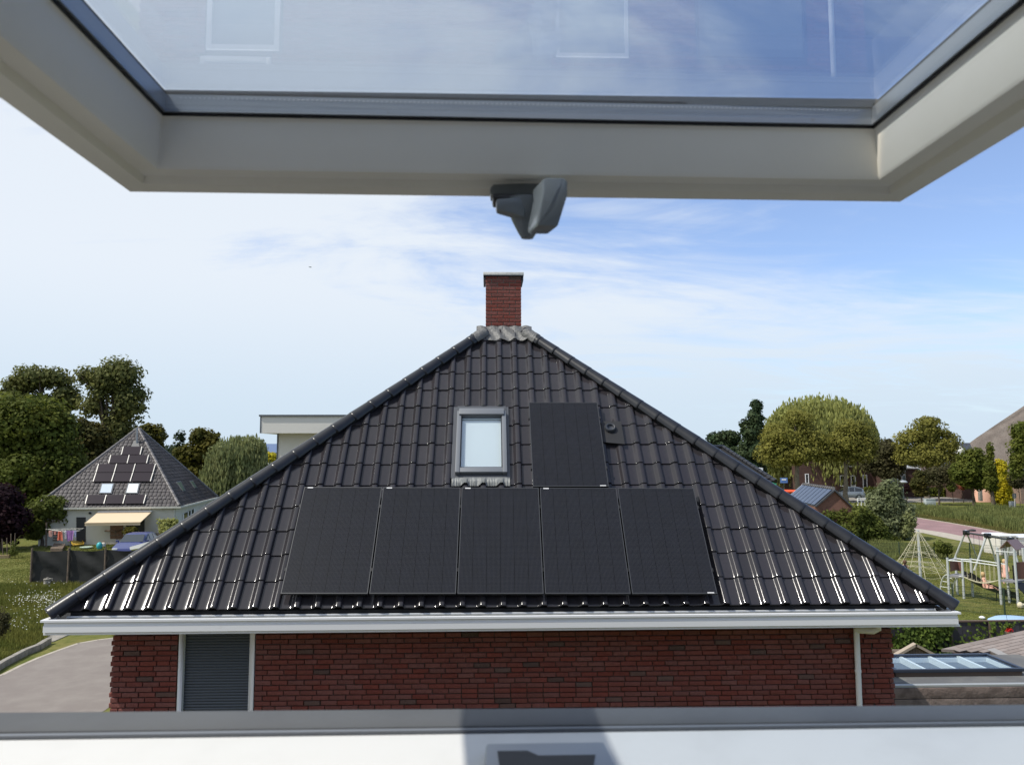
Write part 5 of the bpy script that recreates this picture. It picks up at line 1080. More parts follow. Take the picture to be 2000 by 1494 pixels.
# ------------------------------------------------------------------ cars
M['carglass'] = mat('car_window_glass', (0.03, 0.04, 0.05), .05, .8)
M['tyre'] = mat('tyre_rubber', (0.02, 0.02, 0.02), .8); M['rim'] = mat('alloy_rim', (0.45, 0.46, 0.47), .3, metal=.7)
M['lamp'] = mat('clear_lamp', (0.7, 0.72, 0.74), .1, .8); M['redlamp'] = mat('red_lamp', (0.4, 0.02, 0.02), .2)
def car(name, label, loc, heading, paint, L=4.25, W=1.76, Hh=1.48, suv=False):
    Mt = Matrix.Translation(loc) @ Matrix.Rotation(heading, 4, 'Z')    # local +x is the car's nose
    root = empty(name, loc, label, 'car'); h = Hh; gc = .20
    # side outline stations from nose to tail: x, bottom z, belt z, roof z (or None), half width at belt, half width at roof
    st = [(.50, .34, .52, .52, .70), (.485, .24, .66, .66, .80), (.44, .20, .72, .72, .94), (.34, .20, .80, .80, .98), (.24, .20, .90, .90, 1.0), (.20, .20, .93, .97, 1.0), (.12, .20, .95, 1.165, 1.0), (.04, .20, .96, h-.06, 1.0), (-.04, .20, .97, h, 1.0), (-.20, .20, .98, h-.01, 1.0), (-.33, .20, .99, h-.07, .99), (-.42 if suv else -.40, .20, 1.0, h-.18 if suv else h-.22, .97), (-.475, .22, 1.0, 1.05, .93), (-.49, .30, .80, .82, .88), (-.50, .36, .6, .6, .8)]
    ring_n = 10; V_ = []; mb = MB()
    for (fx, zb, zs, zr_, wf) in st:
        w = W/2*wf; wr = w*(.78 if zr_-zs > .2 else .93 if zr_-zs > .02 else .8); x = fx*L
        pts = [(-w*.9, zb), (-w, zb+.12), (-w*1.0, (zb+zs)/2), (-w*.97, zs), (-wr, max(zr_-.05, zs)), (-wr*.7, zr_+.01), (wr*.7, zr_+.01), (wr, max(zr_-.05, zs)), (w*.97, zs), (w, (zb+zs)/2), (w, zb+.12), (w*.9, zb)]
        V_.append([Mt @ V(x, y, z) for y, z in pts])
    n = len(V_[0])
    for ringp in V_: mb.v += [tuple(p) for p in ringp]
    for i in range(len(V_)-1):
        for k in range(n-1): a = i*n+k; mb.f.append((a, a+1, a+n+1, a+n))
        mb.f.append((i*n+n-1, i*n, (i+1)*n, (i+1)*n+n-1))
    mb.f.append(tuple(range(n))); mb.f.append(tuple(reversed(range((len(V_)-1)*n, len(V_)*n))))
    part('body', mb, paint, root, 38)
    def at_(i, k, o=0.0): return V_[i][k]
    def glassq(name, pts, out, off=.012):
        mb = MB(); mb.slab([p+out*off for p in pts], out, .008); part(name, mb, M['carglass'], root)
    fw_ = (Mt.to_3x3() @ V(1, 0, .9)).normalized(); bw = (Mt.to_3x3() @ V(-1, 0, .5)).normalized()
    def lp(a, b, t): return a.lerp(b, t)
    a, b = V_[5], V_[7]
    glassq('windscreen', [lp(a[4], a[7], .04), lp(a[7], a[4], .04), lp(b[7], b[4], .05), lp(b[4], b[7], .05)], fw_, .065)
    a, b = V_[12], V_[10]; glassq('rear_window', [lp(a[7], a[4], .08), lp(a[4], a[7], .08), lp(b[4], b[7], .08), lp(b[7], b[4], .08)], bw, .065)
    for sgn, kb, kt in ((-1, 3, 4), (1, 8, 7)):
        out = (Mt.to_3x3() @ V(0, sgn, .5)).normalized()
        for i0, i1, t0, t1 in ((6, 8, .2, .7), (8, 9, .8, .85), (9, 11, .25, .5)):
            A, B = V_[i0], V_[i1]
            pts = [lp(A[kb], A[kt], .06), lp(B[kb], B[kt], .06), lp(B[kb], B[kt], .92), lp(A[kb], A[kt], .90)]
            d_ = (pts[1]-pts[0])*.05; pts = [pts[0]+d_, pts[1]-d_, pts[2]-d_, pts[3]+d_]
            if sgn > 0: pts = pts[::-1]
            glassq('side_window', pts, out, .022)
    for fx in (.31, -.31):
        for sgn in (-1, 1):
            c = Mt @ V(fx*L, sgn*(W/2-.09), .33); ax = (Mt.to_3x3() @ V(0, sgn, 0)); Rm = ax.to_track_quat('Z', 'Y').to_matrix().to_4x4()
            mb = MB(); mb.lathe([(.20, -.11), (.32, -.10), (.33, .0), (.32, .10), (.20, .112)], c=c, seg=20, M=Rm); wh = part('wheel', mb, M['tyre'], root, 40)
            mb = MB(); mb.lathe([(.21, .09), (.20, .118), (.05, .125)], c=c, seg=14, M=Rm); part('rim', mb, M['rim'], wh, 30)
    for sgn in (-1, 1):
        mb = MB(); mb.box((L*.452, sgn*W*.32-.17, .60), (L*.492, sgn*W*.32+.17, .70), Mt); part('headlight', mb, M['lamp'], root, bevel=.02)
        mb = MB(); mb.box((-L*.496, sgn*W*.36-.12, .78), (-L*.462, sgn*W*.36+.12, .95), Mt); part('tail_light', mb, M['redlamp'], root, bevel=.02)
        mb = MB(); mb.box((L*.13, sgn*(W/2+.08)-.08, .95), (L*.17, sgn*(W/2+.08)+.08, 1.07), Mt); part('wing_mirror', mb, paint, root, bevel=.02)
    mb = MB(); mb.box((L*.488, -.35, .40), (L*.503, .35, .50), Mt); part('grille', mb, M['black'], root)
    return root
bluep = mat('blue_car_paint', (0.02, 0.032, 0.15), .3, .5, coat=.4)
c_ = P(262, 1060, 52.5); car('blue_car', 'metallic blue hatchback parked before the house with the cream awning', V(c_.x-.1, 53.0, .05), R(-86), bluep, 4.2, 1.76, 1.46)
silverp = mat('silver_car_paint', (0.42, 0.44, 0.46), .3, .5, metal=.4, coat=.8)
c_ = P(1656, 965, 104); car('silver_car', 'silver grey suv parked beyond the small brick garage', V(c_.x-.2, 104, .35), R(166), silverp, 4.5, 1.84, 1.68, True)
mb = MB(); pts = [P(253, 1068, 47.5), P(254, 1073.5, 47.5), P(318, 1062, 47), P(318, 1050, 47)]; mb.slab([pts[1], pts[2], pts[3], pts[0]], V(0, -1, .3), .25); part('white_board', mb, M['white'], at=pts[1], label='white sloping board in front of the blue car', cat='board')
# ------------------------------------------------------------------ white flat-roofed building
wb = empty('flat_roofed_house', P(600, 860, 31), 'white modern block with overhanging flat roof behind the black tiled hip', 'house')
wloc[wb].z = 0; wb.location.z = 0
M['panelwhite'] = mat('off_white_facade_panel', (0.66, 0.64, 0.59), .6, .3, stain=(1.5, (.6, .58, .53), .55, .8))
z1 = P(508, 813.5, 30).z; z0_ = P(508, 846, 30).z; xl = P(508.5, 830, 30).x
mb = MB(); mb.box((xl, 30, z0_), (3, 38, z1)); part('roof_fascia', mb, M['panelwhite'], wb)
mb = MB(); mb.box((xl-.05, 29.94, z1), (3.05, 38, z1+.07)); part('coping', mb, M['alu'], wb)
xw = P(543.5, 870, 30.75).x
mb = MB(); mb.box((xw, 30.75, 0), (2.9, 38, z0_)); part('wall', mb, M['panelwhite'], wb)
mb = MB(); mb.box((xw-.05, 30.72, 0), (xw-.003, 30.82, z0_)); mb.box((xl-.012, 29.985, z0_), (xl+.03, 29.998, z1)); part('corner_trim', mb, M['alu'], wb)
# far things between willow and white block
def simple_house(name, label, pts_base, h, ridge_dir, rh, wallm, roofm, ov=.3):
    """gabled house: base rectangle 4 points, ridge along edge 0-1 ('a') or 1-2 ('b')"""
    A, B, C, D = [Vector(p) for p in pts_base]; root = empty(name, (A+C)/2, label, 'house'); up_ = V(0, 0, 1)
    mb = MB(); mb.hexa([A, B, C, D], [p+up_*h for p in (A, B, C, D)])
    if ridge_dir == 'a': r0_, r1_ = (A+D)/2+up_*(h+rh), (B+C)/2+up_*(h+rh); sl_ = [(A, B, r1_, r0_), (C, D, r0_, r1_)]; gb = [(D, A, r0_), (B, C, r1_)]
    else: r0_, r1_ = (A+B)/2+up_*(h+rh), (D+C)/2+up_*(h+rh); sl_ = [(B, C, r1_, r0_), (D, A, r0_, r1_)]; gb = [(A, B, r0_), (C, D, r1_)]
    for a, b, t in gb: mb.poly([a+up_*h, b+up_*h, t])
    part('wall', mb, wallm, root); e = (r1_-r0_).normalized()*ov; mb = MB()
    for a, b, t1, t0 in sl_:
        a = a+up_*h; b = b+up_*h; dn = ((a-t0)).normalized()*ov*.6; s = 1 if (b-a).dot(e) > 0 else -1
        n_ = (b-a).cross(t1-a).normalized(); n_ = n_ if n_.z > 0 else -n_
        mb.slab([a+dn-e*s+n_*.14, b+dn+e*s+n_*.14, t1+e*s+n_*.14, t0-e*s+n_*.14], n_, .14)
    rf = part('roof', mb, roofm, root); return root, rf, (r0_, r1_)
M['slate'] = mat('dark_slate_roof', (0.045, 0.05, 0.06), .5, .4, noise=(2, (.06, .065, .075), .4, .7), rand=.1)
M['browntile'] = mat('brown_tile_roof', (0.10, 0.075, 0.065), .7, .3, noise=(1, (.075, .06, .055), .4, .7), bump=.5, bscale=6)
M['brownbrick'] = mat('brown_brick_wall', (0.10, 0.062, 0.052), .9, .1, noise=(2, (0.075, 0.047, 0.041), .4, .7), bump=.4, bscale=12)
M['bluemetal'] = mat('blue_grey_sheet_roof', (0.10, 0.15, 0.27), .4, .4)
a = P(490, 880, 170); simple_house('farm_shed', 'far low shed with blue grey roof seen left of the white block', [V(a.x, 170, 0), V(a.x+12, 170, 0), V(a.x+12, 178, 0), V(a.x, 178, 0)], 6.6, 'a', 1.9, M['panelwhite'], M['bluemetal'])
a = P(506, 918, 90); simple_house('cottage', 'low roof with orange brick end behind the small willow', [V(a.x, 88, 0), V(a.x+5, 88, 0), V(a.x+5, 94, 0), V(a.x, 94, 0)], 3.6, 'a', 1.6, mat('orange_brick', (.45, .13, .06), .9), M['browntile'])
a = P(392, 925, 92); simple_house('shed', 'dark flat shed between the left house roof and the small willow', [V(a.x, 98, 0), V(a.x+5, 98, 0), V(a.x+5, 102, 0), V(a.x, 102, 0)], 3.3, 'a', .3, M['brownbrick'], M['slate'])
# ------------------------------------------------------------------ right-hand houses
# hipped neighbour roof just behind the right hip
n0_ = P(1406, 874, 46); root = empty('neighbour_house', V(n0_.x, 48, 0), 'dark hipped tiled roof peeping over the right hip of the brick house', 'house')
pk0, pk1 = P(1398, 873.5, 46), P(1412, 874.5, 46); ee = P(1515, 942, 41); 
mb = MB(); B0 = V(pk0.x-6, 41, ee.z); B1 = V(ee.x, 41, ee.z); B2 = V(ee.x+.4, 51, ee.z); B3 = V(pk0.x-6, 51, ee.z); pk0 = V(pk0.x-2, 46, pk1.z)
mb.poly([B0, B1, pk1, pk0]); mb.poly([B1, B2, pk1]); mb.poly([B2, B3, pk0, pk1]); mb.poly([B3, B0, pk0]); mb.poly([B3, B2, B1, B0]); rfo = part('roof', mb, M['felt'], root)
tile_face(B0, B1, (pk0+pk1)/2, 16, .4, rfo, M['tile']); tile_face(B1, B2, pk1, 16, .4, rfo, M['tile'])
for A_, T_ in ((B1, pk1), (pk0, pk1)):
    for k in range(14):
        mb = MB(); mb.tube([A_+(T_-A_)*(k/14)+V(0, 0, .06), A_+(T_-A_)*((k+1.05)/14)+V(0, 0, .06)], [.13, .11], 8); part('ridge_tile', mb, M['hip'], rfo, 60)
mb = MB(); mb.box((B0.x+.4, 41.4, 0), (B1.x-.4, 50.6, ee.z)); part('wall', mb, M['brownbrick'], root)
# cottage row
cy = 116.0
xL_, xR_ = P(1560, 950, cy).x, P(1742, 950, cy).x
cot, crf, _ = simple_house('brick_cottage', 'long brown brick house with white window frames behind the trees', [V(xL_, cy, 0), V(xR_, cy, 0), V(xR_, cy+9, 0), V(xL_, cy+9, 0)], 6.0, 'a', 2.6, M['brownbrick'], M['browntile'])
def cwin(x0, x1, yt, yb, nm='window', g=M['glassdark'], par=cot, Y=cy, bars=0, fw=.12):
    a = P(x0, yt, Y); b = P(x1, yb, Y); return simple_window(par, a.x, b.x, b.z, a.z, Y-.06, M['white'], g, nm, bars, fw, .05)
cwin(1640, 1655, 928, 949.5, bars=0); cwin(1661, 1671.5, 928, 949.5); cwin(1684, 1695, 927, 968, 'door', M['darkdoor'], fw=.16); cwin(1713, 1726.5, 927.5, 950, g=M['glasscurtain'])
cwin(1640, 1650, 903, 911.5); cwin(1657, 1668, 903, 911.5); cwin(1572, 1580, 925, 944); cwin(1683, 1690, 897, 902)
# bay porch
bx0, bx1 = P(1739, 950, 112).x, P(1772, 950, 112).x; zT = P(1750, 915, 112).z
bay = empty('bay_porch', V((bx0+bx1)/2, 114, 0), 'white glazed porch with square top lights at the end of the brick cottage', 'porch')
mb = MB(); mb.box((bx0, 112.3, 0), (bx1+.05, 116, zT)); mb.box((bx1-.001, 112.0, 0), (bx1+1.7, 116, zT)); part('wall', mb, M['brownbrick'], bay)
mb = MB(); mb.box((bx0-.2, 111.8, zT), (bx1+2.0, 116, zT+.25)); part('cornice', mb, M['white'], bay)
for i in range(4):
    x0_ = bx0+(bx1-bx0)*i/4
    simple_window(bay, x0_, x0_+(bx1-bx0)/4, zT-.95, zT-.02, 112.22, M['white'], M['glassdark'], 'top_light', 0, .14, .05)
    simple_window(bay, x0_, x0_+(bx1-bx0)/4, P(1750, 955, 112).z, zT-.96, 112.22, M['white'], M['glasscurtain'] if i in (0, 3) else M['glassdark'], 'window', 0, .10, .05)
# green gable and neighbours
def gable(name, label, D, xl_, xr, xa, ya, ye, wallm, roofm, depth=9, barge=True):
    a = P(xl_, ye, D); b = P(xr, ye, D); t = P(xa, ya, D); root = empty(name, V(t.x, D+depth/2, 0), label, 'house')
    mb = MB(); mb.hexa([V(a.x, D, 0), V(b.x, D, 0), V(b.x, D+depth, 0), V(a.x, D+depth, 0)], [V(a.x, D, a.z), V(b.x, D, b.z), V(b.x, D+depth, b.z), V(a.x, D+depth, a.z)]); mb.poly([V(a.x, D, a.z), V(b.x, D, b.z), V(t.x, D, t.z)]); part('wall', mb, wallm, root)
    mb = MB(); k = .25
    for p, s in ((a, -1), (b, 1)):
        n_ = V(s*(t.z-p.z), 0, abs(t.x-p.x)).normalized(); e = (p-t); e.normalize(); q0, q1 = V(t.x, D-k, t.z), p+e*.3-V(0, k, 0); q0.z += .1; q1.z += .1
        mb.slab([q0, q1, q1+V(0, depth+k, 0), q0+V(0, depth+k, 0)] if s > 0 else [q1, q0, q0+V(0, depth+k, 0), q1+V(0, depth+k, 0)], n_, .12)
    rf = part('roof', mb, roofm, root)
    if barge:
        for p, s in ((a, -1), (b, 1)):
            mb = MB(); q0, q1 = V(t.x, D-k-.02, t.z+.12), p+(p-t).normalized()*.3-V(0, k+.02, -.12); mb.slab([q0, q1, q1-V(0, 0, .32), q0-V(0, 0, .32)], V(0, -1, 0), .06); part('barge_board', mb, M['white'], rf)
    return root
gable('green_gable_house', 'green boarded gable with white verge boards right of the porch', 122, 1764, 1800, 1781, 889, 924, mat('green_boarding', (.10, .16, .14), .7), M['slate'])
gable('slate_gable_house', 'dark slate roofed house with white verge behind the thin tree', 124, 1843, 1900, 1862, 886, 914, M['brownbrick'], M['slate'])
xl2, xr2 = P(1795, 915, 128).x, P(1850, 915, 128).x; simple_house('garden_house', 'low brown tiled house behind the free-standing linden', [V(xl2, 128, 0), V(xr2, 128, 0), V(xr2, 136, 0), V(xl2, 136, 0)], 3.4, 'a', 2.8, M['brownbrick'], M['browntile'])
a = P(1874, 866, 150); b = P(1906, 866, 150); sr, srf, rdg = simple_house('slate_house', 'far slate roof with white gable tip and finial left of the thatched barn', [V(a.x, 146, 0), V(b.x, 146, 0), V(b.x, 154, 0), V(a.x, 154, 0)], a.z-2.6, 'a', 2.6, M['white'], M['slate'])
mb = MB(); t = rdg[0]; mb.tube([t, t+V(0, 0, 1.6)], .08, 6); part('finial', mb, M['aludark'], sr)
# thatched barn
M['thatch'] = mat('grey_brown_thatch', (0.255, 0.215, 0.185), .95, .1, noise=(.7, (0.20, 0.165, 0.14), .35, .65), stain=(6, (0.16, 0.13, 0.11), .45, .7), bump=1.0, bscale=5)
tb = empty('thatched_barn', V(P(1990, 900, 104).x, 108, 0), 'large barn with steep grey brown thatched roof at the right edge', 'barn')
D0 = 100.0; pL = P(1916, 868, 112); eL = P(1926, 925, D0); eR = P(2120, 925, D0); tp_ = P(2078, 740, 108)
mb = MB(); e0 = V(eL.x-.5, D0, P(1960, 922, D0).z); e1 = V(eR.x, D0, e0.z); r0b = V(pL.x, 112, pL.z); tt_ = V(tp_.x, 108, tp_.z); mid_ = P(1925, 864, 108)
nxx = 30; rows_ = 18; v = []; f = []
for j in range(rows_):
    t = j/(rows_-1)
    for i in range(nxx):
        s = i/(nxx-1); L0 = e0.lerp(tt_, t); 
        kk = .0 if t < .3 else 0
        x_l = e0.x+(tt_.x-e0.x)*(max(0, t-.30)/.70)**1.0; p = V(x_l+(e1.x-x_l)*s, D0+(8)*t, e0.z+(tt_.z-e0.z)*t); p += V(0, -1, .5).normalized()*(.10*math.sin(i*1.3+j*.7)*math.sin(j*2.1+i*.4)); v.append(tuple(p))
for j in range(rows_-1):
    for i in range(nxx-1): a = j*nxx+i; f.append((a, a+1, a+nxx+1, a+nxx))
mb.v = v; mb.f = f
part('thatched_roof', mb, M['thatch'], tb, 80)
mb = MB(); tb0 = Vector(v[5*nxx]); left = [Vector(v[j*nxx]) for j in range(5, rows_)]; mb.poly(left+[V(tt_.x*1.09, 117, 7+(tt_.z-7)*1.06), V(e0.x*1.14, 117, 7+(tb0.z-7)*1.0)]); part('thatched_hip', mb, M['thatch'], tb)
mb = MB(); w0 = P(1945, 925, D0+.6); mb.box((w0.x, D0+.6, 0), (eR.x, D0+14, e0.z)); part('wall', mb, M['brownbrick'], tb)
mb = MB(); l0 = P(1966, 910, D0-.2); l1 = P(1966, 922, D0-2.4); mb.slab([V(l0.x, D0-2.4, l1.z), V(eR.x, D0-2.4, l1.z), V(eR.x, D0-.2, l0.z), V(l0.x, D0-.2, l0.z)], V(0, -.5, 1), .15); part('lean_to_roof', mb, M['slate'], tb)
mb = MB(); mb.box((l0.x+.3, D0-2.2, 0), (eR.x, D0+.5, l1.z-.15)); part('lean_to_wall', mb, mat('pale_brown_brick', (.27, .19, .15), .9, noise=(3, (.2, .14, .11), .4, .7)), tb)
# small garage with glazed-looking solar roof
Dg = 74.0; g0 = P(1569, 948, Dg+2); g1 = P(1629, 958.5, Dg-1.5); h0 = P(1546, 972, Dg-1); h1 = P(1592, 988, Dg-6)
g1.z = (g0.z+g1.z)/2; g0.z = g1.z
gr_ = empty('small_garage', V((g0.x+g1.x)/2, Dg, 0), 'small brick garage with blue black panelled roof and white verge', 'garage')
g0 = P(1569, 948, 66); g1 = P(1629, 957.5, 58.2); g1.z = g0.z; dirr = (g1-g0).normalized(); dl = V(dirr.y, -dirr.x, 0)
drop = 1.25; e0g = g0+dl*1.45-V(0, 0, drop); e1g = g1+dl*1.45-V(0, 0, drop); f0g = g0-dl*1.25-V(0, 0, drop); f1g = g1-dl*1.25-V(0, 0, drop)
nrm = (e1g-e0g).cross(g0-e0g).normalized(); nrm = nrm if nrm.z > 0 else -nrm
mb = MB(); mb.poly([e1g, f1g, g1]); mb.poly([f0g, e0g, g0]); mb.hexa([V(p.x, p.y, 0) for p in (e0g, e1g, f1g, f0g)], [e0g, e1g, f1g, f0g]); part('wall', mb, mat('garage_brick', (.17, .085, .063), .9, noise=(4, (.13, .065, .05), .4, .7), bump=.3), gr_)
mb = MB(); mb.slab([e0g+nrm*.06, e1g+nrm*.06+dirr*.2, g1+nrm*.06+dirr*.2, g0+nrm*.06], nrm, .1); n2 = V(-nrm.x, -nrm.y, nrm.z); mb.slab([f1g+dirr*.2+n2*.06, f0g+n2*.06, g0+n2*.06, g1+dirr*.2+n2*.06], n2, .1); grf = part('roof', mb, M['slate'], gr_)
npn = 8; bp = mat('blue_solar_glass', (.035, .05, .085), .25, .5)
for i in range(npn):
    a, b = i/npn+.008, (i+1)/npn-.008; mb = MB(); p = lambda t, s: (e0g.lerp(e1g, t)).lerp(g0.lerp(g1, t), s)+nrm*.14
    mb.slab([p(a, .03), p(b, .03), p(b, .95), p(a, .95)], nrm, .05); part('solar_panel', mb, bp, grf)
for k in range(16):
    t = k/16; p = g0.lerp(g1, t)+V(0, 0, .1); mb = MB(); mb.tube([p, p+dirr*.36+V(0, 0, .03)], [.12, .14], 8); part('ridge_tile', mb, M['lefthip'], grf, 60)
mb = MB(); mb.slab([e0g-dirr*.16+nrm*.1, e0g+nrm*.1+V(0, 0, .02), g0+nrm*.1+V(0, 0, .02), g0-dirr*.16+nrm*.1], nrm, .2); part('verge_board', mb, M['white'], gr_)
# small street things on the right
mb = MB(); c = P(1531, 958, 84); c.z = 0; mb.tube([c, V(c.x, c.y, P(1531, 935, 84).z)], .04, 6); sg = part('street_sign', mb, M['aludark'], at=c, label='small blue and white street sign on a pole by the green crate', cat='sign')
mb = MB(); t = P(1531, 938, 83.9); mb.box((-.4, -.02, -.28), (.4, .02, .28), Matrix.Translation(t)); part('sign_plate', mb, mat('blue_sign', (.1, .2, .5), .4), sg)
mb = MB(); t = P(1531, 936.5, 83.86); mb.box((-.25, -.01, -.08), (.25, .005, .08), Matrix.Translation(t)); part('sign_text_band', mb, M['white'], sg)
mb = MB(); c = P(1533, 960, 86); mb.v = []; n_ = 14
for i in range(n_):
    t = i/(n_-1); x = (t-.5)*4.2; r_ = .42*math.sqrt(max(.02, 1-(2*t-1)**2))
    for k in range(8): a = math.tau*k/8; mb.v.append((c.x+x, c.y+math.cos(a)*r_*.9, c.z+math.sin(a)*r_*.55))
for i in range(n_-1):
    for k in range(8): l = (k+1) % 8; mb.f.append((i*8+k, i*8+l, (i+1)*8+l, (i+1)*8+k))
mb.f.append(tuple(reversed(range(8)))); mb.f.append(tuple(range((n_-1)*8, n_*8)))
ky = part('kayak', mb, mat('orange_red_plastic', (.75, .10, .03), .4), at=V(c.x, c.y, c.z), smooth=60, label='bright orange red kayak left of the small garage', cat='kayak')
mb = MB(); mb.box((-1.2, -.05, -c.z), (-1.1, .05, -.2), Matrix.Translation(c)); mb.box((1.1, -.05, -c.z), (1.2, .05, -.2), Matrix.Translation(c)); mb.box((-1.3, -.3, -.27), (1.3, .3, -.2), Matrix.Translation(c)); part('trestle', mb, M['wood'], at=V(c.x, c.y, 0), label='wooden trestle under the orange red kayak', cat='trestle')
mb = MB(); c = P(1506, 945, 90); mb.hexa([c+V(-.9, -.5, -3), c+V(.55, -.5, -3), c+V(.55, .5, -3), c+V(-.9, .5, -3)], [c+V(-.9, -.5, .30), c+V(.45, -.5, .2), c+V(.45, .5, .2), c+V(-.9, .5, .30)]); part('green_container', mb, mat('green_plastic', (.04, .36, .16), .5), at=V(c.x, c.y, 0), bevel=.04, label='bright green container behind the right hip of the roof', cat='container')
mb = MB(); c = P(1480, 918, 60); mb.hexa([V(c.x-2, 60, 0), V(c.x+.12, 60, 0), V(c.x+.12, 63, 0), V(c.x-2, 63, 0)], [V(c.x-2, 60, c.z), V(c.x+.12, 60, c.z), V(c.x+.12, 63, c.z), V(c.x-2, 63, c.z)]); wsh = part('white_dormer', mb, M['panelwhite'], at=V(c.x, 60, 0), label='white flat-topped dormer just right of the dark hipped roof', cat='dormer')
mb = MB(); mb.box((c.x-2.1, 59.8, c.z), (c.x+.35, 63.2, c.z+.18)); part('roof_edge', mb, M['white'], wsh)
# white rail fence
b = P(1690, 978, 96); wf = empty('white_fence', V(b.x, 96, 0), 'short white rail fence before the silver car', 'fence'); xa, xb = P(1675, 975, 96).x, P(1702, 975, 96).x; zt_, zb_ = P(1680, 972.5, 96).z, P(1680, 981, 96).z
for i in range(5):
    x = xa+(xb-xa)*i/4; mb = MB(); mb.box((x-.05, 95.95, 0), (x+.05, 96.05, zt_)); part('post', mb, M['white'], wf)
for z_ in (zt_-.06, (zt_+zb_)/2): mb = MB(); mb.box((xa, 95.9, z_), (xb, 95.945, z_+.09)); part('rail', mb, M['white'], wf)
mb = MB(); c = G(1766, 1003); t = P(1764, 944, c.y); mb.tube([c, V(t.x, c.y, t.z)], [.07, .045], 8); lp_ = part('street_lamp', mb, mat('green_grey_pole', (.05, .07, .06), .5), at=c, smooth=50, label='slim dark street lamp with flat round head beside the silvery bush', cat='street lamp')
mb = MB(); mb.lathe([(.06, -.05), (.10, 0), (.42, .10), (.44, .16), (.30, .30), (.05, .36)], c=(t.x, c.y, t.z), seg=16); part('lamp_head', mb, mat('pale_lamp_head', (.3, .32, .34), .3), lp_, 50)
mb = MB(); c = G(1816, 987); s = .62; mb.box((-.62, -.3, 0), (.62, .3, .80), Matrix.Translation(c)); ub = part('utility_cabinet', mb, mat('pale_blue_grey_cabinet', (.42, .47, .50), .5), at=c, bevel=.03, label='pale grey utility cabinet standing in the reeds', cat='cabinet')
mb = MB(); mb.box((-.66, -.34, .80), (.66, .34, .86), Matrix.Translation(c)); part('lid', mb, mat('pale_lid', (.5, .53, .54), .5), ub)
mb = MB(); c = G(1978, 997); mb.box((-.3, -.2, 0), (.3, .2, 1.05), Matrix.Translation(c)); part('grey_bin', mb, mat('grey_box_paint', (.16, .18, .20), .5), at=c, bevel=.04, label='narrow grey box right of the golden conifer', cat='box')
mb = MB(); c = G(1983, 1000); mb.tube([c, c+V(0, 0, 2.0)], .035, 6); sg = part('road_sign', mb, M['silver'], at=c, label='thin sign post beside the narrow grey box', cat='sign'); mb = MB(); mb.box((-.2, -.03, 1.55), (.2, .0, 2.1), Matrix.Translation(c)); part('sign_plate', mb, M['alu'], sg)
mb = MB(); c = G(1899, 1037.5); mb.lathe([(.10, 0), (.22, .06), (.2, .14), (.08, .19)], c=c, seg=10, sx=1.5); part('bird_on_road', mb, mat('dark_feathers', (.03, .03, .032), .8), at=c, smooth=60, label='small dark bird sitting on the pale road edge', cat='bird')
for i, (px, py, D) in enumerate(((606, 522, 60),)):
    c = P(px, py, D); mb = MB(); mb.tube([c+V(-.10, -.1, 0), c, c+V(.06, .10, 0)], [.01, .035, .01], 6); mb.poly([c+V(0, -.04, 0), c+V(-.16, 0, .07), c+V(-.02, .05, 0)]); mb.poly([c+V(0, -.04, 0), c+V(.02, .05, 0), c+V(.14, 0, .08)]); part('flying_bird', mb, M['black'], at=c, label='tiny dark bird flying in the pale sky', cat='bird')
mb = MB(); c = P(1914, 956, 100); mb.box((-.2, -.2, -1.5), (.2, .2, .5), Matrix.Translation(c)); part('garden_pillar', mb, M['concrete'], at=V(c.x, c.y, 0), bevel=.05, label='pale grey pillar behind the clipped hedge', cat='pillar')
mb = MB(); c = P(1919, 955, 102); mb.lathe([(1.7, -3), (1.6, -.2), (1.0, .15), (.3, .3)], c=c, seg=12, sx=.8, sy=.6); part('patio_umbrella', mb, mat('salmon_cloth', (.62, .36, .26), .9), at=V(c.x, c.y, 0), smooth=50, label='salmon coloured covered heap behind the clipped hedge', cat='cover')
# ------------------------------------------------------------------ playground
M['galv'] = mat('galvanised_post', (0.58, 0.61, 0.62), .4, .4, metal=.3); M['bar'] = mat('pale_painted_bar', (0.66, 0.69, 0.68), .4)
M['hpl'] = mat('brown_red_panel', (0.15, 0.065, 0.05), .5); M['rope'] = mat('beige_rope', (0.50, 0.47, 0.33), .9)
M['slide'] = mat('black_slide', (0.012, 0.013, 0.015), .3); M['green_post'] = mat('dark_green_post', (0.025, 0.045, 0.028), .5)
def bar(name, a, b, r, m, par, seg=8): mb = MB(); mb.tube([a, b], r, seg); return part(name, mb, m, par, 50)
b = G(1876, 1166); tw = empty('play_tower', b, 'small playground tower with galvanised posts, curved ladder and black slide', 'play tower')
posts = {}
for nme, px, yt, yb in (('fl', 1853, 1089, 1165.3), ('fr', 1882, 1091.7, 1168.7), ('bl', 1869, 1087, 1161), ('br', 1899, 1090.3, 1164.5)):
    base = G(px+1, yb); posts[nme] = base; bar('post', base, V(base.x, base.y, P(px, yt, base.y).z), .055, M['galv'], tw)
base_c = sum(posts.values(), V(0, 0, 0))/4
pz = P(1869, 1121.5, posts['fl'].y).z-.02
mb = MB(); mb.slab([posts[k]+V(0, 0, pz) for k in ('fl', 'fr', 'br', 'bl')], (0, 0, 1), .09); part('platform', mb, mat('grey_deck', (.22, .22, .23), .7), tw)
for a, c_, z_ in (('fl', 'fr', 1.72), ('bl', 'br', 1.72), ('fl', 'bl', 1.72)): bar('rail', posts[a]+V(0, 0, z_), posts[c_]+V(0, 0, z_), .025, M['bar'], tw)
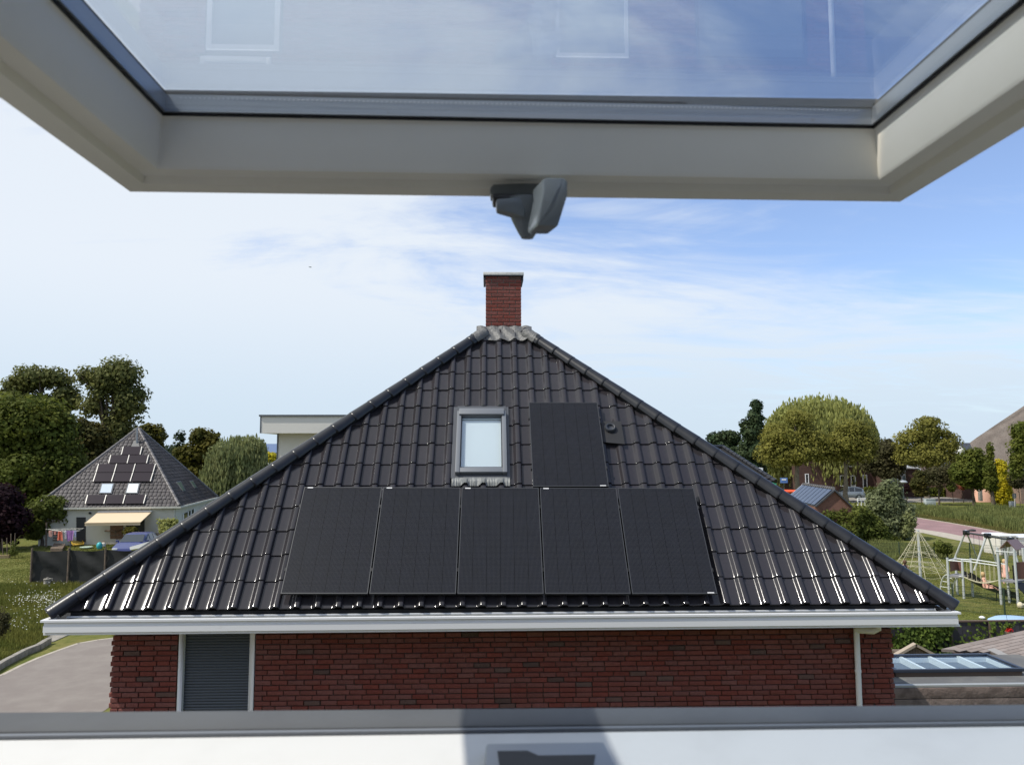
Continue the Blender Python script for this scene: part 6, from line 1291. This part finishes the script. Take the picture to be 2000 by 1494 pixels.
mb = MB(); a, c_ = posts['fl'], posts['bl']; a2 = a.lerp(c_, .1); c2 = a.lerp(c_, .9); mb.slab([a2+V(.1, 0, pz+.15), a2.lerp(c2, 1)+V(.1, 0, pz+.15), c2+V(.1, 0, pz+.62), a2+V(.1, 0, pz+.62)], V(1, 0, 0), .03); part('side_panel', mb, M['hpl'], tw)
mb = MB(); a, c_ = posts['bl'], posts['br']; mb.slab([a.lerp(c_, .08)+V(0, 0, pz+.12), a.lerp(c_, .42)+V(0, 0, pz+.12), a.lerp(c_, .42)+V(0, 0, pz+.60), a.lerp(c_, .08)+V(0, 0, pz+.60)], V(0, -1, 0), .03); part('side_panel', mb, M['hpl'], tw)
# curved ladder
fa, fb = posts['fl']+V(0, -.05, pz), posts['fr']+V(-.1, -.05, pz); out = V(-.55, -.75, 0)
la, lb = G(1837, 1158), G(1861.5, 1163)
def arc(top, bot, n=10):
    r = []; hz_ = V(bot.x-top.x, bot.y-top.y, 0)
    for i in range(n+1): t = i/n*math.pi/2; r.append(top+hz_*math.sin(t)-V(0, 0, top.z-bot.z-.02)*(1-math.cos(t)))
    return r
A1, A2 = arc(fa, la), arc(fb, lb)
for A_ in (A1, A2): mb = MB(); mb.tube(A_, .03, 8); part('ladder_side', mb, M['bar'], tw, 60)
for i in (4, 6, 8, 10): bar('rung', A1[i], A2[i], .018, M['bar'], tw, 6)
# slide to the right of the tower
s0 = posts['fr'].lerp(posts['br'], .35)+V(0, 0, pz+.02); s1 = G(1936, 1162)+V(0, 0, .28); s1.y = s0.y-1.1; w_ = V(0, .30, 0)
mb = MB(); n_ = 12; vv = []
for i in range(n_+1):
    t = i/n_; p = s0.lerp(s1, t); p.z = s0.z+(s1.z-s0.z)*(t if t < .8 else t+(1-t)*.12)-.14*math.sin(math.pi*t)*(1 if t > .1 else 0); 
    vv.append([p-w_+V(0, 0, .20), p-w_-V(0, 0, .10), p+w_-V(0, 0, .10), p+w_+V(0, 0, .20), p+w_-V(0, .04, -.20), p+w_-V(0, .05, 0), p-w_+V(0, .05, 0), p-w_+V(0, .04, .20)])
for r_ in vv: mb.v += [tuple(p) for p in r_]
for i in range(n_):
    for k in range(8): l = (k+1) % 8; mb.f.append((i*8+k, i*8+l, (i+1)*8+l, (i+1)*8+k))
mb.f.append(tuple(reversed(range(8)))); mb.f.append(tuple(range(n_*8, n_*8+8)))
part('slide', mb, M['slide'], tw, 40)
for t in (.62, .92): p = s0.lerp(s1, t); bar('slide_leg', V(p.x, p.y, 0), V(p.x, p.y, p.z-.15), .02, M['slide'], tw, 6)
# second tower with roof
b = G(1972, 1182); t2 = empty('roofed_play_tower', b, 'taller playground tower with brown gabled roof at the right edge', 'play tower')
p2 = {}
for nme, px, yt, yb in (('fl', 1954, 1069, 1180.7), ('fr', 1987, 1073, 1184.5), ('bl', 1969.5, 1066, 1177.3), ('br', 2004, 1070, 1180)):
    base = G(px+2, yb); p2[nme] = base; bar('post', base, V(base.x-.05, base.y, P(px-1.5, yt, base.y).z), .055, M['galv'], t2)
z2 = P(1958, 1132, p2['fl'].y).z
mb = MB(); mb.slab([p2[k]+V(0, 0, z2) for k in ('fl', 'fr', 'br', 'bl')], (0, 0, 1), .09); part('platform', mb, mat('grey_deck_top', (.22, .22, .23), .7), t2)
mb = MB(); mb.slab([p2['fr']+V(.05, 0, z2+.1), p2['br']+V(.3, -.3, z2+.1), p2['br']+V(.3, -.3, z2+.85), p2['fr']+V(.05, 0, z2+.85)], V(0, -1, 0), .03); part('side_panel', mb, M['hpl'], t2)
mb = MB(); mb.slab([p2['fl'].lerp(p2['fr'], .0)+V(.06, .02, z2+.1), p2['fl']+V(.16, .1, z2+.1), p2['fl']+V(.16, .1, z2+.85), p2['fl']+V(.06, .02, z2+.85)], V(0, -1, 0), .03); part('dark_panel', mb, M['slide'], t2)
mb = MB(); mb.slab([p2['fl'].lerp(p2['fr'], .82)+V(0, .02, z2+.05), p2['fr']+V(-.06, .02, z2+.05), p2['fr']+V(-.06, .02, z2+.7), p2['fl'].lerp(p2['fr'], .82)+V(0, .02, z2+.7)], V(0, -1, 0), .03); part('dark_panel', mb, M['slide'], t2)
bar('cross_rail', p2['fl']+V(-.15, 0, z2+1.28), p2['fr']+V(0, 0, z2+1.28), .022, M['bar'], t2, 6)
Dt = p2['fl'].y; rA = P(1966.5, 1055, Dt-.15); rB = P(1986.5, 1052, Dt+1.3); lA = P(1951.5, 1070.5, Dt-.15); lB = lA+(rB-rA); rgA = P(1985, 1074, Dt-.15); rgB = rgA+(rB-rA)
mb = MB(); mb.slab([lA, rA, rB, lB], V(-1, 0, 1), .03); mb.slab([rA, rgA, rgB, rB], V(1, 0, 1), .03); part('roof', mb, mat('brown_roof_panel', (.20, .10, .085), .5), t2)
mb = MB(); a = p2['fr']+V(.1, -.1, z2-.02); mb.slab([p2['fl'].lerp(p2['fr'], .75)+V(0, -.05, z2-.05), p2['br']+V(.6, -.5, z2-.05), p2['br']+V(.9, -.9, .45), p2['fr']+V(.25, -.3, .45)], V(0, -1, .2), .05); part('slide', mb, M['slide'], t2)
# bridge
br_ = empty('rope_bridge', (posts['br']+p2['fl'])/2, 'rope bridge with two pale handrails linking the two play towers', 'bridge')
for a, c_, za, zb in (('br', 'bl', 1.76, 1.66), ('fr', 'fl', 1.76, 1.70)):
    A_, B_ = posts[a]+V(0, 0, za), p2[c_]+V(0, 0, z2+.62); bar('handrail', A_, B_, .025, M['bar'], br_)
    for i in range(1, 8):
        t = i/8; p = A_.lerp(B_, t); q_ = (posts[a]+V(0, 0, pz)).lerp(p2[c_]+V(0, 0, z2), t)-V(0, 0, .22*math.sin(math.pi*t)); bar('hanger_rope', p, q_, .009, M['rope'], br_, 5)
mb = MB()
for k in range(3):
    pts_ = []
    for i in range(13):
        t = i/12; pa = (posts['br'].lerp(posts['fr'], k/2)+V(0, 0, pz)).lerp(p2['bl'].lerp(p2['fl'], k/2)+V(0, 0, z2), t)-V(0, 0, .22*math.sin(math.pi*t)); pts_.append(pa)
    mb.tube(pts_, .02, 5)
for i in range(1, 12):
    t = i/12; a_ = (posts['br']+V(0, 0, pz)).lerp(p2['bl']+V(0, 0, z2), t)-V(0, 0, .22*math.sin(math.pi*t)); c_ = (posts['fr']+V(0, 0, pz)).lerp(p2['fl']+V(0, 0, z2), t)-V(0, 0, .22*math.sin(math.pi*t)); mb.tube([a_, c_], .02, 5)
part('rope_deck', mb, M['rope'], br_)
# swing set
b = G(1900, 1108); sw = empty('swing_set', b, 'swing set of slanted galvanised legs and a dark top beam', 'swing set')
tp1, tp2, tp3 = P(1887, 1040, 46), P(1929, 1046, 44), P(1974, 1054, 42)
for tpx, f_, bk in ((tp1, (1861, 1100), (1911, 1096)), (tp2, (1903, 1113.5), (1950, 1112)), (tp3, (1962, 1121), (1996, 1128))):
    bar('leg', G(*f_), tpx+V(0, 0, .15), .06, M['galv'], sw); bar('leg', G(*bk), tpx+V(0, 0, .1), .05, M['galv'], sw)
    mb = MB(); mb.box((-.14, -.14, -.14), (.14, .14, .14), Matrix.Translation(tpx)); part('joint', mb, M['slide'], sw, bevel=.03)
bar('beam', tp1, tp3, .055, mat('dark_beam', (.03, .033, .035), .4), sw)
for t in (.24, .74):
    p = tp1.lerp(tp3, t); dd = (tp3-tp1).normalized(); mb = MB()
    for o_ in (-.25, .25): bar('chain', p+dd*o_, V((p+dd*o_).x, (p+dd*o_).y, .5), .010, M['alu'], sw, 4)
    mb = MB(); c = V(p.x, p.y, .48); mb.slab([c-dd*.27+V(0, -.09, 0), c+dd*.27+V(0, -.09, 0), c+dd*.27+V(0, .09, 0), c-dd*.27+V(0, .09, 0)], (0, 0, 1), .04); part('seat', mb, M['slide'], sw)
# climbing net pyramid
b = G(1798, 1129); cn = empty('climbing_net', b, 'pyramid of beige climbing ropes around a tall grey pole', 'climbing net')
topn = V(b.x-.02, b.y, P(1792.5, 1035, b.y).z); mb = MB(); mb.tube([b, topn], [.075, .06], 10); part('mast', mb, M['galv'], cn, 50)
rad = 1.62; nr_ = 12; ring_p = [b+V(math.cos(math.tau*k/nr_+.15)*rad, math.sin(math.tau*k/nr_+.15)*rad, .12) for k in range(nr_)]
for k in range(nr_):
    p = ring_p[k]; mb = MB(); mb.tube([topn, topn.lerp(p, .5)+(p-b)*.0-V(0, 0, .06), p], .011, 5); part('rope', mb, M['rope'], cn)
mb = MB()
for j in range(2, 10):
    t = j/9.5
    for k in range(nr_): a = topn.lerp(ring_p[k], t); c_ = topn.lerp(ring_p[(k+1) % nr_], t); mb.tube([a, (a+c_)/2-V(0, 0, .05), c_], .009, 4)
part('net_rings', mb, M['rope'], cn)
mb = MB()
for j in (5, 7, 8):
    t = j/9.5
    for k in range(nr_): a = topn.lerp(ring_p[k], t); mb.tube([a, V(b.x, b.y, a.z+.15)], .008, 4)
part('inner_net', mb, M['rope'], cn)
# fences
def wire_fence(name, label, pts, h, npan_px=None):
    root = empty(name, pts[0], label, 'fence')
    for a, c_ in zip(pts[:-1], pts[1:]):
        d = c_-a; L = d.length; m_ = max(1, round(L/2.5))
        for i in range(m_+1 if c_ is pts[-1] else m_):
            p = a+d*(i/m_); mb = MB(); mb.tube([p, p+V(0, 0, h+.06)], .035, 8); part('post', mb, M['green_post'], root, 50)
        for i in range(m_):
            p = a+d*(i/m_); q_ = a+d*((i+1)/m_); mb = MB(); nv = 46
            dd = (q_-p).normalized(); nn = V(-dd.y, dd.x, 0)
            for k in range(nv+1): x = p.lerp(q_, k/nv); w = dd*.0035; mb.quad(x-w+V(0, 0, .03), x+w+V(0, 0, .03), x+w+V(0, 0, h), x-w+V(0, 0, h))
            for k in range(6): z_ = .06+(h-.08)*k/5; mb.quad(p+V(0, 0, z_), q_+V(0, 0, z_), q_+V(0, 0, z_+.012), p+V(0, 0, z_+.012))
            part('wire_panel', mb, M['green_post'], root)
wire_fence('wire_fence', 'dark green wire fence behind the climbing net and swings', [G(1690, 1090), G(1757, 1090), G(1826, 1090), G(1895, 1091), G(1962, 1098), G(2060, 1104)], .98)
wire_fence('wire_fence', 'dark green wire fence in front of the play towers', [G(1740, 1186), G(1862, 1194), G(1963, 1203.5), G(2090, 1214)], 1.12)
# white panelled cabinets beyond the swings
for nm_, lab, x0, x1, yt in (('white_container', 'white panelled container beyond the swing set, left one', 1952, 1984.5, 1047), ('white_container', 'white panelled container beyond the swing set, cut by the photo edge', 1989, 2040, 1050)):
    a = P(x0, yt, 50.5); c_ = P(x1, yt, 50.5); root = empty(nm_, V((a.x+c_.x)/2, 51.2, 0), lab, 'container')
    mb = MB(); mb.box((a.x, 50.5, 0), (c_.x, 52.2, a.z)); part('body', mb, M['panelwhite'], root)
    for k in range(9):
        z_ = .08+(a.z-.3)*k/9; mb = MB(); mb.box((a.x+.02, 50.46, z_), (c_.x-.02, 50.498, z_+(a.z-.3)/9-.03)); part('plank', mb, M['panelwhite'], root)
    mb = MB(); mb.hexa([V(a.x-.05, 50.4, a.z), V(c_.x+.05, 50.4, a.z), V(c_.x+.05, 52.3, a.z), V(a.x-.05, 52.3, a.z)], [V(a.x-.05, 50.4, a.z+.05), V(c_.x+.05, 50.4, a.z+.05), V(c_.x, 52.3, a.z+.06), V(a.x, 52.3, a.z+.06)]); part('lid', mb, M['white'], root)
# ------------------------------------------------------------------ children
M['skin'] = mat('skin', (0.55, 0.33, 0.24), .6); M['dress'] = mat('peach_dress', (0.72, 0.42, 0.33), .8, noise=(30, (.6, .25, .22), .5, .65)); M['blond'] = mat('blond_hair', (0.52, 0.36, 0.18), .8); M['brownhair'] = mat('brown_hair', (0.10, 0.055, 0.03), .8); M['darkcloth'] = mat('dark_clothes', (0.03, 0.025, 0.035), .9)
def child(label, pelvis, face, pose, hair, dress, s=1.0):
    """pelvis: world point; face: heading angle; pose 'sit' or 'stand'"""
    root = empty('person', V(pelvis.x, pelvis.y, pelvis.z-(.5 if pose == 'stand' else .1)*s), label, 'person')
    Mt = Matrix.Translation(pelvis) @ Matrix.Rotation(face, 4, 'Z') @ Matrix.Scale(s, 4)   # +x is forward
    if pose == 'sit': knee, ankle, toe = (.27, .08, .0), (.47, .07, -.18), (.56, .07, -.14)
    else: knee, ankle, toe = (.03, .07, -.26), (.0, .07, -.50), (.11, .07, -.53)
    ln = -.06 if pose == 'sit' else 0
    J = [(0, 0, 0), (ln*.5, 0, .16), (ln, 0, .32), (ln, 0, .38), (ln+.01, 0, .48), (ln+.01, 0, .57)]
    Rr = [.085, .08, .075, .035, .085, .06]; Ed = [(0, 1), (1, 2), (2, 3), (3, 4), (4, 5)]
    for sg_ in (-1, 1):
        k = len(J); J += [(.0, sg_*.06, -.03), (knee[0], sg_*knee[1], knee[2]), (ankle[0], sg_*ankle[1], ankle[2]), (toe[0], sg_*toe[1], toe[2])]; Rr += [.065, .045, .03, .025]; Ed += [(0, k), (k, k+1), (k+1, k+2), (k+2, k+3)]
        k = len(J); J += [(ln, sg_*.11, .32), (ln+.03, sg_*.16, .19), (ln+.14, sg_*.15, .08), (ln+.18, sg_*.15, .05)]; Rr += [.035, .028, .02, .022]; Ed += [(2, k), (k, k+1), (k+1, k+2), (k+2, k+3)]
    me = bpy.data.meshes.new('body'); me.from_pydata([tuple(Mt @ V(*j)-wloc[root]) for j in J], Ed, []); me.materials.append(M['skin'])
    o = bpy.data.objects.new('body', me); col.objects.link(o); o.parent = root
    sk = o.modifiers.new('skin', 'SKIN'); sub = o.modifiers.new('sub', 'SUBSURF'); sub.levels = 1; sub.render_levels = 1
    for i, d in enumerate(me.skin_vertices[0].data): d.radius = (Rr[i]*s, Rr[i]*s); d.use_root = (i == 0)
    mb = MB(); hd_ = V(ln-.01, 0, .52)
    mb.lathe([(.02, .10), (.07, .085), (.098, .04), (.102, -.01), (.09, -.07), (.06, -.12)], c=hd_-V(.022, 0, 0), seg=12); mb.v = [tuple(Mt @ V(*v_)) for v_ in mb.v]; part('hair', mb, hair, root, 60)
    mb = MB(); hem = -.22 if pose == 'stand' else -.10; rings = [(.05, .375, ln), (.10, .33, ln), (.095, .16, ln*.5), (.13, .02, .02), (.19, hem, .12 if pose == 'sit' else .0)]
    n = 14
    for r_, z_, x_ in rings:
        for k in range(n): a = math.tau*k/n; mb.v.append(tuple(Mt @ V(x_+math.cos(a)*r_*(1.25 if pose == 'sit' and z_ < .1 else .85), math.sin(a)*r_, z_)))
    for i in range(len(rings)-1):
        for k in range(n): l = (k+1) % n; mb.f.append((i*n+k, (i+1)*n+k, (i+1)*n+l, i*n+l))
    part('dress', mb, dress, root, 60); return root
sp1 = s0.lerp(s1, .62); pc = P(1924, 1142.5, sp1.y); pc.y = sp1.y; pc = V(pc.x, sp1.y-.05, pc.z)
child('blond child in a peach dress sitting on the black slide', pc, R(-20), 'sit', M['blond'], M['dress'], 1.0)
c_ = G(1768, 1136); child('brown-haired child in dark clothes at the left foot of the climbing net', V(P(1768, 1115, 41).x, 41, P(1768, 1116, 41).z), R(60), 'stand', M['brownhair'], M['darkcloth'], 1.0)
pp_ = p2['bl']+V(-.25, .6, 0); child('blond child in a peach dress behind the roofed play tower', V(P(1963, 1118, 38.5).x, 38.5, P(1963, 1117, 38.5).z), R(-120), 'stand', M['blond'], M['dress'], 1.05)
mb = MB(); c = G(1993, 1188); mb.lathe([(.05, 0), (.13, .08), (.11, .2), (.04, .28)], c=c, seg=10); mb.lathe([(.03, .0), (.06, .05), (.02, .1)], c=c+V(.14, 0, .12), seg=8); part('plush_toy', mb, mat('cream_plush', (.7, .62, .45), .95), at=c, smooth=60, label='cream coloured bundle lying at the foot of the roofed tower', cat='toy')
# ------------------------------------------------------------------ neighbouring yard, right
# ivy fence
yv = empty('ivy_fence', P(1800, 1240, 24), 'dark board fence partly overgrown with green ivy behind the flat roof', 'fence'); wloc[yv].z = 0; yv.location.z = 0
x0, x1 = P(1600, 1240, 24).x, P(2120, 1240, 24.0).x; zt = P(1900, 1214, 24).z; k = 0; x = x0; me_ = MB(); me_.box((0, 0, 0), (.135, .03, zt)); bme = mesh(me_, mat('dark_stained_board', (.035, .033, .045), .7, rand=.25, oi=True, bump=.3))
while x < x1:
    link('board', bme, yv, Matrix.Translation((x, 24, 0)) @ Matrix.Rotation(random.uniform(-.004, .004), 4, 'Y')); x += .142; k += 1
mb = MB(); mb.box((x0, 23.97, zt), (x1, 24.07, zt+.04)); part('top_rail', mb, mat('brown_cap', (.12, .08, .06), .8), yv)
for px in (1858, 1935): mb = MB(); t = P(px, 1240, 23.93); mb.tube([V(t.x, 23.93, 0), V(t.x, 23.93, zt)], .05, 8); part('post', mb, M['bark'], yv)
g_ = np.random.default_rng(90); n = 15000; xs = x0+(x1-x0)*g_.random(n); zs = g_.random(n)**.8*(zt+.03)
pxn = (xs-P(1744, 1240, 24).x)/(P(2000, 1240, 24).x-P(1744, 1240, 24).x); dens = np.where(pxn < .42, 1.0, np.where(zs < zt*.5, .40, .13))*np.clip(.6+.5*np.sin(xs*3+2*np.sin(zs*3)), .15, 1)
keep = g_.random(n) < dens; xs = xs[keep]; zs = zs[keep]; n = len(xs); pos = np.stack([xs, 23.9-g_.random(n)*.22, zs], 1)
nrm = np.stack([g_.normal(size=n)*.5, -np.ones(n), .5+g_.normal(size=n)*.4], 1); nrm /= np.linalg.norm(nrm, axis=1)[:, None]; t = np.cross(nrm, g_.normal(size=(n, 3))); t /= np.linalg.norm(t, axis=1)[:, None]; b_ = np.cross(nrm, t); s = .062*(.6+.7*g_.random((n, 1)))
v = np.stack([pos-t*s, pos-b_*s*.8, pos+t*s, pos+b_*s*.8], 1).reshape(-1, 3); arr_obj('ivy', v, np.arange(len(v)).reshape(-1, 4), LM['ivy'], kind='stuff', label='green ivy leaves climbing over the dark board fence', cat='ivy', at=(P(1800, 1240, 24).x, 23.9, 0))
# red flower basket
c = P(1971, 1232, 23.6); hb = empty('flower_basket', c, 'hanging basket of bright red flowers on the ivy fence', 'flower basket')
v, f = puffs([(c, .10, .10, .11)], 26, .05, 26, .035, 91, .5); arr_obj('flowers', v, f, mat('red_petals', (.65, .01, .012), .6, rand=.25), hb)
v, f = puffs([(c+V(0, 0, .17), .14, .12, .08)], 16, .06, 20, .045, 92, .4); arr_obj('leaves', v, f, LM['ivy'], hb)
mb = MB(); mb.lathe([(.05, -.16), (.11, -.08), (.12, -.02)], c=c, seg=12); part('pot', mb, M['wood'], hb); bar('hanger', c, c+V(0, .1, .5), .005, M['black'], hb, 4)
mb = MB(); c = G(1918, 1207.5, .02); mb.lathe([(.10, 0), (.12, .05), (.05, .1)], c=c, seg=10); part('white_stone', mb, M['white'], at=c, smooth=50, label='small white stone lying on the grass beyond the ivy fence', cat='stone')
mb = MB(); c = P(1990, 1209, 25.5); mb.lathe([(.02, 0), (.75, -.02), (.9, -.10), (.9, -.16)], c=c, seg=24); tp = part('parasol', mb, mat('pale_blue_cloth', (.32, .46, .62), .7), at=V(c.x, c.y, c.z), smooth=60, label='pale blue cloth top showing above the ivy fence', cat='parasol'); bar('pole', V(c.x, c.y, 0), c-V(0, 0, .02), .025, M['silver'], tp)
# little shed gable
c = P(1788, 1256, 21.5); sh = empty('garden_shed', V(c.x, 22.3, 0), 'little weathered shed gable peeping over the flat roof', 'shed')
zb = P(1788, 1282, 21.5).z; hwx = .48; slope = .52
mb = MB(); mb.box((c.x-hwx, 21.55, 0), (c.x+hwx, 22, c.z-slope*hwx-.03)); part('wall', mb, M['wood'], sh)
for i in range(12):
    xa = -hwx+i*.08; zt2 = c.z-.05-abs(xa+.04)*slope; mb = MB(); mb.box((c.x+xa+.004, 21.52, c.z-slope*hwx-.05), (c.x+xa+.072, 21.545, zt2)); part('plank', mb, M['wood'], sh)
for sg_ in (-1, 1):
    mb = MB(); a = V(c.x, 21.46, c.z); e_ = V(c.x+sg_*(hwx+.12), 21.46, c.z-(hwx+.12)*slope); n_ = V(sg_*slope, 0, 1).normalized(); mb.slab([a, e_, e_+V(0, .16, 0), a+V(0, .16, 0)] if sg_ > 0 else [e_, a, a+V(0, .16, 0), e_+V(0, .16, 0)], n_, .07); part('roof', mb, M['woodlight'] if False else mat('pale_weathered_wood', (.36, .30, .24), .9, bump=.3), sh)
# flat-roofed extension with roof lantern
zr_ = 2.8; fe = empty('flat_roof_extension', V(8.6, 15, 0), 'flat grey felt roof with weathered timber fascia and long glazed roof lantern', 'extension')
yF = P(1870, 1340, 13.9).y; pF = PL(1870, 1340, V(0, 0, zr_), V(0, 0, 1)); yF = pF.y; yBk = PL(1850, 1279, V(0, 0, zr_), V(0, 0, 1)).y
xs0, xs1 = 5.5, 14.0
M['felt_grey'] = mat('grey_roofing_felt', (0.12, 0.122, 0.125), .9, .15, noise=(1.5, (0.145, 0.145, 0.142), .45, .6), bump=.2, stain=(.7, (.17, .175, .165), .62, .66))
mb = MB(); mb.box((xs0, yF, 2.3), (xs1, yBk, zr_)); part('roof_deck', mb, M['felt_grey'], fe)
mb = MB(); mb.box((xs0, yF-.03, zr_-.0), (xs1, yF+.07, zr_+.035)); part('edge_trim', mb, mat('pale_zinc_trim', (.36, .37, .36), .5, metal=.3), fe)
M['plank'] = mat('weathered_grey_plank', (0.20, 0.155, 0.135), .9, .1, noise=(5, (0.13, 0.10, 0.088), .4, .65), stain=(18, (.32, .28, .25), .66, .8), bump=.5, bscale=25, rand=.12, oi=True)
for k in range(6):
    zt2 = zr_-.005-k*.19; xx = xs0-.05
    for L in ((1.75, 3.2, 4) if k % 2 else (4.2, 2.0, 3)):
        mb = MB(); mb.box((xx, yF-.06, zt2-.178), (min(xx+L, xs1)-.006, yF-.034, zt2)); part('plank', mb, M['plank'], fe, bevel=.004); xx += L
mb = MB(); mb.box((xs0, yF-.03, 0), (xs1, yBk, 2.3)); part('wall', mb, M['brownbrick'], fe)
zl = zr_+.11; LP = lambda px, py, z_=zl: PL(px, py, V(0, 0, z_), V(0, 0, 1))
c0, c1, c2_, c3_ = LP(1752, 1313), LP(1975, 1306), LP(1936, 1277.5), LP(1700, 1281.5)
yf_ = (c0.y+c1.y)/2; yb_ = (c2_.y+c3_.y)/2; lx0 = c0.x; lx1 = (c1.x+c2_.x)/2+.06
lan = empty('roof_lantern', V((lx0+lx1)/2, (yf_+yb_)/2, zr_)); lan.parent = fe; lan.location = wloc[lan]-wloc[fe]
mb = MB(); mb.box((lx0+.03, yf_+.03, zr_), (lx1-.03, yf_+.07, zl-.03)); mb.box((lx0+.03, yb_-.07, zr_), (lx1-.03, yb_-.03, zl-.03)); mb.box((lx0+.03, yf_+.07, zr_), (lx0+.07, yb_-.07, zl-.03)); mb.box((lx1-.07, yf_+.07, zr_), (lx1-.03, yb_-.07, zl-.03)); part('timber_curb', mb, mat('brown_timber_curb', (.10, .07, .05), .8, bump=.3), lan)
mb = MB(); mb.box((lx0, yf_, zl-.03), (lx1, yf_+.06, zl+.03)); mb.box((lx0, yb_-.07, zl-.03), (lx1, yb_, zl+.035)); mb.box((lx0, yf_+.06, zl-.03), (lx0+.07, yb_-.07, zl+.032)); mb.box((lx1-.07, yf_+.06, zl-.03), (lx1, yb_-.07, zl+.032)); part('frame', mb, mat('navy_metal_frame', (.025, .032, .05), .35), lan, bevel=.006)
nb = 4; M['pane_lantern'] = glass('lantern_glass', (.9, .94, .94), .45)
M['lanternglass'] = mat('painted_sky_lantern_glass', (.36, .44, .46), .06, .8)  # reflected sky painted into the base colour; no pane wears it
mb = MB(); mb.box((lx0+.08, yf_+.08, zl-.5), (lx1-.08, yb_-.08, zl-.42)); part('shaft_floor', mb, mat('pale_interior', (.42, .36, .33), .9), lan)
mb = MB(); mb.box((lx0+.072, yb_-.10, zl-.5), (lx1-.072, yb_-.072, zl-.031)); mb.box((lx1-.10, yf_+.08, zl-.5), (lx1-.072, yb_-.10, zl-.031)); part('shaft_wall', mb, M['white'], lan)
for i in range(nb):
    xa, xb = lx0+.07+(lx1-lx0-.14)*i/nb, lx0+.07+(lx1-lx0-.14)*(i+1)/nb
    mb = MB(); mb.box((xa+.01, yf_+.061, zl+.004), (xb-.01, yb_-.071, zl+.012)); part('pane', mb, M['pane_lantern'], lan)
    if i: mb = MB(); mb.box((xa-.03, yf_+.061, zl-.14), (xa+.03, yb_-.072, zl+.001)); part('rafter', mb, M['white'], lan)
# shingled roof beyond
M['shingle'] = mat('grey_brown_shingle', (0.235, 0.20, 0.185), .9, .1, noise=(2.5, (0.19, 0.165, 0.155), .4, .7), rand=.14, bump=.4, oi=True)
sA, sB, sC, sD = P(1838, 1267, 16.8), P(2140, 1200, 17.2), P(2140, 1372, 13.4), P(1934, 1272, 16.2)
sg = empty('shingle_roof', V(11, 15.5, 0), 'low grey brown shingled roof at the right edge beyond the roof lantern', 'roof'); nS = (sB-sA).cross(sD-sA).normalized(); nS = nS if nS.z > 0 else -nS
nS = (sB-sD).cross(sC-sD).normalized(); nS = nS if nS.z > 0 else -nS; sA = PL(1838, 1267, sD, nS)
mb = MB(); mb.slab([sA, sD, sC, sB], nS, .06); part('deck', mb, M['shingle'], sg)
mb = MB(); ev = (sC-sD).normalized(); per = nS.cross(ev).normalized(); mb.slab([sD-ev*.1+nS*.02, sC+nS*.02, sC-per*(-.16)+nS*.02, sD-ev*.1-per*(-.16)+nS*.02], nS, .10); part('edge_trim', mb, mat('grey_lead_trim', (.27, .26, .25), .6), sg)
sm = MB(); sm.slab([V(0, 0, .014), V(.325, 0, .014), V(.325, .20, .004), V(0, .20, .004)], (0, 0, 1), .012); sme_ = mesh(sm, M['shingle'])
# courses run parallel to the top edge
e1 = (sB-sA).normalized(); e2 = nS.cross(e1).normalized(); e2 = e2 if e2.y > 0 else -e2; Rs = Matrix((e1, e2, nS)).transposed().to_4x4(); cnt = 0
poly = [sA, sD, sC, sB]
def inside(p):
    r = False; j = 3
    for i in range(4):
        a, b = poly[i], poly[j]
        if (a.y > p.y) != (b.y > p.y) and p.x < (b.x-a.x)*(p.y-a.y)/(b.y-a.y)+a.x: r = not r
        j = i
    return r
pl = []
for j in range(0, 40):
    for i in range(-6, 22):
        p = sA+e1*(i*.335+(.1675 if j % 2 else 0))-e2*(j*.145+.2)
        if inside(p+e1*.1+e2*.1) and inside(p+e1*.3): pl.append(p)
pl.sort(key=lambda p: p.x)
for p in pl[:290]: link('shingle', sme_, sg, Matrix.Translation(p) @ Rs)
mb = MB(); mb.box((sD.x-.2, 14.6, 0), (15, 17.2, 2.6)); part('wall', mb, M['brownbrick'], sg)
